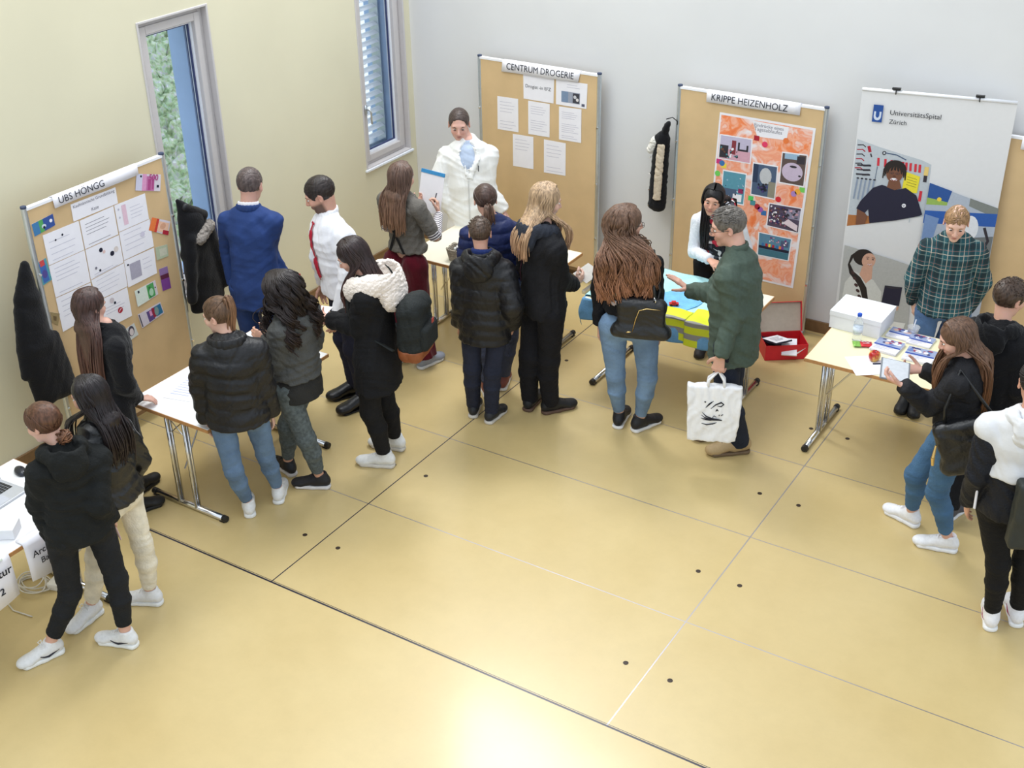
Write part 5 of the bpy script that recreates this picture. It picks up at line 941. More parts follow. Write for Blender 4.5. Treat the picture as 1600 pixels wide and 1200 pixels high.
def hair(p, style, c1, c2=None, end=None, W=.11, D=.06, vol=1.0, curl=0.0, n=150, rough=.42, tie=(-.088, 0, .03), tail=.25, seed=1, front=0.0, spread=1.0, recede=0.0, fw_=(.055, .10)):
    s = p.s * p.hs; R = p.R; he = p.J['he']; rs = np.random.RandomState(p.seed + seed); L = lambda q: he + (np.asarray(q) * s) @ R.T
    mat = hair_mat('hair_%d_%d_%d_%d' % (c1 + (sum(c2) if c2 else 0,)), c1, c2 or c1, rough); E = V3(-.012, 0, .030); r = V3(.1015, .0815, .0915) * vol
    F = Field(); F.ell(L(E), r * s, R, .01)
    if style in ('long', 'curly'): F.ell(L((.108, 0, -.052)), V3(.070, .056, .112) * s, R, .02, 's')
    else:
        F.ell(L((.110 - recede * .3, 0, -.045 + recede)), V3(.074, .085, .104 if style == 'short' else .114) * s, R, .016, 's'); F.ops.append(('i', lambda P: (((P - he) @ R) / s @ V3(.62, 0, -1) - (.058 if style == 'short' else .045)) * s, .012))
        for y in (-1, 1): F.ell(L((.012, y * .083, -.016)), V3(.030, .02, .034) * s, R, .012, 's')
    fd = folds(p.seed, .0022 if style == 'short' else .0012, .018); F.disp = fd
    if style == 'long':
        ez = end; e = V3(p.J['ch'][0], p.J['ch'][1], 0) - p.f * (D + .07) * s; m0 = L((-.055, 0, -.02)); m1 = V3(*(m0[:2] * .35 + e[:2] * .65), p.J['ne'][2] + .02); m2 = V3(e[0], e[1], ez + .05)
        F.cone(L((-.03, 0, 0)), m1, (.064 * s * vol, .048 * s), (W * .78 * s, .034 * s), p.hl, .03); F.cone(m1, m2, (W * .78 * s, .034 * s), (W * .76 * s, .022 * s), p.slat, .03)
    v, f = F.mesh(.0045 if style != 'curly' else .006); tip = np.clip((he[2] - v[:, 2]) / (max(.05, he[2] - (end or he[2] - .4))), 0, 1) ** 1.3 if end else np.zeros(len(v)); V = [v]; Fq = [f]; Tp = [tip]; b = len(v)
    def addp(paths, r0, r1, tt=None):
        nonlocal b
        v, f, t = strands(paths, r0, r1); V.append(v); Fq.append(f + b); Tp.append(np.clip((he[2] - v[:, 2]) / (he[2] - end), 0, 1) ** 1.3 if end else t * (0 if tt is None else tt)); b += len(v)
    def surf(dirs, k=1.0): dirs = dirs / np.linalg.norm(dirs, axis=-1, keepdims=True); return L(E + dirs / np.sqrt(((dirs / r) ** 2).sum(-1, keepdims=True)) * k)
    if style in ('tied', 'pony', 'bun'):
        td = unit(np.array(tie) - E); st = []
        for i in range(n):
            a = rs.uniform(0, 2 * math.pi); q = V3(.62 * math.cos(a) + .10, .9 * math.sin(a), 0)
            az = rs.uniform(-math.pi, math.pi); x, y = math.cos(az), math.sin(az); z = .42 if x > .55 else (.12 if x > -.1 else -.62); st.append(unit(V3(x, y, z + rs.uniform(0, .5))))
        st = np.array(st); tt = np.linspace(0, 1, 12)[None, :, None]; d = st[:, None] * (1 - tt) + td * tt; pa = surf(d, 1.012); addp(pa, .0046 * s, .0036 * s)
        T0 = L(E + td * (np.linalg.norm(np.array(tie) - E) + .006))
        if style == 'pony':
            out = unit(R @ td * V3(1, 1, .2)); ends = T0 - UP * tail * s + out * .03; M = 70; o = rs.normal(size=(M, 3)); 
            c = np.stack([np.tile(T0, (M, 1)) + o * .004, np.tile(T0 + out * .035 * s + UP * .004, (M, 1)) + o * .009, np.tile(T0 + out * .052 * s - UP * tail * .35 * s, (M, 1)) + o * V3(.013, .013, .01), np.tile(T0 + out * .04 * s - UP * tail * .7 * s, (M, 1)) + o * V3(.014, .014, .012), np.tile(ends, (M, 1)) + o * V3(.012, .012, .025)], 1); pa = cr(c, 16)
            if curl: ph = rs.uniform(0, 6, (M, 1)); x = np.linspace(0, 1, 16)[None]; pa = pa + curl * (np.sin(x * 22 + ph)[..., None] * p.hl + np.cos(x * 22 + ph)[..., None] * p.hf) * x[..., None]
            old = end; addp(pa, .0075 * s, .003 * s, 1.0)
            m = MB(); m.tube([T0 + out * .006 + (R @ V3(0, math.cos(a), math.sin(a))) * .015 * s - p.base for a in np.linspace(0, 6.283, 15)], .005 * s, 6); m.build('hair_tie', BLACKP, p.body, smooth=True)
        if style == 'bun':
            ps = []
            for i in range(46):
                a0 = rs.uniform(0, 6.28); ax = unit(R @ td + rs.normal(size=3) * .55); u = unit(np.cross(ax, UP + .1)); w = np.cross(ax, u); a = a0 + np.linspace(0, 4.4, 16); rad = rs.uniform(.018, .044) * s; ps.append(T0 + R @ td * .022 * s + u * (np.cos(a) * rad)[:, None] + w * (np.sin(a) * rad)[:, None] + ax * np.linspace(-.012, .012, 16)[:, None] * s)
            addp(np.array(ps), .006 * s, .003 * s, .9)
    if style in ('long', 'curly'):
        M = n; side = rs.choice([-1, 1], M); NC = 64; cl = rs.randint(0, NC, M); lo_, hi_ = (1.35, 3.14) if front == 0 else (1.15, 3.14); phi = rs.uniform(lo_, hi_, M); cph = rs.uniform(0, 6, (NC, 1)); cfq = rs.uniform(17, 27, (NC, 1)); cj = rs.normal(size=(NC, 3))
        if style == 'curly': cs = rs.choice([-1, 1], NC); cp = rs.uniform(lo_, hi_, NC); side = cs[cl]; phi = np.clip(cp[cl] + rs.normal(size=M) * .05, 1.1, 3.14)
        x0 = np.where(phi < 2.0, rs.uniform(-.01, .055, M), rs.uniform(-.08, .02, M))
        c0 = np.stack([(x0 - E[0]), side * .004 * np.ones(M), np.full(M, .09)], 1); c0 = surf(c0, 1.03); dr = lambda el: np.stack([np.cos(phi) * math.cos(el), side * np.sin(phi) * math.cos(el), np.full(M, math.sin(el))], 1)
        c1_ = surf(dr(.75), 1.03 + 0 * rs.rand()); c2_ = surf(dr(.1), 1.04 + curl * 3); c3 = L(E + dr(0) * np.stack([np.full(M, .095), np.full(M, .083), np.full(M, 1)], 1) * (1.0 if style == 'long' else 1.32) - V3(0, 0, .075))
        w = np.sin(phi) * side + (cj[cl, 0] * .10 + rs.normal(size=M) * .035 if style == 'curly' else rs.normal(size=M) * .05); fr = (phi < 2.05) & (rs.rand(M) < front); bk = np.where(fr, .14, -(D + .07)) * s; 
        e = V3(p.J['ch'][0], p.J['ch'][1], 0); jit = rs.normal(size=(M, 3)); lay = rs.uniform(-.3, 1.0, M) * .028 * s
        if style == 'curly': lay = rs.uniform(-.3, 1.0, NC)[cl] * .03 * s + rs.normal(size=M) * .004; jit = cj[cl] * .9 + jit * .35
        latv = np.where(fr, side * rs.uniform(fw_[0], fw_[1], M), w * W * spread) * s
        m1 = e + p.slat * latv[:, None] * .95 + p.f * (bk * .80 - lay * np.where(fr, -1, 1))[:, None] + UP * (p.J['ne'][2] + .0) ; m2 = e + p.slat * latv[:, None] + p.f * (bk - lay * np.where(fr, -1, 1))[:, None] + UP * ((p.J['ne'][2] + end) * .5); m3 = e + p.slat * (latv * .92)[:, None] + p.f * (bk * .98 - lay * .8)[:, None] + UP * end + jit * V3(.008, .008, .022)
        pa = cr(np.stack([c0, c1_, c2_, c3, m1 + jit * .004, m2 + jit * .005, m3], 1), 30 if style == 'curly' else 20)
        if style == 'curly':
            x = np.linspace(0, 1, 30)[None]; ph = cph[cl] + rs.normal(size=(M, 1)) * .25; fq = cfq[cl]; am = curl * s * np.clip((x - .10) * 1.8, 0, 1); pa = pa + (am * np.sin(x * fq + ph))[..., None] * p.slat + (am * np.cos(x * fq + ph))[..., None] * p.f + jit[:, None] * .012 * x[..., None]
        else: x = np.linspace(0, 1, 20)[None]; ph = rs.uniform(0, 6, (M, 1)); pa = pa + ((.004 + curl) * np.sin(x * 9 + ph) * x)[..., None] * p.slat
        addp(pa, .0085 * s if style == 'long' else .0052 * s, .0024 * s)
    if style == 'short' and n:
        M = n; d = rs.normal(size=(M, 3)); d[:, 2] = np.abs(d[:, 2]) + .15; d[:, 0] -= .25; d = d / np.linalg.norm(d, axis=1, keepdims=True); ok = ~((d[:, 0] > .55) & (d[:, 2] < .5)); d = d[ok]; c0 = surf(d, .99); out = (c0 - L(E)); out /= np.linalg.norm(out, axis=1, keepdims=True); fw = R @ V3(.7, .25, 0); c1_ = c0 + (out * .35 + fw) * .012 * s; c2_ = c0 + (out * .3 + fw * 1.6) * .020 * s; addp(cr(np.stack([c0, c1_, c2_], 1), 5), .0045 * s, .0012 * s)
    v = np.concatenate(V); f = np.concatenate(Fq); o = np_mesh('hair', v, f, mat, p.body, p.base, floats={'tipness': np.concatenate(Tp)}); return o
def arc(p, c, rx, ry, a0, a1, z0, z1, n=14, bulge=0.0):   # ring around the neck, angle 0 = front; z0 front height, z1 back height
    out = []
    for a in np.linspace(a0, a1, n): out.append(c + p.f * rx * math.cos(a) + p.slat * ry * math.sin(a) + UP * (z0 + (z1 - z0) * (1 - math.cos(a)) / 2)); 
    return out
def hood(p, mat, size=1.0, name='hood', r=.034, sack=1.0, fur=None, h=.0065):
    s = p.s * size; F = Field(); c = p.J['ne'] - p.f * .03 * s; A = arc(p, c, .085 * s, .095 * s, .5, 2 * math.pi - .5, -.045 * s, .015 * s, 16)
    for i in range(len(A) - 1): F.cone(A[i], A[i + 1], (r * s, r * s * 1.15), (r * s, r * s * 1.15), None, .03)
    if sack: R = np.stack([p.f, p.slat, UP], 1); F.ell(c - p.f * .105 * s - UP * .065 * s, V3(.050, .105, .095 * sack) * s, R, .05); F.ell(c - p.f * .06 * s + UP * .035 * s, V3(.055, .075, .062) * s, R, .03, 's')
    F.disp = folds(p.seed + 9, .005, .06) if fur is None else (lambda P, a=folds(p.seed + 3, .006, .022), b=folds(p.seed + 8, .004, .05): a(P) + b(P)); return put(p, name, F, mat, h)
def collar(p, mat, r=.058, hgt=.022, z=.0, t=.008, name='collar', open_=.35, back=.012, flare=1.0):
    s = p.s; F = Field(); c = p.J['ne'] + UP * (z + (.020 if p.male else 0)) * s; A = arc(p, c, r * s, r * s * 1.02, open_, 2 * math.pi - open_, -.022 * s, back * s, 18)
    for i in range(len(A) - 1): F.cone(A[i], A[i + 1], (hgt * s, t * s), (hgt * s, t * s), UP, .01)
    return put(p, name, F, mat, .005, wr=False)
def belt_strap(p, mat, pts, w, t, name, parent=None):
    m = MB()
    for i in range(len(pts) - 1): m.bar(np.array(pts[i]) - p.base, np.array(pts[i + 1]) - p.base, w, t)
    return m.build(name, mat, parent or p.body, bevel=.001)

# joint positions of the people (metres), facing of chest, head and feet
JD = {
'hoodie_bun': {'pe': [-4.88, 3.334, 0.852], 'ch': [-4.876, 3.349, 1.288], 'ne': [-4.891, 3.339, 1.36], 'he': [-4.954, 3.319, 1.485], 'sl': [-4.926, 3.212, 1.279], 'sr': [-4.799, 3.478, 1.268], 'el': [-5.012, 3.228, 1.024], 'er': [-4.744, 3.381, 1.019], 'wl': [-5.018, 3.258, 0.784], 'wr': [-4.836, 3.507, 0.834], 'hl': [-4.924, 3.263, 0.822], 'hr': [-4.853, 3.415, 0.836], 'kl': [-4.967, 3.25, 0.433], 'kr': [-4.805, 3.439, 0.459], 'al': [-5.103, 3.143, 0.086], 'ar': [-4.804, 3.421, 0.084], 'fl': -1.89, 'fr': -2.85, 'h': 1.609, 'yaw': 155, 'hy': 195, 'hp': 15},
'white_trousers': {'pe': [-4.922, 3.631, 0.852], 'ch': [-4.926, 3.617, 1.287], 'ne': [-4.937, 3.623, 1.358], 'he': [-4.949, 3.618, 1.496], 'sl': [-4.917, 3.467, 1.258], 'sr': [-4.942, 3.762, 1.25], 'el': [-4.891, 3.418, 0.992], 'er': [-4.928, 3.84, 0.99], 'wl': [-4.994, 3.429, 0.773], 'wr': [-5.027, 3.805, 0.773], 'hl': [-4.939, 3.546, 0.831], 'hr': [-4.953, 3.713, 0.842], 'kl': [-5.059, 3.521, 0.459], 'kr': [-4.922, 3.739, 0.461], 'al': [-5.165, 3.493, 0.086], 'ar': [-4.959, 3.759, 0.085], 'fl': -1.51, 'fr': -2.71, 'h': 1.615, 'yaw': 185, 'hy': 200, 'hp': 15},
'long_hair_coat': {'pe': [-5.765, 4.34, 0.833], 'ch': [-5.766, 4.442, 1.268], 'ne': [-5.78, 4.435, 1.344], 'he': [-5.842, 4.403, 1.47], 'sl': [-5.922, 4.432, 1.284], 'sr': [-5.63, 4.372, 1.283], 'el': [-5.974, 4.456, 1.017], 'er': [-5.605, 4.363, 1.012], 'wl': [-5.947, 4.539, 0.789], 'wr': [-5.692, 4.492, 0.824], 'hl': [-5.854, 4.336, 0.814], 'hr': [-5.689, 4.307, 0.805], 'kl': [-5.911, 4.345, 0.429], 'kr': [-5.77, 4.396, 0.428], 'al': [-5.739, 4.364, 0.085], 'ar': [-5.897, 4.542, 0.086], 'fl': 1.25, 'fr': 1.65, 'h': 1.627, 'yaw': 80, 'hy': 85, 'hp': 15},
'ponytail_puffer': {'pe': [-4.973, 4.656, 0.837], 'ch': [-4.978, 4.664, 1.28], 'ne': [-4.993, 4.671, 1.355], 'he': [-5.042, 4.682, 1.489], 'sl': [-5.087, 4.56, 1.288], 'sr': [-4.872, 4.772, 1.284], 'el': [-5.17, 4.585, 1.03], 'er': [-4.879, 4.795, 1.012], 'wl': [-5.168, 4.583, 0.787], 'wr': [-4.899, 4.859, 0.778], 'hl': [-5.049, 4.612, 0.825], 'hr': [-4.929, 4.732, 0.821], 'kl': [-5.032, 4.607, 0.437], 'kr': [-4.972, 4.839, 0.447], 'al': [-5.094, 4.748, 0.085], 'ar': [-5.03, 4.969, 0.086], 'fl': 2.42, 'fr': 2.13, 'h': 1.622, 'yaw': 135, 'hy': 195, 'hp': 15},
'curly_grey': {'pe': [-4.926, 5.168, 0.829], 'ch': [-4.926, 5.18, 1.273], 'ne': [-4.928, 5.185, 1.348], 'he': [-4.972, 5.145, 1.475], 'sl': [-4.911, 5.03, 1.291], 'sr': [-4.914, 5.332, 1.292], 'el': [-4.963, 5.026, 1.022], 'er': [-4.952, 5.378, 1.025], 'wl': [-5.15, 5.169, 1.091], 'wr': [-5.187, 5.316, 0.995], 'hl': [-4.948, 5.083, 0.831], 'hr': [-4.949, 5.253, 0.821], 'kl': [-4.87, 5.115, 0.452], 'kr': [-5.081, 5.174, 0.455], 'al': [-4.886, 5.225, 0.085], 'ar': [-5.186, 5.248, 0.086], 'fl': -2.65, 'fr': 2.84, 'h': 1.631, 'yaw': 180, 'hy': 195, 'hp': 15},
'blue_suit': {'pe': [-5.979, 5.955, 0.958], 'ch': [-5.978, 5.963, 1.455], 'ne': [-5.984, 5.977, 1.538], 'he': [-5.991, 6.023, 1.691], 'sl': [-6.137, 5.907, 1.475], 'sr': [-5.832, 6.048, 1.479], 'el': [-6.237, 5.97, 1.192], 'er': [-5.939, 6.073, 1.192], 'wl': [-6.214, 5.95, 0.919], 'wr': [-5.839, 6.122, 0.941], 'hl': [-6.074, 5.932, 0.95], 'hr': [-5.9, 6.013, 0.95], 'kl': [-6.09, 5.956, 0.513], 'kr': [-5.905, 6.042, 0.513], 'al': [-6.05, 5.904, 0.085], 'ar': [-5.891, 5.979, 0.085], 'fl': 2.16, 'fr': 1.86, 'h': 1.829, 'yaw': 115, 'hy': 110, 'hp': 15},
'white_shirt': {'pe': [-5.407, 6.225, 0.963], 'ch': [-5.432, 6.162, 1.45], 'ne': [-5.434, 6.173, 1.531], 'he': [-5.468, 6.152, 1.683], 'sl': [-5.249, 6.122, 1.454], 'sr': [-5.567, 6.291, 1.444], 'el': [-5.219, 6.074, 1.154], 'er': [-5.627, 6.253, 1.147], 'wl': [-5.268, 6.001, 0.896], 'wr': [-5.686, 6.339, 0.896], 'hl': [-5.311, 6.202, 0.946], 'hr': [-5.475, 6.297, 0.946], 'kl': [-5.311, 6.183, 0.511], 'kr': [-5.484, 6.286, 0.51], 'al': [-5.294, 6.238, 0.085], 'ar': [-5.47, 6.352, 0.085], 'fl': 4.34, 'fr': -2.15, 'h': 1.816, 'yaw': 240, 'hy': 215, 'hp': 25},
'fur_hood': {'pe': [-4.664, 5.651, 0.861], 'ch': [-4.685, 5.667, 1.337], 'ne': [-4.716, 5.666, 1.421], 'he': [-4.801, 5.655, 1.556], 'sl': [-4.623, 5.524, 1.38], 'sr': [-4.708, 5.825, 1.374], 'el': [-4.708, 5.559, 1.11], 'er': [-4.822, 5.817, 1.11], 'wl': [-4.963, 5.572, 1.098], 'wr': [-5.032, 5.706, 1.012], 'hl': [-4.649, 5.564, 0.886], 'hr': [-4.695, 5.737, 0.883], 'kl': [-4.687, 5.57, 0.479], 'kr': [-4.725, 5.769, 0.476], 'al': [-4.669, 5.658, 0.085], 'ar': [-4.738, 5.876, 0.085], 'fl': -2.73, 'fr': -2.91, 'h': 1.708, 'yaw': 195, 'hy': 205, 'hp': 30},
'striped_sleeves': {'pe': [-5.393, 7.004, 0.891], 'ch': [-5.403, 6.995, 1.348], 'ne': [-5.42, 6.976, 1.42], 'he': [-5.38, 6.963, 1.558], 'sl': [-5.562, 6.984, 1.356], 'sr': [-5.25, 6.955, 1.356], 'el': [-5.616, 7.054, 1.085], 'er': [-5.16, 7.046, 1.103], 'wl': [-5.587, 7.293, 1.168], 'wr': [-5.275, 7.255, 1.19], 'hl': [-5.484, 6.986, 0.885], 'hr': [-5.308, 6.97, 0.886], 'kl': [-5.508, 7.012, 0.481], 'kr': [-5.331, 6.995, 0.481], 'al': [-5.496, 6.945, 0.085], 'ar': [-5.273, 6.971, 0.085], 'fl': 1.63, 'fr': 1.33, 'h': 1.696, 'yaw': 85, 'hy': 85, 'hp': 10},
'white_coat': {'pe': [-5.633, 8.198, 0.865], 'ch': [-5.638, 8.214, 1.34], 'ne': [-5.647, 8.226, 1.426], 'he': [-5.719, 8.211, 1.564], 'sl': [-5.497, 8.312, 1.342], 'sr': [-5.79, 8.128, 1.342], 'el': [-5.507, 8.271, 1.056], 'er': [-5.847, 8.033, 1.074], 'wl': [-5.374, 8.323, 0.841], 'wr': [-5.744, 8.092, 0.845], 'hl': [-5.567, 8.269, 0.886], 'hr': [-5.719, 8.177, 0.888], 'kl': [-5.488, 8.297, 0.483], 'kr': [-5.651, 8.192, 0.483], 'al': [-5.557, 8.345, 0.085], 'ar': [-5.694, 8.267, 0.085], 'fl': 5.42, 'fr': 5.12, 'h': 1.719, 'yaw': 302, 'hy': 302, 'hp': 15},
'boy_puffer': {'pe': [-4.371, 6.499, 0.846], 'ch': [-4.373, 6.498, 1.275], 'ne': [-4.378, 6.501, 1.347], 'he': [-4.405, 6.526, 1.48], 'sl': [-4.509, 6.441, 1.26], 'sr': [-4.236, 6.551, 1.258], 'el': [-4.498, 6.423, 0.994], 'er': [-4.145, 6.508, 1.008], 'wl': [-4.572, 6.486, 0.777], 'wr': [-4.215, 6.612, 0.806], 'hl': [-4.449, 6.468, 0.828], 'hr': [-4.294, 6.531, 0.83], 'kl': [-4.469, 6.471, 0.448], 'kr': [-4.312, 6.498, 0.453], 'al': [-4.526, 6.552, 0.085], 'ar': [-4.363, 6.544, 0.085], 'fl': 2.03, 'fr': 1.57, 'h': 1.586, 'yaw': 112, 'hy': 120, 'hp': 15},
'navy_puffer': {'pe': [-4.548, 6.927, 0.883], 'ch': [-4.56, 6.921, 1.333], 'ne': [-4.569, 6.926, 1.409], 'he': [-4.625, 6.929, 1.542], 'sl': [-4.69, 6.836, 1.328], 'sr': [-4.438, 7.013, 1.327], 'el': [-4.718, 6.797, 1.053], 'er': [-4.385, 7.03, 1.053], 'wl': [-4.759, 6.868, 0.817], 'wr': [-4.438, 7.093, 0.817], 'hl': [-4.624, 6.882, 0.868], 'hr': [-4.481, 6.983, 0.869], 'kl': [-4.655, 6.896, 0.471], 'kr': [-4.485, 6.996, 0.471], 'al': [-4.598, 6.847, 0.085], 'ar': [-4.558, 7.008, 0.085], 'fl': 2.33, 'fr': 1.95, 'h': 1.663, 'yaw': 125, 'hy': 130, 'hp': 15},
'blond_hoodie': {'pe': [-4.068, 6.795, 0.937], 'ch': [-4.072, 6.803, 1.422], 'ne': [-4.078, 6.821, 1.507], 'he': [-4.09, 6.867, 1.66], 'sl': [-4.218, 6.879, 1.416], 'sr': [-3.932, 6.716, 1.425], 'el': [-4.272, 6.9, 1.124], 'er': [-3.94, 6.793, 1.139], 'wl': [-4.225, 6.97, 0.872], 'wr': [-3.955, 7.02, 1.002], 'hl': [-4.148, 6.844, 0.915], 'hr': [-3.987, 6.751, 0.917], 'kl': [-4.169, 6.774, 0.495], 'kr': [-4.022, 6.795, 0.496], 'al': [-4.218, 6.846, 0.085], 'ar': [-4.057, 6.873, 0.085], 'fl': 1.73, 'fr': 0.94, 'h': 1.773, 'yaw': 60, 'hy': 50, 'hp': 15},
'curly_handbag': {'pe': [-3.416, 6.835, 0.909], 'ch': [-3.432, 6.839, 1.384], 'ne': [-3.444, 6.854, 1.466], 'he': [-3.486, 6.885, 1.612], 'sl': [-3.586, 6.785, 1.393], 'sr': [-3.282, 6.897, 1.394], 'el': [-3.654, 6.849, 1.116], 'er': [-3.301, 6.99, 1.118], 'wl': [-3.647, 6.846, 0.855], 'wr': [-3.263, 6.987, 0.86], 'hl': [-3.509, 6.822, 0.897], 'hr': [-3.337, 6.884, 0.898], 'kl': [-3.515, 6.854, 0.481], 'kr': [-3.299, 6.922, 0.484], 'al': [-3.533, 6.969, 0.085], 'ar': [-3.377, 6.99, 0.085], 'fl': 1.83, 'fr': 1.18, 'h': 1.739, 'yaw': 110, 'hy': 45, 'hp': 5},
'krippe_woman': {'pe': [-3.421, 8.313, 0.824], 'ch': [-3.398, 8.237, 1.239], 'ne': [-3.392, 8.252, 1.307], 'he': [-3.41, 8.138, 1.374], 'sl': [-3.259, 8.277, 1.208], 'sr': [-3.528, 8.175, 1.198], 'el': [-3.209, 8.348, 0.96], 'er': [-3.532, 8.135, 0.936], 'wl': [-3.196, 8.242, 0.751], 'wr': [-3.351, 7.99, 0.965], 'hl': [-3.346, 8.348, 0.815], 'hr': [-3.501, 8.292, 0.815], 'kl': [-3.323, 8.318, 0.442], 'kr': [-3.49, 8.256, 0.442], 'al': [-3.376, 8.398, 0.085], 'ar': [-3.504, 8.352, 0.085], 'fl': 5.21, 'fr': 4.91, 'h': 1.564, 'yaw': 290, 'hy': 285, 'hp': 5},
'green_shirt': {'pe': [-2.712, 6.993, 0.951], 'ch': [-2.726, 7, 1.447], 'ne': [-2.751, 7.006, 1.533], 'he': [-2.824, 7.024, 1.678], 'sl': [-2.728, 6.819, 1.461], 'sr': [-2.792, 7.169, 1.437], 'el': [-2.668, 6.842, 1.164], 'er': [-2.914, 7.051, 1.175], 'wl': [-2.695, 6.732, 0.914], 'wr': [-3.13, 7.19, 1.082], 'hl': [-2.716, 6.898, 0.925], 'hr': [-2.732, 7.087, 0.929], 'kl': [-2.713, 6.939, 0.49], 'kr': [-2.754, 7.085, 0.496], 'al': [-2.641, 7.072, 0.085], 'ar': [-2.809, 7.194, 0.085], 'fl': -2.43, 'fr': -2.56, 'h': 1.812, 'yaw': 185, 'hy': 205, 'hp': 15},
'plaid_shirt': {'pe': [-1.671, 8.248, 0.882], 'ch': [-1.681, 8.246, 1.339], 'ne': [-1.685, 8.256, 1.414], 'he': [-1.673, 8.174, 1.532], 'sl': [-1.532, 8.295, 1.343], 'sr': [-1.827, 8.188, 1.343], 'el': [-1.469, 8.352, 1.074], 'er': [-1.892, 8.173, 1.069], 'wl': [-1.541, 8.389, 0.835], 'wr': [-1.906, 8.302, 0.852], 'hl': [-1.593, 8.285, 0.851], 'hr': [-1.758, 8.225, 0.858], 'kl': [-1.671, 8.288, 0.45], 'kr': [-1.764, 8.171, 0.457], 'al': [-1.843, 8.322, 0.086], 'ar': [-1.775, 8.314, 0.085], 'fl': -1.51, 'fr': 4.91, 'h': 1.688, 'yaw': 290, 'hy': 285, 'hp': 20},
'long_brown_bag': {'pe': [-1.166, 6.64, 0.81], 'ch': [-1.177, 6.657, 1.264], 'ne': [-1.178, 6.658, 1.342], 'he': [-1.244, 6.631, 1.465], 'sl': [-1.171, 6.503, 1.281], 'sr': [-1.243, 6.798, 1.286], 'el': [-1.315, 6.547, 1.041], 'er': [-1.21, 6.871, 1.02], 'wl': [-1.45, 6.418, 1.196], 'wr': [-1.441, 6.839, 1.105], 'hl': [-1.159, 6.556, 0.84], 'hr': [-1.205, 6.722, 0.828], 'kl': [-1.194, 6.588, 0.45], 'kr': [-1.358, 6.707, 0.456], 'al': [-1.098, 6.683, 0.085], 'ar': [-1.372, 6.845, 0.086], 'fl': -2.93, 'fr': 2.77, 'h': 1.654, 'yaw': 195, 'hy': 200, 'hp': 25},
'boy_hoodie': {'pe': [-1.079, 7.05, 0.868], 'ch': [-1.087, 7.061, 1.328], 'ne': [-1.087, 7.075, 1.407], 'he': [-1.089, 7.12, 1.549], 'sl': [-1.234, 7.111, 1.336], 'sr': [-0.944, 7.005, 1.347], 'el': [-1.288, 7.121, 1.059], 'er': [-0.9, 6.983, 1.068], 'wl': [-1.25, 7.198, 0.822], 'wr': [-0.878, 7.06, 0.829], 'hl': [-1.159, 7.093, 0.851], 'hr': [-0.993, 7.034, 0.845], 'kl': [-1.168, 7.149, 0.453], 'kr': [-1.05, 7.103, 0.448], 'al': [-1.178, 6.996, 0.085], 'ar': [-1.176, 7.227, 0.086], 'fl': 1.37, 'fr': 0.83, 'h': 1.682, 'yaw': 70, 'hy': 55, 'hp': 15},
'white_yoke': {'pe': [-0.691, 6.025, 0.897], 'ch': [-0.718, 6.027, 1.358], 'ne': [-0.716, 6.052, 1.434], 'he': [-0.729, 6.105, 1.574], 'sl': [-0.873, 5.984, 1.344], 'sr': [-0.594, 6.118, 1.339], 'el': [-0.888, 5.939, 1.063], 'er': [-0.509, 6.118, 1.067], 'wl': [-0.918, 6.026, 0.826], 'wr': [-0.556, 6.194, 0.828], 'hl': [-0.781, 6.008, 0.88], 'hr': [-0.62, 6.082, 0.881], 'kl': [-0.709, 6.034, 0.48], 'kr': [-0.589, 6.139, 0.48], 'al': [-0.693, 6.105, 0.085], 'ar': [-0.577, 6.213, 0.085], 'fl': 1.87, 'fr': 1.91, 'h': 1.696, 'yaw': 115, 'hy': 110, 'hp': 15},
}
BLK = fabric('black_cotton', (27, 27, 30), .9); BLK2 = fabric('black_wool', (20, 20, 24), .95, sheen=.1); PUF = fabric('black_puffer_nylon', (24, 24, 28), .5, bump=.5, bscale=40, spec=.5); LEA = fabric('black_leather', (26, 27, 30), .38, bump=.3, bscale=60, spec=.6)
HAND_F = lambda s_: {'d': (.9, .25 * s_, .15), 'n': (.0, -s_, -.35), 'curl': .55}
# 1 girl in dark green-black hoodie with a low bun, front left
p = person('hoodie_bun', 'girl in a black hoodie with brown hair in a low bun, black trousers, stepping left', skin=(222, 176, 156))
hair(p, 'bun', (92, 62, 46), (132, 88, 58), tie=(-.072, 0, -.075), n=170)
HD = fabric('dark_green_black_sweat', (33, 35, 35), .9); put(p, 'hooded_sweatshirt', top(p, .80, .022, waist=(.138, .106), amp=.008, sl=(.056, .050, .040)), HD); hood(p, HD)
put(p, 'trousers', pants(p, .90, th=.086, kn=.062, cf=.060, an=.047, end=.075), fabric('charcoal_trousers', (36, 38, 42))); shoes(p, (226, 226, 226), (236, 236, 232), mark=(24, 24, 40))
m = MB(); q = p.grip['r'] - V3(0, 0, .03); m.bar(V3(0, 0, .07), V3(.01, .02, -.07), .075, .009, up=tuple(p.l)); o = m.build('phone', pmat('pale_pink_case', rgb(206, 176, 176), .5), bevel=.003); o.location = tuple(q); tag(o, 'pale pink phone held low by the girl in the black hoodie', 'phone')
# 2 girl in white trousers and black leather jacket
p = person('white_trousers', 'girl with long black hair, black leather jacket and cream white trousers', skin=(214, 164, 142))
hair(p, 'long', (34, 28, 30), (46, 34, 32), end=1.16, W=.085, D=.07, front=.5, n=150)
put(p, 'leather_jacket', top(p, .86, .022, waist=(.130, .102), amp=.008), LEA); collar(p, LEA, .072, .026, -.012, .009)
put(p, 'white_trousers', pants(p, .95, th=.086, kn=.060, cf=.062, an=.046, end=.055), fabric('cream_denim', (226, 218, 200))); shoes(p, (222, 222, 224), (228, 228, 226))
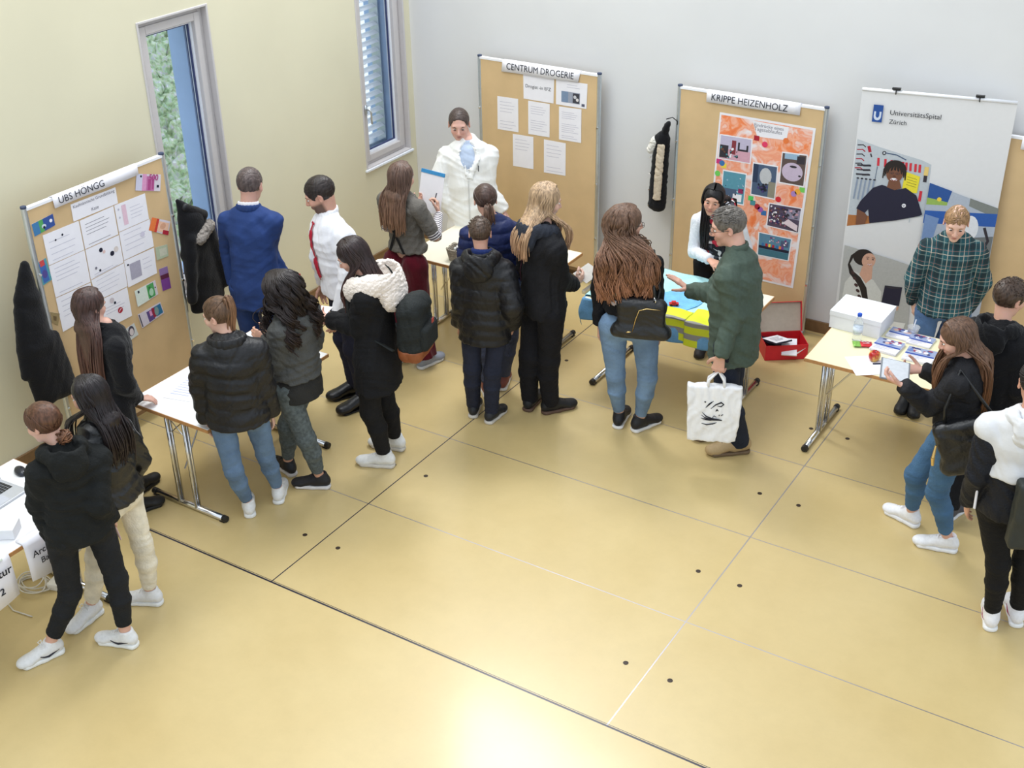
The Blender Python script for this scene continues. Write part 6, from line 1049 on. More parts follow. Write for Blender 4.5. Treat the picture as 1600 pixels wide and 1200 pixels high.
# 3 woman in black coat with very long straight hair at the bank table
p = person('long_hair_coat', 'woman in a black coat with very long straight brown hair leaning on the bank table', skin=(214, 168, 150), hands={'r': {'d': (.75, -.2, -.25), 'n': (0, .1, -1), 'curl': .35}})
hair(p, 'long', (70, 50, 46), (112, 76, 62), end=.93, W=.125, D=.085, n=200)
put(p, 'long_coat', top(p, .52, .024, drop=.18, amp=.006), BLK2); collar(p, BLK2, .07, .03, -.01, .010)
put(p, 'trousers', pants(p, .85, end=.05), BLK); shoes(p, (22, 22, 24), (20, 20, 22), lace=None)
# 4 ponytail, puffer, jeans
p = person('ponytail_puffer', 'girl with a brown ponytail in a short black puffer jacket and light blue jeans', skin=(222, 178, 158))
hair(p, 'pony', (98, 74, 56), (150, 108, 78), tie=(-.068, 0, .085), tail=.24, n=150)
put(p, 'puffer_jacket', top(p, .80, .036, waist=(.138, .105), amp=.006, quilt=(.105, .0045), sl=(.054, .050, .040)), PUF); collar(p, PUF, .104, .042, -.018, .020, open_=.5, name='standing_collar')
put(p, 'jeans', pants(p, .90, th=.086, kn=.060, cf=.058, an=.043, end=.06), fabric('light_blue_denim', (98, 122, 152), .85, noise=.25, nscale=7)); shoes(p, (228, 228, 228), (234, 234, 232))
# 5 curly dark hair, grey jacket
p = person('curly_grey', 'girl with a big mane of dark curly hair and a grey jacket', skin=(214, 164, 140), hands={'l': HAND_F(1), 'r': HAND_F(-1)})
hair(p, 'curly', (36, 28, 28), (50, 36, 32), end=1.17, W=.135, D=.0, vol=1.26, curl=.030, n=700, front=.25)
GRJ = fabric('grey_jacket_cloth', (76, 77, 76), .7, noise=.12); put(p, 'grey_jacket', top(p, .90, .026, amp=.009, waist=(.134, .104)), GRJ); put(p, 'long_shirt', top(p, .74, .016, drop=.05, arms='', amp=.005), fabric('charcoal_shirt', (50, 50, 50)))
put(p, 'trousers', pants(p, .9, th=.090, kn=.064, cf=.062, an=.045, end=.075), pmat('acid_wash_grey', rgb(84, 92, 94), .9, noise=.35, nscale=45, bump=.3)); shoes(p, (30, 30, 34), (214, 210, 208), lace=(40, 40, 44))
# 6 blue suit
p = person('blue_suit', 'man in a blue suit seen from behind beside the tall window', male=True, skin=(206, 160, 144))
hair(p, 'short', (88, 76, 74), vol=.985, n=0)
SUIT = fabric('blue_suit_wool', (37, 60, 112), .75, bump=.15); put(p, 'suit_jacket', top(p, .80, .012, hip=(.162, .120), waist=(.138, .106), chest=(.150, .112), amp=.005, wl=.12, sl=(.056, .047, .039)), SUIT); collar(p, PAPER, .060, .020, .012, .006, name='shirt_collar'); collar(p, SUIT, .072, .022, -.008, .008, name='jacket_collar')
put(p, 'suit_trousers', pants(p, .95, th=.095, kn=.075, cf=.070, an=.062, end=.0, amp=.003), SUIT); shoes(p, (28, 24, 24), (20, 18, 18), 'leather', lace=None, sole_h=.016)
m = MB(); q = p.J['wr'] - p.base - p.l * .03; m.bar(q + p.f * .05 + UP * .05, q + p.f * .06 - UP * .10, .12, .006, up=tuple(p.f)); o = m.build('folder', flat((176, 34, 46))); o.location = tuple(p.base); tag(o, 'red folder held by the man in the blue suit', 'folder')
# 7 white shirt and red tie
p = person('white_shirt', 'bearded man in a white shirt and red tie bending towards the bank table', male=True, skin=(206, 158, 138), beard=.8, hands={'r': {'curl': .5}})
hair(p, 'short', (42, 34, 32), n=0)
WSH = fabric('white_shirt_cotton', (232, 232, 238), .8, noise=.02, bump=.15); put(p, 'white_shirt', top(p, .93, .012, hip=(.158, .118), waist=(.146, .114), chest=(.158, .116), amp=.007, sl=(.058, .049, .038)), WSH); collar(p, WSH, .062, .022, .004, .007, name='shirt_collar')
put(p, 'trousers', pants(p, 1.0, th=.095, kn=.074, cf=.068, an=.058, end=.0), fabric('navy_trousers', (34, 36, 54))); shoes(p, (24, 22, 24), (18, 18, 18), 'leather', lace=None, sole_h=.016)
def tie(p, c, length=.42, top_z=-.035):
    s = p.s; m = MB(); n0 = p.J['ne'] + p.f * .066 * s + UP * top_z; pts = []
    ch = p.J['ch'] * .3 + p.J['pe'] * .7
    P_ = [n0, n0 + p.f * .045 * s - UP * .05, p.J['ch'] + p.f * .150 * s - UP * .12 * s, p.J['ch'] * .5 + p.J['pe'] * .5 + p.f * .160 * s, p.J['ch'] * .22 + p.J['pe'] * .78 + p.f * .155 * s]; W_ = [.026, .030, .045, .062, .05]
    o = p.base; vs = []
    for q, w in zip(P_, W_): 
        for sg, dn in ((-1, 0), (1, 0), (1, .008), (-1, .008)): vs.append(q - o + p.slat * sg * w / 2 + p.f * (dn + .004))
    fs = [(3, 2, 1, 0)] + [(i * 4 + k, i * 4 + (k + 1) % 4, i * 4 + 4 + (k + 1) % 4, i * 4 + 4 + k) for i in range(4) for k in range(4)] + [(16, 17, 18, 19)]
    m.add(vs, fs); return m.build('tie', pmat('red_tie', rgb(*c), .5, noise=.05), p.body, bevel=.003)
TIE7 = p
# 8 fur-trimmed hood with backpack
p = person('fur_hood', 'girl in a black parka with cream fur-lined hood, black trousers and a backpack', skin=(220, 172, 152), hands={'l': {'d': (.85, -.35, .1), 'n': (0, -.3, .9), 'curl': .6}, 'r': {'d': (.85, .35, .1), 'n': (0, .3, .9), 'curl': .6}})
hair(p, 'long', (46, 34, 34), (92, 58, 52), end=1.20, W=.085, D=-.02, front=1.0, n=150)
put(p, 'parka', top(p, .66, .030, drop=.10, amp=.008, sl=(.056, .050, .040)), BLK); hood(p, pmat('cream_fleece', rgb(232, 220, 210), .95, noise=.06, nscale=80, bump=.6, bscale=120, sheen=.3), 1.42, 'fur_lined_hood', .046, .8, fur=True)
put(p, 'trousers', pants(p, .9, th=.088, kn=.068, cf=.066, an=.052, end=.05), BLK); shoes(p, (224, 224, 222), (206, 200, 190), lace=(236, 236, 236)); P8 = p
# 9 striped sleeves
p = person('striped_sleeves', 'girl with long light brown hair, grey top with striped sleeves and wide burgundy trousers', skin=(216, 170, 150), hands={'r': {'d': (.35, .35, .85), 'n': (-.5, .8, .1), 'curl': .75}, 'l': {'d': (.6, -.5, .4), 'n': (.3, -.4, .8), 'curl': .5}})
hair(p, 'long', (98, 76, 66), (152, 116, 92), end=1.18, W=.105, D=.06, n=170, curl=.006)
put(p, 'grey_top', top(p, .98, .012, amp=.007, arms=''), fabric('grey_jersey', (106, 102, 96), .9))
def stripe_mat():
    m, N, L, b = new_mat('striped_jersey'); a = N.new('ShaderNodeAttribute'); a.attribute_name = 'along'; mt = N.new('ShaderNodeMath'); mt.operation = 'MULTIPLY'; mt.inputs[1].default_value = 1 / .021; L.new(a.outputs['Fac'], mt.inputs[0]); fr = N.new('ShaderNodeMath'); fr.operation = 'FRACT'; L.new(mt.outputs[0], fr.inputs[0]); g = N.new('ShaderNodeMath'); g.operation = 'GREATER_THAN'; g.inputs[1].default_value = .5; L.new(fr.outputs[0], g.inputs[0]); mx = N.new('ShaderNodeMix'); mx.data_type = 'RGBA'; mx.inputs[6].default_value = rgb(228, 224, 226) + (1,); mx.inputs[7].default_value = rgb(74, 66, 76) + (1,); L.new(g.outputs[0], mx.inputs[0]); L.new(mx.outputs[2], b.inputs['Base Color']); b.inputs['Roughness'].default_value = .9; return m
STR = stripe_mat()
for d in 'lr':
    F = Field(); J = p.J; mid = J['s' + d] * .25 + J['e' + d] * .75; F.cone(mid, J['e' + d], .052 * p.s, .048 * p.s, None, .02, cap=.2); F.cone(J['e' + d], J['w' + d], .047 * p.s, .034 * p.s, None, .02, cap=.3); F.disp = folds(3, .002, .05)
    def along(v, J=J, d=d): a = J['e' + d] - J['s' + d]; La = np.linalg.norm(a); t1 = (v - J['s' + d]) @ (a / La); b_ = J['w' + d] - J['e' + d]; Lb = np.linalg.norm(b_); t2 = (v - J['e' + d]) @ (b_ / Lb); return np.where(t2 > 0, La + t2, t1)
    put(p, 'striped_sleeve', F, STR, .005, wr=False, floats={'along': along}); F = Field(); F.cone(J['s' + d], J['s' + d] * .22 + J['e' + d] * .78, .066 * p.s, .056 * p.s, None, .02, cap=.4); F.cone(J['s' + d], J['ne'] - UP * .02, .06 * p.s, .05 * p.s, None, .03); F.disp = folds(4, .004, .07); put(p, 'short_sleeve', F, MC['grey_jersey'])
BUR = fabric('burgundy_velvet', (84, 16, 30), .95, sheen=.15, noise=.25, nscale=9, bump=.3, spec=.15); put(p, 'burgundy_trousers', pants(p, 1.0, th=.094, kn=.094, cf=.098, an=.100, end=.02, amp=.008, wl=.11, seat=.87), BUR); shoes(p, (150, 156, 172), (222, 222, 222)); P9 = p
# 10 white coat
p = person('white_coat', 'balding man in a white laboratory coat standing in front of the room corner', male=True, skin=(218, 172, 156), hs=1.07, lip=(170, 100, 92), brow=(70, 52, 42))
hair(p, 'short', (74, 62, 58), n=0, vol=.972, recede=.026)
COAT = fabric('white_lab_coat', (236, 236, 234), .8, noise=.02, bump=.12); put(p, 'lab_coat', top(p, .42, .022, hip=(.164, .124), waist=(.154, .122), chest=(.160, .118), drop=.12, amp=.008, wl=.13, sl=(.060, .052, .043), belly=.01).ell(p.J['ne'] + p.f * .115 - UP * .06, V3(.085, .085, .19) * .8, None, .012, 's'), COAT); put(p, 'blue_shirt', top(p, .95, .008, waist=(.14, .108), chest=(.15, .108), arms='', amp=.003), pmat('pale_blue_shirt', rgb(176, 190, 212), .8, noise=.04))
put(p, 'trousers', pants(p, .9, th=.09, kn=.07, cf=.068, an=.06, end=.0), BLK); shoes(p, (26, 26, 30), (216, 216, 216)); P10 = p
# 11 boy in black puffer
p = person('boy_puffer', 'short-haired boy in a black hooded puffer coat and dark blue jeans, seen from behind', skin=(214, 164, 142))
hair(p, 'short', (80, 64, 54), n=160)
put(p, 'puffer_coat', top(p, .70, .036, waist=(.142, .108), amp=.006, quilt=(.075, .003), sl=(.056, .050, .042)), PUF); hood(p, PUF, 1.05, r=.036, sack=1.05); NAVC = fabric('royal_navy', (38, 52, 104)); collar(p, NAVC, .066, .026, .02, .012, name='scarf')
put(p, 'jeans', pants(p, .86, th=.082, kn=.066, cf=.064, an=.054, end=.0), fabric('dark_blue_denim', (38, 42, 58), .85, noise=.2, nscale=9)); shoes(p, (34, 36, 40), (206, 200, 190), lace=(60, 60, 64))
# 12 navy puffer
p = person('navy_puffer', 'girl with a low brown ponytail in a navy puffer jacket leaning over the drugstore table', skin=(216, 168, 150))
hair(p, 'pony', (74, 56, 50), (130, 98, 76), tie=(-.088, 0, -.03), tail=.17, n=150)
put(p, 'navy_puffer_jacket', top(p, .85, .035, amp=.005, quilt=(.075, .005)), fabric('navy_nylon', (30, 40, 82), .5, bump=.4, bscale=40)); put(p, 'jeans', pants(p, .9, th=.09, kn=.066, cf=.062, an=.05, end=.04), fabric('grey_blue_denim', (70, 74, 92))); shoes(p, (130, 70, 60), (226, 222, 216))
# 13 blond hoodie
p = person('blond_hoodie', 'girl with long strawberry blond hair in a black hoodie and black trousers reading a paper', skin=(226, 184, 164), brow=(150, 110, 80), hands={'r': {'d': (.85, .3, .2), 'n': (0, .9, .3), 'curl': .6}})
hair(p, 'long', (176, 148, 118), (190, 150, 118), end=1.33, W=.085, D=.10, n=170, front=.7)
BL3 = fabric('faded_black_sweat', (31, 31, 35), .9); put(p, 'hooded_sweatshirt', top(p, .86, .030, waist=(.134, .104), amp=.008), BL3); hood(p, fabric('slate_hood', (44, 48, 58)), 1.05)
put(p, 'trousers', pants(p, .95, th=.094, kn=.074, cf=.070, an=.060, end=.0), fabric('soft_black', (24, 24, 30))); shoes(p, (26, 26, 28), (92, 70, 58), lace=(30, 30, 32)); P13 = p
# 14 curly handbag
p = person('curly_handbag', 'woman with wavy brown hair, black patterned top and light blue jeans carrying a handbag', skin=(216, 168, 146), hands={})
hair(p, 'curly', (104, 78, 62), (168, 116, 84), end=1.18, W=.17, D=.07, vol=1.12, curl=.017, n=700, front=.3)
put(p, 'black_top', top(p, 1.02, .014, waist=(.134, .104), amp=.007), BLK); put(p, 'jeans', pants(p, 1.06, th=.098, kn=.064, cf=.062, an=.042, end=.065), fabric('mid_blue_denim', (112, 138, 168), .85, noise=.25, nscale=6)); shoes(p, (28, 28, 32), (226, 224, 222), lace=(50, 50, 54)); P14 = p
# 15 krippe woman
p = person('krippe_woman', 'smiling woman with long black hair and a patterned scarf behind the blue-covered table', skin=(214, 162, 138), smile=True, roll=-.12, hands={'r': {'d': (.75, .6, -.1), 'n': (0, .2, -1), 'curl': .4}})
hair(p, 'long', (24, 20, 22), (32, 25, 26), end=1.0, W=.13, D=.05, n=220, front=.85, fw_=(.075, .135))
put(p, 'white_sweater', top(p, .84, .010, amp=.005), fabric('white_knit', (226, 226, 232), .9, noise=.03)); P15 = p
put(p, 'trousers', pants(p, .9, end=.03), BLK); shoes(p, (40, 36, 38), (36, 34, 36), lace=None)
# 16 green shirt
p = person('green_shirt', 'man with glasses and grey hair in a dark green shirt gesturing over the blue cloth', male=True, skin=(214, 166, 146), hs=1.03, brow=(90, 80, 72), hands={'r': {'d': (.82, .1, .55), 'n': (.55, .2, -.75), 'curl': .08, 'thumb': 1.1}, 'l': {'d': (.1, .0, -1), 'curl': .8}})
hair(p, 'short', (104, 98, 92), n=200, vol=.985)
GSH = pmat('dark_green_check_shirt', rgb(70, 84, 74), .85, noise=.1, nscale=60, bump=.2, bscale=200); put(p, 'green_shirt', top(p, .78, .016, hip=(.168, .134), waist=(.160, .130), chest=(.164, .122), amp=.008, wl=.11, sl=(.060, .052, .042), belly=.02, drop=.03), GSH); collar(p, GSH, .062, .024, .004, .008, name='shirt_collar')
put(p, 'trousers', pants(p, .98, th=.090, kn=.076, cf=.072, an=.064, end=.0, seat=.9), fabric('dark_navy_denim', (34, 40, 54))); shoes(p, (178, 152, 112), (112, 92, 70), lace=(104, 84, 64)); P16 = p
# 17 plaid
p = person('plaid_shirt', 'blonde woman in a dark green plaid shirt and jeans standing before the banner', skin=(224, 180, 160), brow=(140, 104, 74), hands={'r': {'d': (.5, .2, -.8), 'n': (-.2, .9, 0), 'curl': .5}})
hair(p, 'tied' , (156, 122, 88), (180, 144, 104), tie=(-.1, 0, -.02), n=320, vol=.94)
def plaid():
    m, N, L, b = new_mat('green_plaid'); tc = N.new('ShaderNodeTexCoord'); mp = N.new('ShaderNodeMapping'); mp.inputs['Rotation'].default_value = (0, 0, -math.radians(290)); L.new(tc.outputs['Object'], mp.inputs[0]); sp = N.new('ShaderNodeSeparateXYZ'); L.new(mp.outputs[0], sp.inputs[0])
    def M(op, a, c):
        n = N.new('ShaderNodeMath'); n.operation = op
        for i, v in enumerate((a, c)):
            if isinstance(v, (int, float)): n.inputs[i].default_value = v
            else: L.new(v, n.inputs[i])
        return n.outputs[0]
    def band(c, per, off, wd): return M('LESS_THAN', M('ABSOLUTE', M('SUBTRACT', M('FRACT', M('ADD', M('DIVIDE', c, per), off), 0), .5), 0), wd)
    y, z = sp.outputs['Y'], sp.outputs['Z']; cur = None
    base = rgb(26, 76, 84)
    def mix(fac, a, c):
        n = N.new('ShaderNodeMix'); n.data_type = 'RGBA'; L.new(fac, n.inputs[0])
        if isinstance(a, tuple): n.inputs[6].default_value = a + (1,)
        else: L.new(a, n.inputs[6])
        n.inputs[7].default_value = c + (1,); return n.outputs[2]
    c = mix(M('MULTIPLY', band(y, .105, .5, .14), .6), base, rgb(16, 20, 26)); c = mix(M('MULTIPLY', band(z, .105, .5, .14), .5), c, rgb(16, 22, 28))
    for ax in (y, z):
        c = mix(M('MULTIPLY', band(ax, .105, .0, .022), .75), c, rgb(190, 176, 160)); c = mix(M('MULTIPLY', band(ax, .105, .28, .016), .6), c, rgb(150, 160, 150)); c = mix(M('MULTIPLY', band(ax, .105, .74, .014), .6), c, rgb(170, 120, 110))
    L.new(c, b.inputs['Base Color']); b.inputs['Roughness'].default_value = .9; return m
PLD = plaid(); put(p, 'plaid_shirt', top(p, .84, .020, waist=(.132, .104), amp=.007, drop=.02), PLD); collar(p, PLD, .058, .024, .0, .008, name='shirt_collar', open_=.6)
put(p, 'jeans', pants(p, .92, th=.086, kn=.062, cf=.06, an=.048, end=.02), fabric('blue_denim', (84, 112, 150), noise=.2, nscale=8)); shoes(p, (22, 22, 24), (20, 20, 20), 'boot', lace=None, sole_h=.022); P17 = p
# 18 long brown hair, black bag
p = person('long_brown_bag', 'girl with long brown hair, dark jacket and blue jeans holding a tablet', skin=(222, 174, 156), hands={'l': {'d': (.8, -.3, .2), 'n': (0, -.5, .8), 'curl': .6}, 'r': {'d': (.85, .3, .1), 'n': (0, .5, .8), 'curl': .5}})
hair(p, 'long', (100, 74, 58), (136, 90, 56), end=1.06, W=.12, D=.06, n=190, front=.8)
put(p, 'dark_jacket', top(p, .92, .022, amp=.008), fabric('dark_grey_cloth', (38, 38, 42), .8)); put(p, 'jeans', pants(p, 1.0, th=.094, kn=.064, cf=.062, an=.046, end=.075, seat=1.05), fabric('strong_blue_denim', (72, 106, 140), .85, noise=.22, nscale=6)); shoes(p, (232, 232, 236), (236, 236, 238), lace=(220, 220, 226)); P18 = p
# 19 boy in black hoodie
p = person('boy_hoodie', 'boy with short brown hair in a black hoodie near the right edge', skin=(218, 168, 146))
hair(p, 'short', (70, 54, 44), n=240, vol=1.04)
put(p, 'hooded_sweatshirt', top(p, .82, .036, waist=(.140, .106), amp=.008), BLK2); hood(p, BLK2, 1.05); put(p, 'trousers', pants(p, .9, th=.09, kn=.072, cf=.068, an=.060, end=.02), fabric('black_track', (26, 26, 30))); shoes(p, (70, 70, 78), (222, 222, 224))
# 20 white yoke jacket
p = person('white_yoke', 'dark-haired person in a black and white track jacket cut off by the right edge', skin=(206, 156, 130))
hair(p, 'tied', (30, 26, 26), n=120)
YOK = fabric('white_grey_nylon', (214, 214, 216), .6, noise=.03, bump=.2, bscale=30); NVB = fabric('black_navy_nylon', (26, 28, 36), .6)
put(p, 'track_jacket', top(p, .84, .026, waist=(.136, .104), amp=.007), NVB)
F = top(p, 1.09, .032, amp=.005, arms=''); F.ops = F.ops[:-1]; F.ell(p.J['sl'] - UP * .02, .088, None, .03); F.ell(p.J['sr'] - UP * .02, .088, None, .03); F.ell(p.J['ne'] + UP * .07 * p.s + p.f * .012, V3(.058, .058, .075) * p.s, None, .015, 's'); put(p, 'white_yoke', F, YOK); hood(p, YOK, 1.0, r=.030, sack=.9)
put(p, 'trousers', pants(p, .92, th=.088, kn=.062, cf=.060, an=.046, end=.04), fabric('black_leggings', (20, 20, 23), .8)); shoes(p, (232, 230, 232), (238, 238, 238), mark=(150, 40, 80)); P20 = p
m = MB(); o_ = p.base
for z0, z1 in ((.86, 1.12),):
    q = p.J['pe'] - p.f * .02 + p.slat * (.172 * p.s + .036); m.tube([V3(q[0], q[1], z0) - o_, V3(*(p.J['ch'][:2] - p.f[:2] * .02 + p.slat[:2] * .19), z1) - o_], .007, 6)
m.build('white_piping', PAPER, p.body)

# ================================================================ THINGS THAT PEOPLE CARRY, CLOTH AND HANGING COATS
def solid(name, F, mat, h, origin, label=None, cat=None, group=None, parent=None, loc=True):
    v, f = F.mesh(h); v = relax(v, f, 1); o = np_mesh(name, v, f, mat, parent, origin)
    if parent is None and loc: o.location = tuple(origin)
    return tag(o, label, cat, group)
def Rz(a): c, s_ = math.cos(a), math.sin(a); return np.array([[c, -s_, 0], [s_, c, 0], [0, 0, 1.]])
# -- white carrier bag
hd = P16.grip['l']; c0 = V3(hd[0] - .01, hd[1] - .01, hd[2] - .315); R = Rz(.42); X = lambda x, y, z: c0 + R @ V3(x, y, z)
F = Field(); F.box(c0, (.185, .055, .21), R, .012, .01); F.add(lambda P: np.abs((P - c0) @ R[:, 1]) - (.052 - .10 * np.maximum(0, (P - c0) @ R[:, 2]) ), 'i', .02); F.add(lambda P: np.abs((P - c0) @ R[:, 0]) - (.172 + .05 * ((P - c0) @ R[:, 2])), 'i', .01); fo = folds(31, .006, .10); F.disp = fo
o = solid('carrier_bag', F, pmat('white_plastic_bag', rgb(236, 236, 238), .35, noise=.02, bump=.25, bscale=25, spec=.5), .008, c0, 'white plastic carrier bag with a black brush drawing hanging from the man\'s hand', 'bag'); BAG = o
m = MB()
for y in (-.02, .022): m.tube([X(-.05, y, .19) - c0, X(-.045, y, .25) - c0, (hd - c0) * .9 + R @ V3(-.012, y * .4, .01), hd - c0 + V3(0, 0, -.012), (hd - c0) * .9 + R @ V3(.012, y * .4, .01), X(.055, y, .25) - c0, X(.06, y, .19) - c0], [.012, .010, .008, .008, .008, .010, .012], 8)
m.build('handle', MC['white_plastic_bag'], BAG, smooth=True)
g = Flat(c0 + R @ V3(0, -.0665, 0), R @ V3(1, 0, 0), (0, 0, 1)); B_ = flat((26, 28, 40))
for pts, w in (([(-.065, .10), (-.055, .097)], .010), ([(-.055, .055), (-.03, .085), (-.005, .105)], [.003, .012, .003]), ([(-.02, .05), (.01, .08), (.045, .10), (.062, .085), (.045, .07), (.02, .072)], [.003, .008, .012, .010, .008, .003]), ([(.012, .03), (.022, .045), (.03, .035)], [.004, .014, .004]), ([(-.075, .02), (-.05, -.005), (-.01, -.022), (.055, -.03)], [.003, .008, .010, .006]), ([(-.08, .0), (-.055, -.018), (-.01, -.028), (.05, -.034)], [.003, .007, .012, .004]), ([(-.082, -.022), (-.05, -.03), (.0, -.034), (.058, -.032)], [.003, .009, .011, .007]), ([(-.07, -.035), (-.02, -.036), (.03, -.03)], [.002, .005, .002]), ([(.035, .0), (.04, .01)], .006), ([(.05, .002), (.062, .012)], .006), ([(-.075, -.062), (-.04, -.072), (.0, -.066), (.025, -.055)], [.003, .010, .009, .003]), ([(-.01, -.02), (.005, -.002), (.02, -.012)], [.003, .006, .003])): g.stroke(pts, w, B_)
d = g.build('brush_drawing', BAG, c0)
def drape_to(o, F, toward):               # press the flat drawing on to the bag's side
    me = o.data; sd_ = np.array(toward, float)
    for v in me.vertices:
        q = np.array(v.co) + c0 - sd_ * .03
        for t in np.arange(0, .09, .0015):
            if F((q + sd_ * t)[None])[0] < 0: break
        v.co = tuple(q + sd_ * (t - .004) - c0)
drape_to(d, F, R @ V3(0, 1, 0))
# -- black handbag of the curly-haired woman
p = P14; hc = p.J['er'] * .0 + V3(*(p.J['pe'][:2] + (-p.f * .16 - p.slat * .10)[:2]), p.J['pe'][2] + .155); R = np.stack([-p.slat, p.f, UP], 1); X = lambda x, y, z: hc + R @ V3(x, y, z)
F = Field()
F.cone(X(-.155, 0, -.12), X(.155, 0, -.12), (.055, .05), (.055, .05), R[:, 1], .04); F.cone(X(-.12, 0, .08), X(.12, 0, .08), (.035, .045), (.035, .045), R[:, 1], .05); F.box(X(0, 0, -.02), (.16, .042, .12), R, .03, .04); F.disp = folds(12, .004, .09)
hb = solid('handbag', F, LEA, .006, hc, 'big black leather handbag with gold fittings on the curly-haired woman\'s back', 'handbag'); sh = p.J['sr'] + UP * .052 - hc
m = MB(); m.tube([X(.09, -.02, .10) - hc, X(.08, -.03, .2) - hc, sh + -p.f * .05 + UP * -.02, sh + V3(0, 0, .012), sh + p.f * .06 - UP * .05, X(.10, .14, .12) - hc, X(.10, .02, .10) - hc], .009, 8); m.build('strap', LEA, hb, smooth=True)
GOLD = pmat('gold_fitting', (.75, .55, .25), .25, 1.0, noise=0); m = MB(); m.tube([X(-.05, -.056, -.10) - hc, X(-.03, -.060, .0) - hc, X(-.01, -.056, .06) - hc, X(.04, -.054, .075) - hc, X(.13, -.05, .07) - hc], .0035, 6); m.tube([X(-.06, -.058, -.10) - hc, X(-.09, -.06, -.105) - hc], .006, 6); m.build('zip', GOLD, hb, smooth=True)
m = MB(); m.tube([X(.09, -.03, .10) - hc, X(.095, -.04, .13) - hc, X(.085, -.04, .15) - hc, X(.08, -.03, .12) - hc], .005, 6); m.build('ring', CHROME, hb, smooth=True)
# printed pattern on her top
g = Flat(p.J['ch'] - p.f * .0 + V3(0, 0, -.19), -p.slat, UP)
# -- black bag of the brown-haired girl at the brochure table
p = P18; bc = V3(*(p.J['pe'][:2] + (-p.f * .10 + p.slat * .20)[:2]), p.J['pe'][2] + .12); R = np.stack([p.f * .92 + -UP * .38, p.slat, UP * .92 + p.f * .38], 1); X = lambda x, y, z: bc + R @ V3(x, y, z)
F = Field(); F.box(bc, (.20, .055, .155), R, .035, .03); F.cone(X(-.18, 0, -.14), X(.18, 0, -.14), .05, .05, None, .04); F.disp = folds(22, .005, .1)
sb_ = solid('shoulder_bag', F, LEA, .007, bc, 'large black shoulder bag with gold tassel carried by the long brown-haired girl', 'handbag'); m = MB(); s0 = p.J['sl'] + UP * .06 - bc
m.tube([X(.13, 0, .14) - bc, X(.1, 0, .25) - bc, s0, X(-.1, 0, .26) - bc, X(-.14, 0, .14) - bc], .010, 8); m.build('strap', LEA, sb_, smooth=True)
m = MB(); m.tube([X(.20, .05, .05) - bc, X(.235, .06, -.02) - bc], [.006, .010], 6); m.tube([X(.235, .06, -.02) - bc, X(.25, .06, -.07) - bc], [.012, .008], 6); m.build('tassel', GOLD, sb_)
# -- tablet in her hands
a, b_ = P18.grip['l'], P18.grip['r']; tc_ = (a + b_) / 2 + P18.f * .02 + UP * .0; R = np.stack([unit(P18.f * .9 + UP * .1), unit(np.cross(UP, P18.f)), UP], 1); R[:, 1] = unit(np.cross(R[:, 2], R[:, 0])); R[:, 2] = np.cross(R[:, 0], R[:, 1])
m = MB(); Mt = Matrix([list(R[0]) + [0], list(R[1]) + [0], list(R[2]) + [0], [0, 0, 0, 1]]); m.box((-.085, -.13, -.004), (.085, .13, .004), Mt); tb = m.build('tablet', pmat('tablet_grey', rgb(120, 124, 130), .4), bevel=.003); tb.location = tuple(tc_); tag(tb, 'grey tablet held in both hands by the girl with the black shoulder bag', 'tablet')
m = MB(); m.box((-.075, -.12, .0041), (.075, .12, .0048), Mt); m.build('tablet_screen', pmat('pale_screen', rgb(196, 200, 206), .15), tb)
# -- bag of the person at the right edge
p = P20; bc = V3(*(p.J['pe'][:2] + (-p.f * .20 - p.slat * .08)[:2]), .98 - .02); R = np.stack([-p.slat, p.f, UP], 1); F = Field(); F.box(bc, (.15, .05, .20), R, .025, .02); F.disp = folds(26, .004, .12)
b20 = solid('tote_bag', F, pmat('dark_green_leather', rgb(40, 44, 42), .5, noise=.1, bump=.2), .008, bc, 'dark flat tote bag at the back of the white and black track jacket', 'bag'); m = MB(); s0 = p.J['sr'] + UP * .05 - bc; m.tube([R @ V3(.1, 0, .19), s0 - p.f * .06, s0 + UP * .01], .008, 6); m.tube([R @ V3(-.06, 0, .19), R @ V3(-.05, -.01, .21), R @ V3(-.01, 0, .19)], .004, 6); m.build('strap', CHROME, b20)
# -- backpack
p = P8; bc = p.J['ch'] * .5 + p.J['pe'] * .5 - p.f * .285 + UP * .02; R = np.stack([p.f, p.slat, UP], 1); X = lambda x, y, z: bc + R @ V3(x, y, z)
BPM = fabric('dark_green_canvas', (40, 44, 44), .8); F = Field(); F.box(X(0, 0, -.01), (.085, .145, .20), R, .06, .03); F.ell(X(-.01, 0, .16), V3(.08, .135, .08), R, .04); F.ops.append(('i', lambda P, z=bc[2] - .125: z - P[:, 2], .004)); F.disp = folds(41, .006, .12)
bp = solid('backpack', F, BPM, .007, bc, 'dark backpack with a tan leather bottom worn over the black parka', 'backpack')
F = Field(); F.box(X(0, 0, -.01), (.088, .148, .203), R, .06, .03); F.ops.append(('i', lambda P, z=bc[2] - .12: P[:, 2] - z, .004)); F.disp = folds(41, .004, .12); o = solid('leather_bottom', F, pmat('tan_leather', rgb(134, 74, 40), .55, noise=.12, bump=.2), .007, bc, parent=bp)
F = Field(); F.box(X(-.09, 0, -.04), (.035, .11, .085), R, .03, .02); o = solid('front_pocket', F, BPM, .007, bc, parent=bp)
m = MB(); m.box((-.128, -.02, .05), (-.124, .015, .08), Matrix([list(R[0]) + [0], list(R[1]) + [0], list(R[2]) + [0], [0, 0, 0, 1]])); m.build('patch', flat((170, 70, 60)), bp)
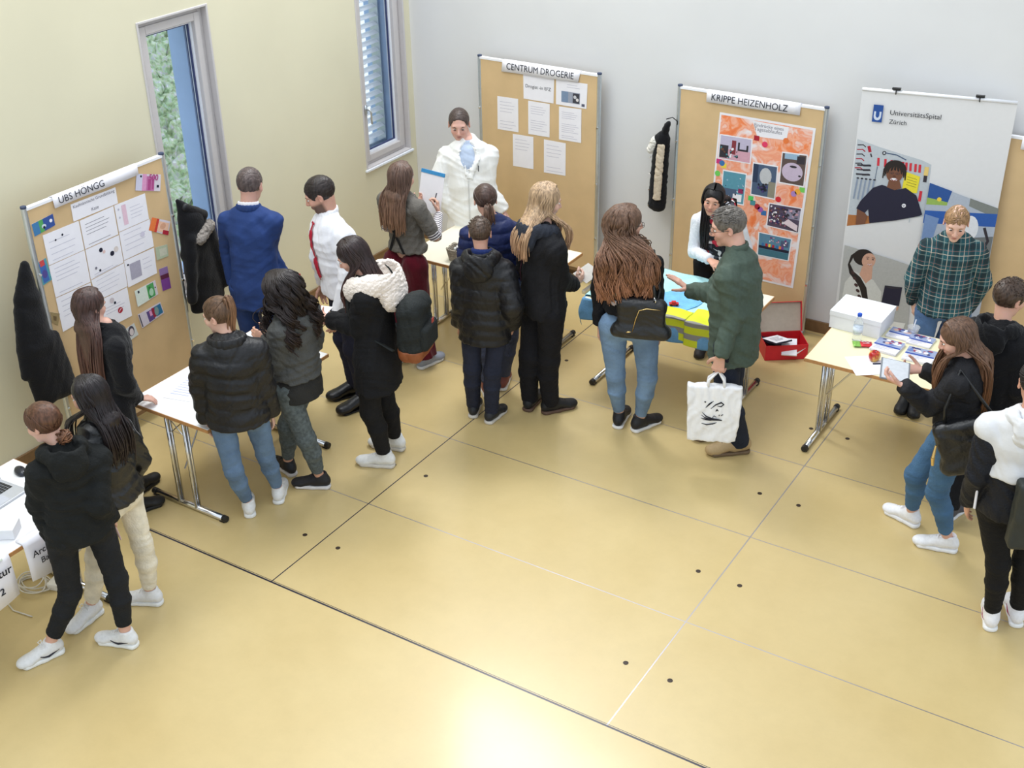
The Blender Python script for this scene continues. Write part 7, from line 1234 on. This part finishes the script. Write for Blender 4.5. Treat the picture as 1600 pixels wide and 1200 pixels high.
for sg, sh_ in ((1, 'sl'), (-1, 'sr')):
    m = MB(); S = p.J[sh_] - p.slat * sg * .035 - bc; q = [X(.07, sg * .07, .17) - bc, S - p.f * .06 + UP * .075, S + p.f * .01 + UP * .095, S + p.f * .09 + UP * .03, S + p.f * .14 - UP * .12, S + p.f * .08 - UP * .27, X(.10, sg * .14, -.12) - bc]; Q = cr(np.array([q]), 20)[0]
    for i in range(19): m.bar(Q[i], Q[i + 1], .045, .010, up=tuple(unit(Q[i] - (p.J['ch'] - bc) + 1e-4)))
    m.build('strap', BPM, bp)
# -- notebook of the fur-hood girl, paper of the blond girl, clipboard and pen
def held_sheet(p, hands_, w, d, name, label, cat, mat, R, off, th=.004):
    c = sum(p.grip[h_] for h_ in hands_) / len(hands_) + off; m = MB(); M4 = Matrix([list(R[0]) + [0], list(R[1]) + [0], list(R[2]) + [0], [0, 0, 0, 1]]); m.box((-w / 2, -d / 2, -th / 2), (w / 2, d / 2, th / 2), M4); o = m.build(name, mat); o.location = tuple(c); return tag(o, label, cat), M4, c
R = np.stack([P8.f, P8.slat, UP], 1); nb_, M4, c = held_sheet(P8, 'lr', .15, .21, 'notebook', 'white notebook held open by the girl with the fur-lined hood', 'notebook', PAPER, R, P8.f * .03 + UP * .012)
m = MB(); m.tube([M4 @ Vector((-.02, .05, .01)), M4 @ Vector((.06, .0, .055))], .004, 6); m.build('blue_pen', flat((60, 110, 190)), nb_)
f = P13.f; R = np.stack([unit(f * .8 + UP * .35), unit(np.cross(UP, f)), UP], 1); R[:, 2] = unit(np.cross(R[:, 0], R[:, 1])); held_sheet(P13, 'r', .14, .19, 'leaflet', 'grey-white leaflet held by the blond girl in the black hoodie', 'leaflet', pmat('grey_leaflet', rgb(186, 182, 176), .7), R, f * .05 + UP * .01, .002)
f = P9.f; x = unit(f * .25 + UP * .95); y = unit(np.cross(UP, f)); R = np.stack([x, y, np.cross(x, y)], 1); cb_, M4, c = held_sheet(P9, 'l', .32, .23, 'clipboard', 'white clipboard with a blue top edge held up by the girl with striped sleeves', 'clipboard', PAPER, R, f * .04 - y * .09 + UP * .07)
m = MB(); m.box((.135, -.116, -.004), (.162, .116, .006), M4); m.build('blue_clip', flat((58, 140, 196)), cb_)
g_ = P9.grip['r']; m = MB(); m.tube([(-.02, 0, -.04), (.01, .01, .06)], .0045, 8); o = m.build('pen', flat((60, 60, 70))); o.location = tuple(g_); tag(o, 'dark pen in the raised hand of the girl with striped sleeves', 'pen')
# -- braces of the burgundy trousers, red cuff patch
m = MB(); J = P9.J; o_ = P9.base; ba = P9.f; pts = [J['pe'] + P9.slat * .07 - ba * .125 + UP * .10, J['ch'] * .6 + J['pe'] * .4 - ba * .128 - P9.slat * .01, J['ch'] - ba * .10 - P9.slat * .05 + UP * .02]
m.bar(pts[0] - o_, pts[1] - o_, .02, .004, up=tuple(-ba)); m.bar(pts[1] - o_, pts[2] - o_, .02, .004, up=tuple(-ba)); pts = [J['pe'] - P9.slat * .07 - ba * .125 + UP * .10, J['ch'] * .6 + J['pe'] * .4 - ba * .13 + P9.slat * .01, J['ch'] - ba * .10 + P9.slat * .05 + UP * .02]; m.bar(pts[0] - o_, pts[1] - o_, .02, .004, up=tuple(-ba)); m.build('braces', BLK, P9.body)
# -- white coat details: blue shirt front, tie knot, lapels, pocket pen
def chest_patch(p, name, mat, outline, depth, lift=.0):
    """outline in (lateral, z from neck base); laid on the front of the garment by probing is avoided: follows an ellipse"""
    vs = []; s = p.s; c = p.J['ne']
    for x, z in outline: vs.append(c + p.slat * x * s + UP * z * s + p.f * ((depth[0] + (depth[1] - depth[0]) * min(1, max(0, -z / .35))) * s - 2.2 * x * x + lift) - p.base)
    m = MB(); m.add(vs, [tuple(range(len(vs)))]); o = m.build(name, mat, p.body); sd_ = o.modifiers.new('thickness', 'SOLIDIFY'); sd_.thickness = .006; sd_.offset = 0; return o
SHB = pmat('pale_blue_shirt', rgb(176, 190, 212), .8, noise=.04); collar(P10, SHB, .062, .022, -.014, .007, name='shirt_collar')
def lie_on(o, p, dirv, name_part, lift=.004):     # press a patch on to the garment surface with a ray
    tgt = [c for c in p.body.children if c.name.split('.')[0] == name_part][0]; me = tgt.data; n = len(me.vertices); co = np.empty(n * 3, np.float32); me.vertices.foreach_get('co', co); co = co.reshape(-1, 3); dv = np.array(dirv); lat = np.cross(UP, dv)
    for v in o.data.vertices:
        q = np.array(v.co); rel = co - q; near = (np.abs(rel @ lat) < .010) & (np.abs(rel[:, 2]) < .010)
        if near.any(): t = (rel[near] @ dv).max(); v.co = tuple(q + dv * (t + lift))
def patch(p, part, name, mat, poly, sub=.012, lift=.004, back=False):
    """poly in (lateral toward left, z above the floor): a cloth patch lying on the garment"""
    u0 = min(x for x, z in poly); u1 = max(x for x, z in poly); z0 = min(z for x, z in poly); z1 = max(z for x, z in poly); nu = max(2, int((u1 - u0) / sub)); nz = max(2, int((z1 - z0) / sub))
    def inside(x, z):
        c = False; n = len(poly)
        for i in range(n):
            x1, y1 = poly[i]; x2, y2 = poly[(i + 1) % n]
            if (y1 > z) != (y2 > z) and x < (x2 - x1) * (z - y1) / (y2 - y1 + 1e-12) + x1: c = not c
        return c
    dv = -p.f if back else p.f; c = V3(p.J['ch'][0], p.J['ch'][1], 0); ids = {}; vs = []; fs = []
    for i in range(nu):
        for k in range(nz):
            xm, zm = u0 + (i + .5) * (u1 - u0) / nu, z0 + (k + .5) * (z1 - z0) / nz
            if not inside(xm, zm): continue
            f = []
            for a, b in ((0, 0), (1, 0), (1, 1), (0, 1)):
                key = (i + a, k + b)
                if key not in ids: ids[key] = len(vs); vs.append(tuple(c + p.slat * (u0 + key[0] * (u1 - u0) / nu) + UP * (z0 + key[1] * (z1 - z0) / nz) - p.base))
                f.append(ids[key])
            fs.append(tuple(f) if back else tuple(f[::-1]))
    me = bpy.data.meshes.new(name); me.from_pydata(vs, [], fs); me.update(); o = link(name, me, mat, p.body, True); lie_on(o, p, dv, part, lift); sd_ = o.modifiers.new('thickness', 'SOLIDIFY'); sd_.thickness = .003; sd_.offset = 0; return o
nz = TIE7.J['ne'][2]; patch(TIE7, 'white_shirt', 'tie', pmat('red_tie', rgb(182, 22, 48), .5, noise=.05), [(-.016, nz - .03), (.016, nz - .03), (.012, nz - .06), (.036, nz - .42), (.0, nz - .47), (-.036, nz - .42), (-.012, nz - .06)], lift=.008)
nz = P10.J['ne'][2]
patch(P10, 'lab_coat', 'lapel', COAT, [(-.05, nz - .015), (-.015, nz - .27), (0, nz - .25), (-.04, nz - .02), (-.095, nz - .10), (-.075, nz - .06)], lift=.007)
patch(P10, 'lab_coat', 'lapel', COAT, [(.04, nz - .02), (.0, nz - .25), (.03, nz - .27), (.09, nz - .13), (.10, nz - .09), (.055, nz - .02)], lift=.007); patch(P10, 'lab_coat', 'front_edge', pmat('seam_grey', rgb(206, 206, 206), .9), [(-.003, nz - .27), (.004, nz - .27), (.004, .55), (-.003, .55)], lift=.004)
q = P10.J['ch'] + P10.slat * .085 + P10.f * .145 - UP * .07 - P10.base; m = MB(); m.tube([q, q - UP * .05], .004, 6); m.build('pocket_pen', flat((60, 60, 70)), P10.body)
# -- the smiling woman's scarf
SCF = pmat('patterned_scarf', rgb(36, 32, 40), .9, noise=.0)
def scarf_mat():
    m, N, L, b = new_mat('red_black_scarf'); tc = N.new('ShaderNodeTexCoord'); v = N.new('ShaderNodeTexVoronoi'); v.inputs['Scale'].default_value = 34; L.new(tc.outputs['Object'], v.inputs['Vector']); sp = N.new('ShaderNodeSeparateColor'); L.new(v.outputs['Color'], sp.inputs[0]); r = N.new('ShaderNodeValToRGB'); r.color_ramp.interpolation = 'CONSTANT'; E = r.color_ramp.elements; E[0].color = rgb(28, 26, 32) + (1,); E[1].position = .55; E[1].color = rgb(196, 44, 66) + (1,); e = E.new(.72); e.color = rgb(216, 206, 206) + (1,); e = E.new(.85); e.color = rgb(70, 70, 80) + (1,); L.new(sp.outputs[0], r.inputs[0]); L.new(r.outputs[0], b.inputs['Base Color']); b.inputs['Roughness'].default_value = .9; return m
p = P15; F = Field(); A = arc(p, p.J['ne'] - UP * .012, .075, .075, 0.0, 2 * math.pi, -.035, .015, 16)
for i in range(15): F.cone(A[i], A[i + 1], .030, .030, None, .02)
J = p.J
for sg in (1, -1): F.cone(J['ne'] + p.f * .085 - UP * .05 + p.slat * .02 * sg, J['ch'] + p.f * .125 + p.slat * .035 * sg - UP * .12, (.045, .018), (.05, .018), p.slat, .02); F.cone(J['ch'] + p.f * .125 + p.slat * .035 * sg - UP * .12, J['pe'] + p.f * .135 + p.slat * .045 * sg + UP * .06, (.05, .018), (.045, .016), p.slat, .02)
F.disp = folds(55, .005, .04); put(p, 'scarf', F, scarf_mat(), .006)
# -- glasses
def glasses(p, col):
    m = MB(); hsx = p.s * p.hs; L = lambda x, y, z: p.J['he'] + p.R @ (V3(x, y, z) * hsx) - p.base
    for y in (-1, 1): m.tube([L(.106, y * .033 + .021 * math.cos(a), .001 + .016 * math.sin(a)) for a in np.linspace(0, 2 * math.pi, 17)], .0016, 5, False); m.tube([L(.105, y * .054, .005), L(.06, y * .072, .006), L(.0, y * .083, .004)], .0016, 5)
    m.tube([L(.106, -.012, .004), L(.108, 0, .006), L(.106, .012, .004)], .0015, 5); m.build('glasses', pmat('frame_%d' % col[0], rgb(*col), .3, .5), p.body, smooth=True)
glasses(P16, (90, 86, 84)); glasses(P14, (60, 44, 40))
# pattern on the back of the curly-haired woman's top
zt = P14.J['ch'][2]; patch(P14, 'black_top', 'teal_print', flat((96, 168, 150)), [(-.0, zt - .13), (.05, zt - .20), (.12, zt - .24), (.12, zt - .21), (.06, zt - .17), (.03, zt - .12)], back=True); patch(P14, 'black_top', 'white_print', flat((200, 190, 196)), [(.04, zt - .26), (.08, zt - .30), (.11, zt - .27), (.07, zt - .25)], back=True, sub=.009)
patch(P13, 'hooded_sweatshirt', 'maroon_print', flat((66, 22, 40)), [(.02, zt - .06), (.11, zt - .05), (.13, zt - .22), (.07, zt - .30), (.09, zt - .15), (.03, zt - .12)], back=True)
# -- cloths on the KRIPPE table
def cloth(name, label, cat, mat, x0, x1, y0, y1, drop_f=0, drop_l=0, z=.745, seed=1, rot=0.0, group=None, nf=60):
    """a cloth lying on a table, hanging over the front (y0 side) and left (x0 side); built in plain metres"""
    r = np.random.RandomState(seed); cx, cy = (x0 + x1) / 2, (y0 + y1) / 2; nu, nv = nf, nf; W_ = x1 - x0; D_ = y1 - y0; fx, fy = TKX0, TKY0
    pl = r.uniform(0, 6, 6)
    def fn(a, b):
        u = -drop_l + a * (W_ + drop_l); v = -drop_f + b * (D_ + drop_f); x = x0 + max(u, 0); y = y0 + max(v, 0); zz = z + .003 * math.sin(u * 23 + pl[0] + v * 9) + .003 * math.sin(v * 31 + pl[1])
        if v < 0: zz = z + v + .004; y = y0 - .006 - .016 * (1 + math.sin(u * 26 + pl[2])) * min(1, -v / .1)
        if u < 0: zz = min(zz, z + u + .004) if v >= 0 else zz + u * .6; x = x0 - .006 - .016 * (1 + math.sin(v * 24 + pl[3])) * min(1, -u / .1)
        return (x - cx, y - cy, zz)
    vs = [fn(i / (nu - 1), j / (nv - 1)) for j in range(nv) for i in range(nu)]; fs = [(j * nu + i, j * nu + i + 1, (j + 1) * nu + i + 1, (j + 1) * nu + i) for j in range(nv - 1) for i in range(nu - 1)]
    me = bpy.data.meshes.new(name); me.from_pydata(vs, [], fs); me.update(); o = link(name, me, mat, None, True); o.location = (cx, cy, 0); sd_ = o.modifiers.new('thickness', 'SOLIDIFY'); sd_.thickness = .002; return tag(o, label, cat, group)
TKX0, TKX1, TKY0, TKY1 = -4.055, -2.845, 7.355, 8.085
cloth('blue_cloth', 'large mid-blue cloth hanging over the front and left of the KRIPPE table', 'cloth', fabric('mid_blue_cloth', (112, 162, 204), .9), TKX0, -2.99, TKY0 - .004, 8.06, .17, .10, .746, 3)
cloth('aqua_cloth', 'pale aqua cloth spread over the top of the KRIPPE table', 'cloth', fabric('pale_aqua_cloth', (176, 222, 226), .9), TKX0 + .0, -2.96, TKY0 + .03, 8.08, 0, .05, .759, 7)
m = MB(); m.prism([(.15 * math.cos(a) * (1 + .15 * math.sin(3 * a)), .20 * math.sin(a) * (1 + .1 * math.cos(2 * a))) for a in np.linspace(0, 6.2, 24)], 0, .003); o = m.build('blue_felt', fabric('sky_blue_felt', (120, 182, 232), .95)); o.location = (-3.40, 7.60, .764); tag(o, 'rounded sky-blue felt piece on the aqua cloth under the man\'s hand', 'felt')
cr_ = empty('toy_car', (-3.40, 7.52, .768), 'small red toy car on the sky-blue felt piece', 'toy car', rz=.5); m = MB(); m.box((-.035, -.016, .006), (.035, .016, .022)); m.box((-.018, -.014, .022), (.016, .014, .034)); m.build('car_body', pmat('toy_red', rgb(200, 30, 40), .3), cr_, bevel=.004)
for x in (-.02, .02):
    m = MB(); m.tube([(x, -.018, .008), (x, .018, .008)], .008, 10); m.build('wheel_pair', BLACKP, cr_)
def vest_mat():
    m, N, L, b = new_mat('hi_vis'); tc = N.new('ShaderNodeTexCoord'); a = N.new('ShaderNodeAttribute'); a.attribute_name = 'band'; mx = N.new('ShaderNodeMix'); mx.data_type = 'RGBA'; L.new(a.outputs['Fac'], mx.inputs[0]); mx.inputs[6].default_value = rgb(220, 226, 40) + (1,); mx.inputs[7].default_value = rgb(150, 146, 140) + (1,); L.new(mx.outputs[2], b.inputs['Base Color']); b.inputs['Roughness'].default_value = .6; return m
VM = vest_mat()
def vest(x0, x1, drop, label, seed, back=.30):
    nu, nv = 24, 110; r = random.Random(seed); vs = []; bd_ = []; cx = (x0 + x1) / 2
    for j in range(nv):
        v = -drop + (drop + back) * j / (nv - 1)
        for i in range(nu):
            u = x0 + (x1 - x0) * i / (nu - 1); w = .004 * math.sin(u * 30 + seed) + .003 * math.sin(v * 40 + u * 12)
            if v < 0: vs.append((u - cx, TKY0 - .034 - .012 * math.sin(u * 20 + seed) - 7.5, .772 + v + .004)); 
            else: vs.append((u - cx, TKY0 - .03 + v - 7.5, .772 + w + .002))
            d_ = drop + v; bd_.append(1.0 if (.055 < d_ < .10 or .155 < d_ < .20) else 0.0)
    fs = [(j * nu + i, j * nu + i + 1, (j + 1) * nu + i + 1, (j + 1) * nu + i) for j in range(nv - 1) for i in range(nu - 1)]
    me = bpy.data.meshes.new('safety_vest'); me.from_pydata(vs, [], fs); me.update(); at_ = me.attributes.new('band', 'FLOAT', 'POINT'); at_.data.foreach_set('value', np.array(bd_, dtype=np.float32)); o = link('safety_vest', me, VM, None, True); o.location = (cx, 7.5, 0); sd_ = o.modifiers.new('thickness', 'SOLIDIFY'); sd_.thickness = .003; tag(o, label, 'safety vest')
vest(-3.50, -3.225, .17, 'left yellow high-visibility vest with grey bands hanging over the blue cloth', 1, .16); vest(-3.22, -2.95, .19, 'right yellow high-visibility vest beside the man in the green shirt', 2, .22)
# -- coats hung on the board posts
def coat(name, spine, label, mat, parts, h=.009):
    F = Field()
    for a, b, ra, rb in spine: F.cone(a, b, ra, rb, (1, 0, 0), .03)
    F.disp = folds(sum(map(ord, name)), .005, .17); c = np.array(spine[0][0], float); o = solid(name, F, mat, h, c, label, 'coat'); return o, c
x_ = -6.53
o, c = coat('dark_coat', [((x_, 4.50, 1.55), (x_, 4.46, 1.34), (.03, .03), (.05, .09)), ((x_, 4.46, 1.34), (x_, 4.45, 1.0), (.05, .09), (.06, .13)), ((x_, 4.45, 1.0), (x_, 4.50, .62), (.06, .13), (.06, .15)), ((x_, 4.40, 1.25), (x_, 4.33, .82), (.04, .045), (.035, .04)), ((x_, 4.55, 1.0), (x_, 4.60, .60), (.05, .08), (.05, .09))], 'long black coat hanging from the left post of the UBS HÖNGG board', BLK2, None)
o, c = coat('hooded_parka', [((x_ + .03, 5.80, 1.55), (x_ + .03, 5.90, 1.38), (.02, .02), (.06, .10)), ((x_ + .03, 5.90, 1.40), (x_ + .03, 5.92, 1.15), (.06, .11), (.06, .16)), ((x_ + .03, 5.92, 1.15), (x_ + .03, 5.95, .70), (.06, .15), (.06, .17)), ((x_ + .05, 6.03, 1.28), (x_ + .05, 6.13, .80), (.045, .05), (.04, .045)), ((x_ + .07, 5.83, 1.25), (x_ + .07, 5.76, .80), (.04, .045), (.035, .04))], 'black parka with grey fur trim hanging from the right post of the bank board', BLK2, None)
F = Field(); F.cone((x_ + .09, 5.90, 1.235), (x_ + .08, 6.02, 1.30), (.045, .045), (.045, .045), None, .02); a_, b2_ = folds(71, .006, .022), folds(72, .004, .05); F.disp = lambda P: a_(P) + b2_(P); solid('fur_trim', F, pmat('grey_fur', rgb(150, 142, 134), .95, noise=.3, nscale=60, bump=.8, bscale=160), .0055, c, parent=o)
F = Field(); F.cone((x_ + .06, 5.83, 1.50), (x_ + .06, 6.00, 1.38), (.02, .03), (.03, .04), None, .02); solid('hood', F, PUF, .007, c, parent=o)
y_ = 8.97
F = Field(); F.cone((-4.19, y_, 1.60), (-4.24, y_, 1.46), (.03, .02), (.05, .04), (0, 1, 0), .03); F.cone((-4.24, y_, 1.46), (-4.26, y_, .88), (.05, .07), (.05, .080), (0, 1, 0), .03); F.disp = folds(90, .005, .08); c = V3(-4.19, y_, 1.60); o = solid('sleeveless_jacket', F, BLK2, .008, c, 'black sleeveless jacket with pale fleece lining hanging on the KRIPPE board\'s left post', 'jacket')
F = Field(); F.cone((-4.225, y_ - .045, 1.42), (-4.24, y_ - .052, .96), (.015, .035), (.015, .035), (0, 1, 0), .02); F.disp = folds(91, .004, .05); solid('fleece_lining', F, pmat('beige_fleece', rgb(206, 190, 168), .95, noise=.1, nscale=60, bump=.6), .006, c, parent=o)
F = Field(); F.cone((-4.29, y_ - .01, 1.44), (-4.33, y_ - .01, 1.36), .04, .035, None, .02); F.disp = lambda P, a=folds(92, .006, .02): a(P); solid('fur_collar', F, pmat('white_fur', rgb(226, 222, 214), .95, noise=.1, nscale=60, bump=.8, bscale=160), .0055, c, parent=o)
m = MB(); m.tube([(-.02, .0, .03), (.03, .01, .05), (.07, .02, .02), (.065, .03, -.01)], .004, 6); m.build('hanging_loop', BLK2, o)
m = MB(); [m.tube([(-.11, -.075, -.28 - .14 * i), (-.11, -.085, -.28 - .14 * i)], .006, 8) for i in range(4)]; m.build('snap_buttons', CHROME, o)
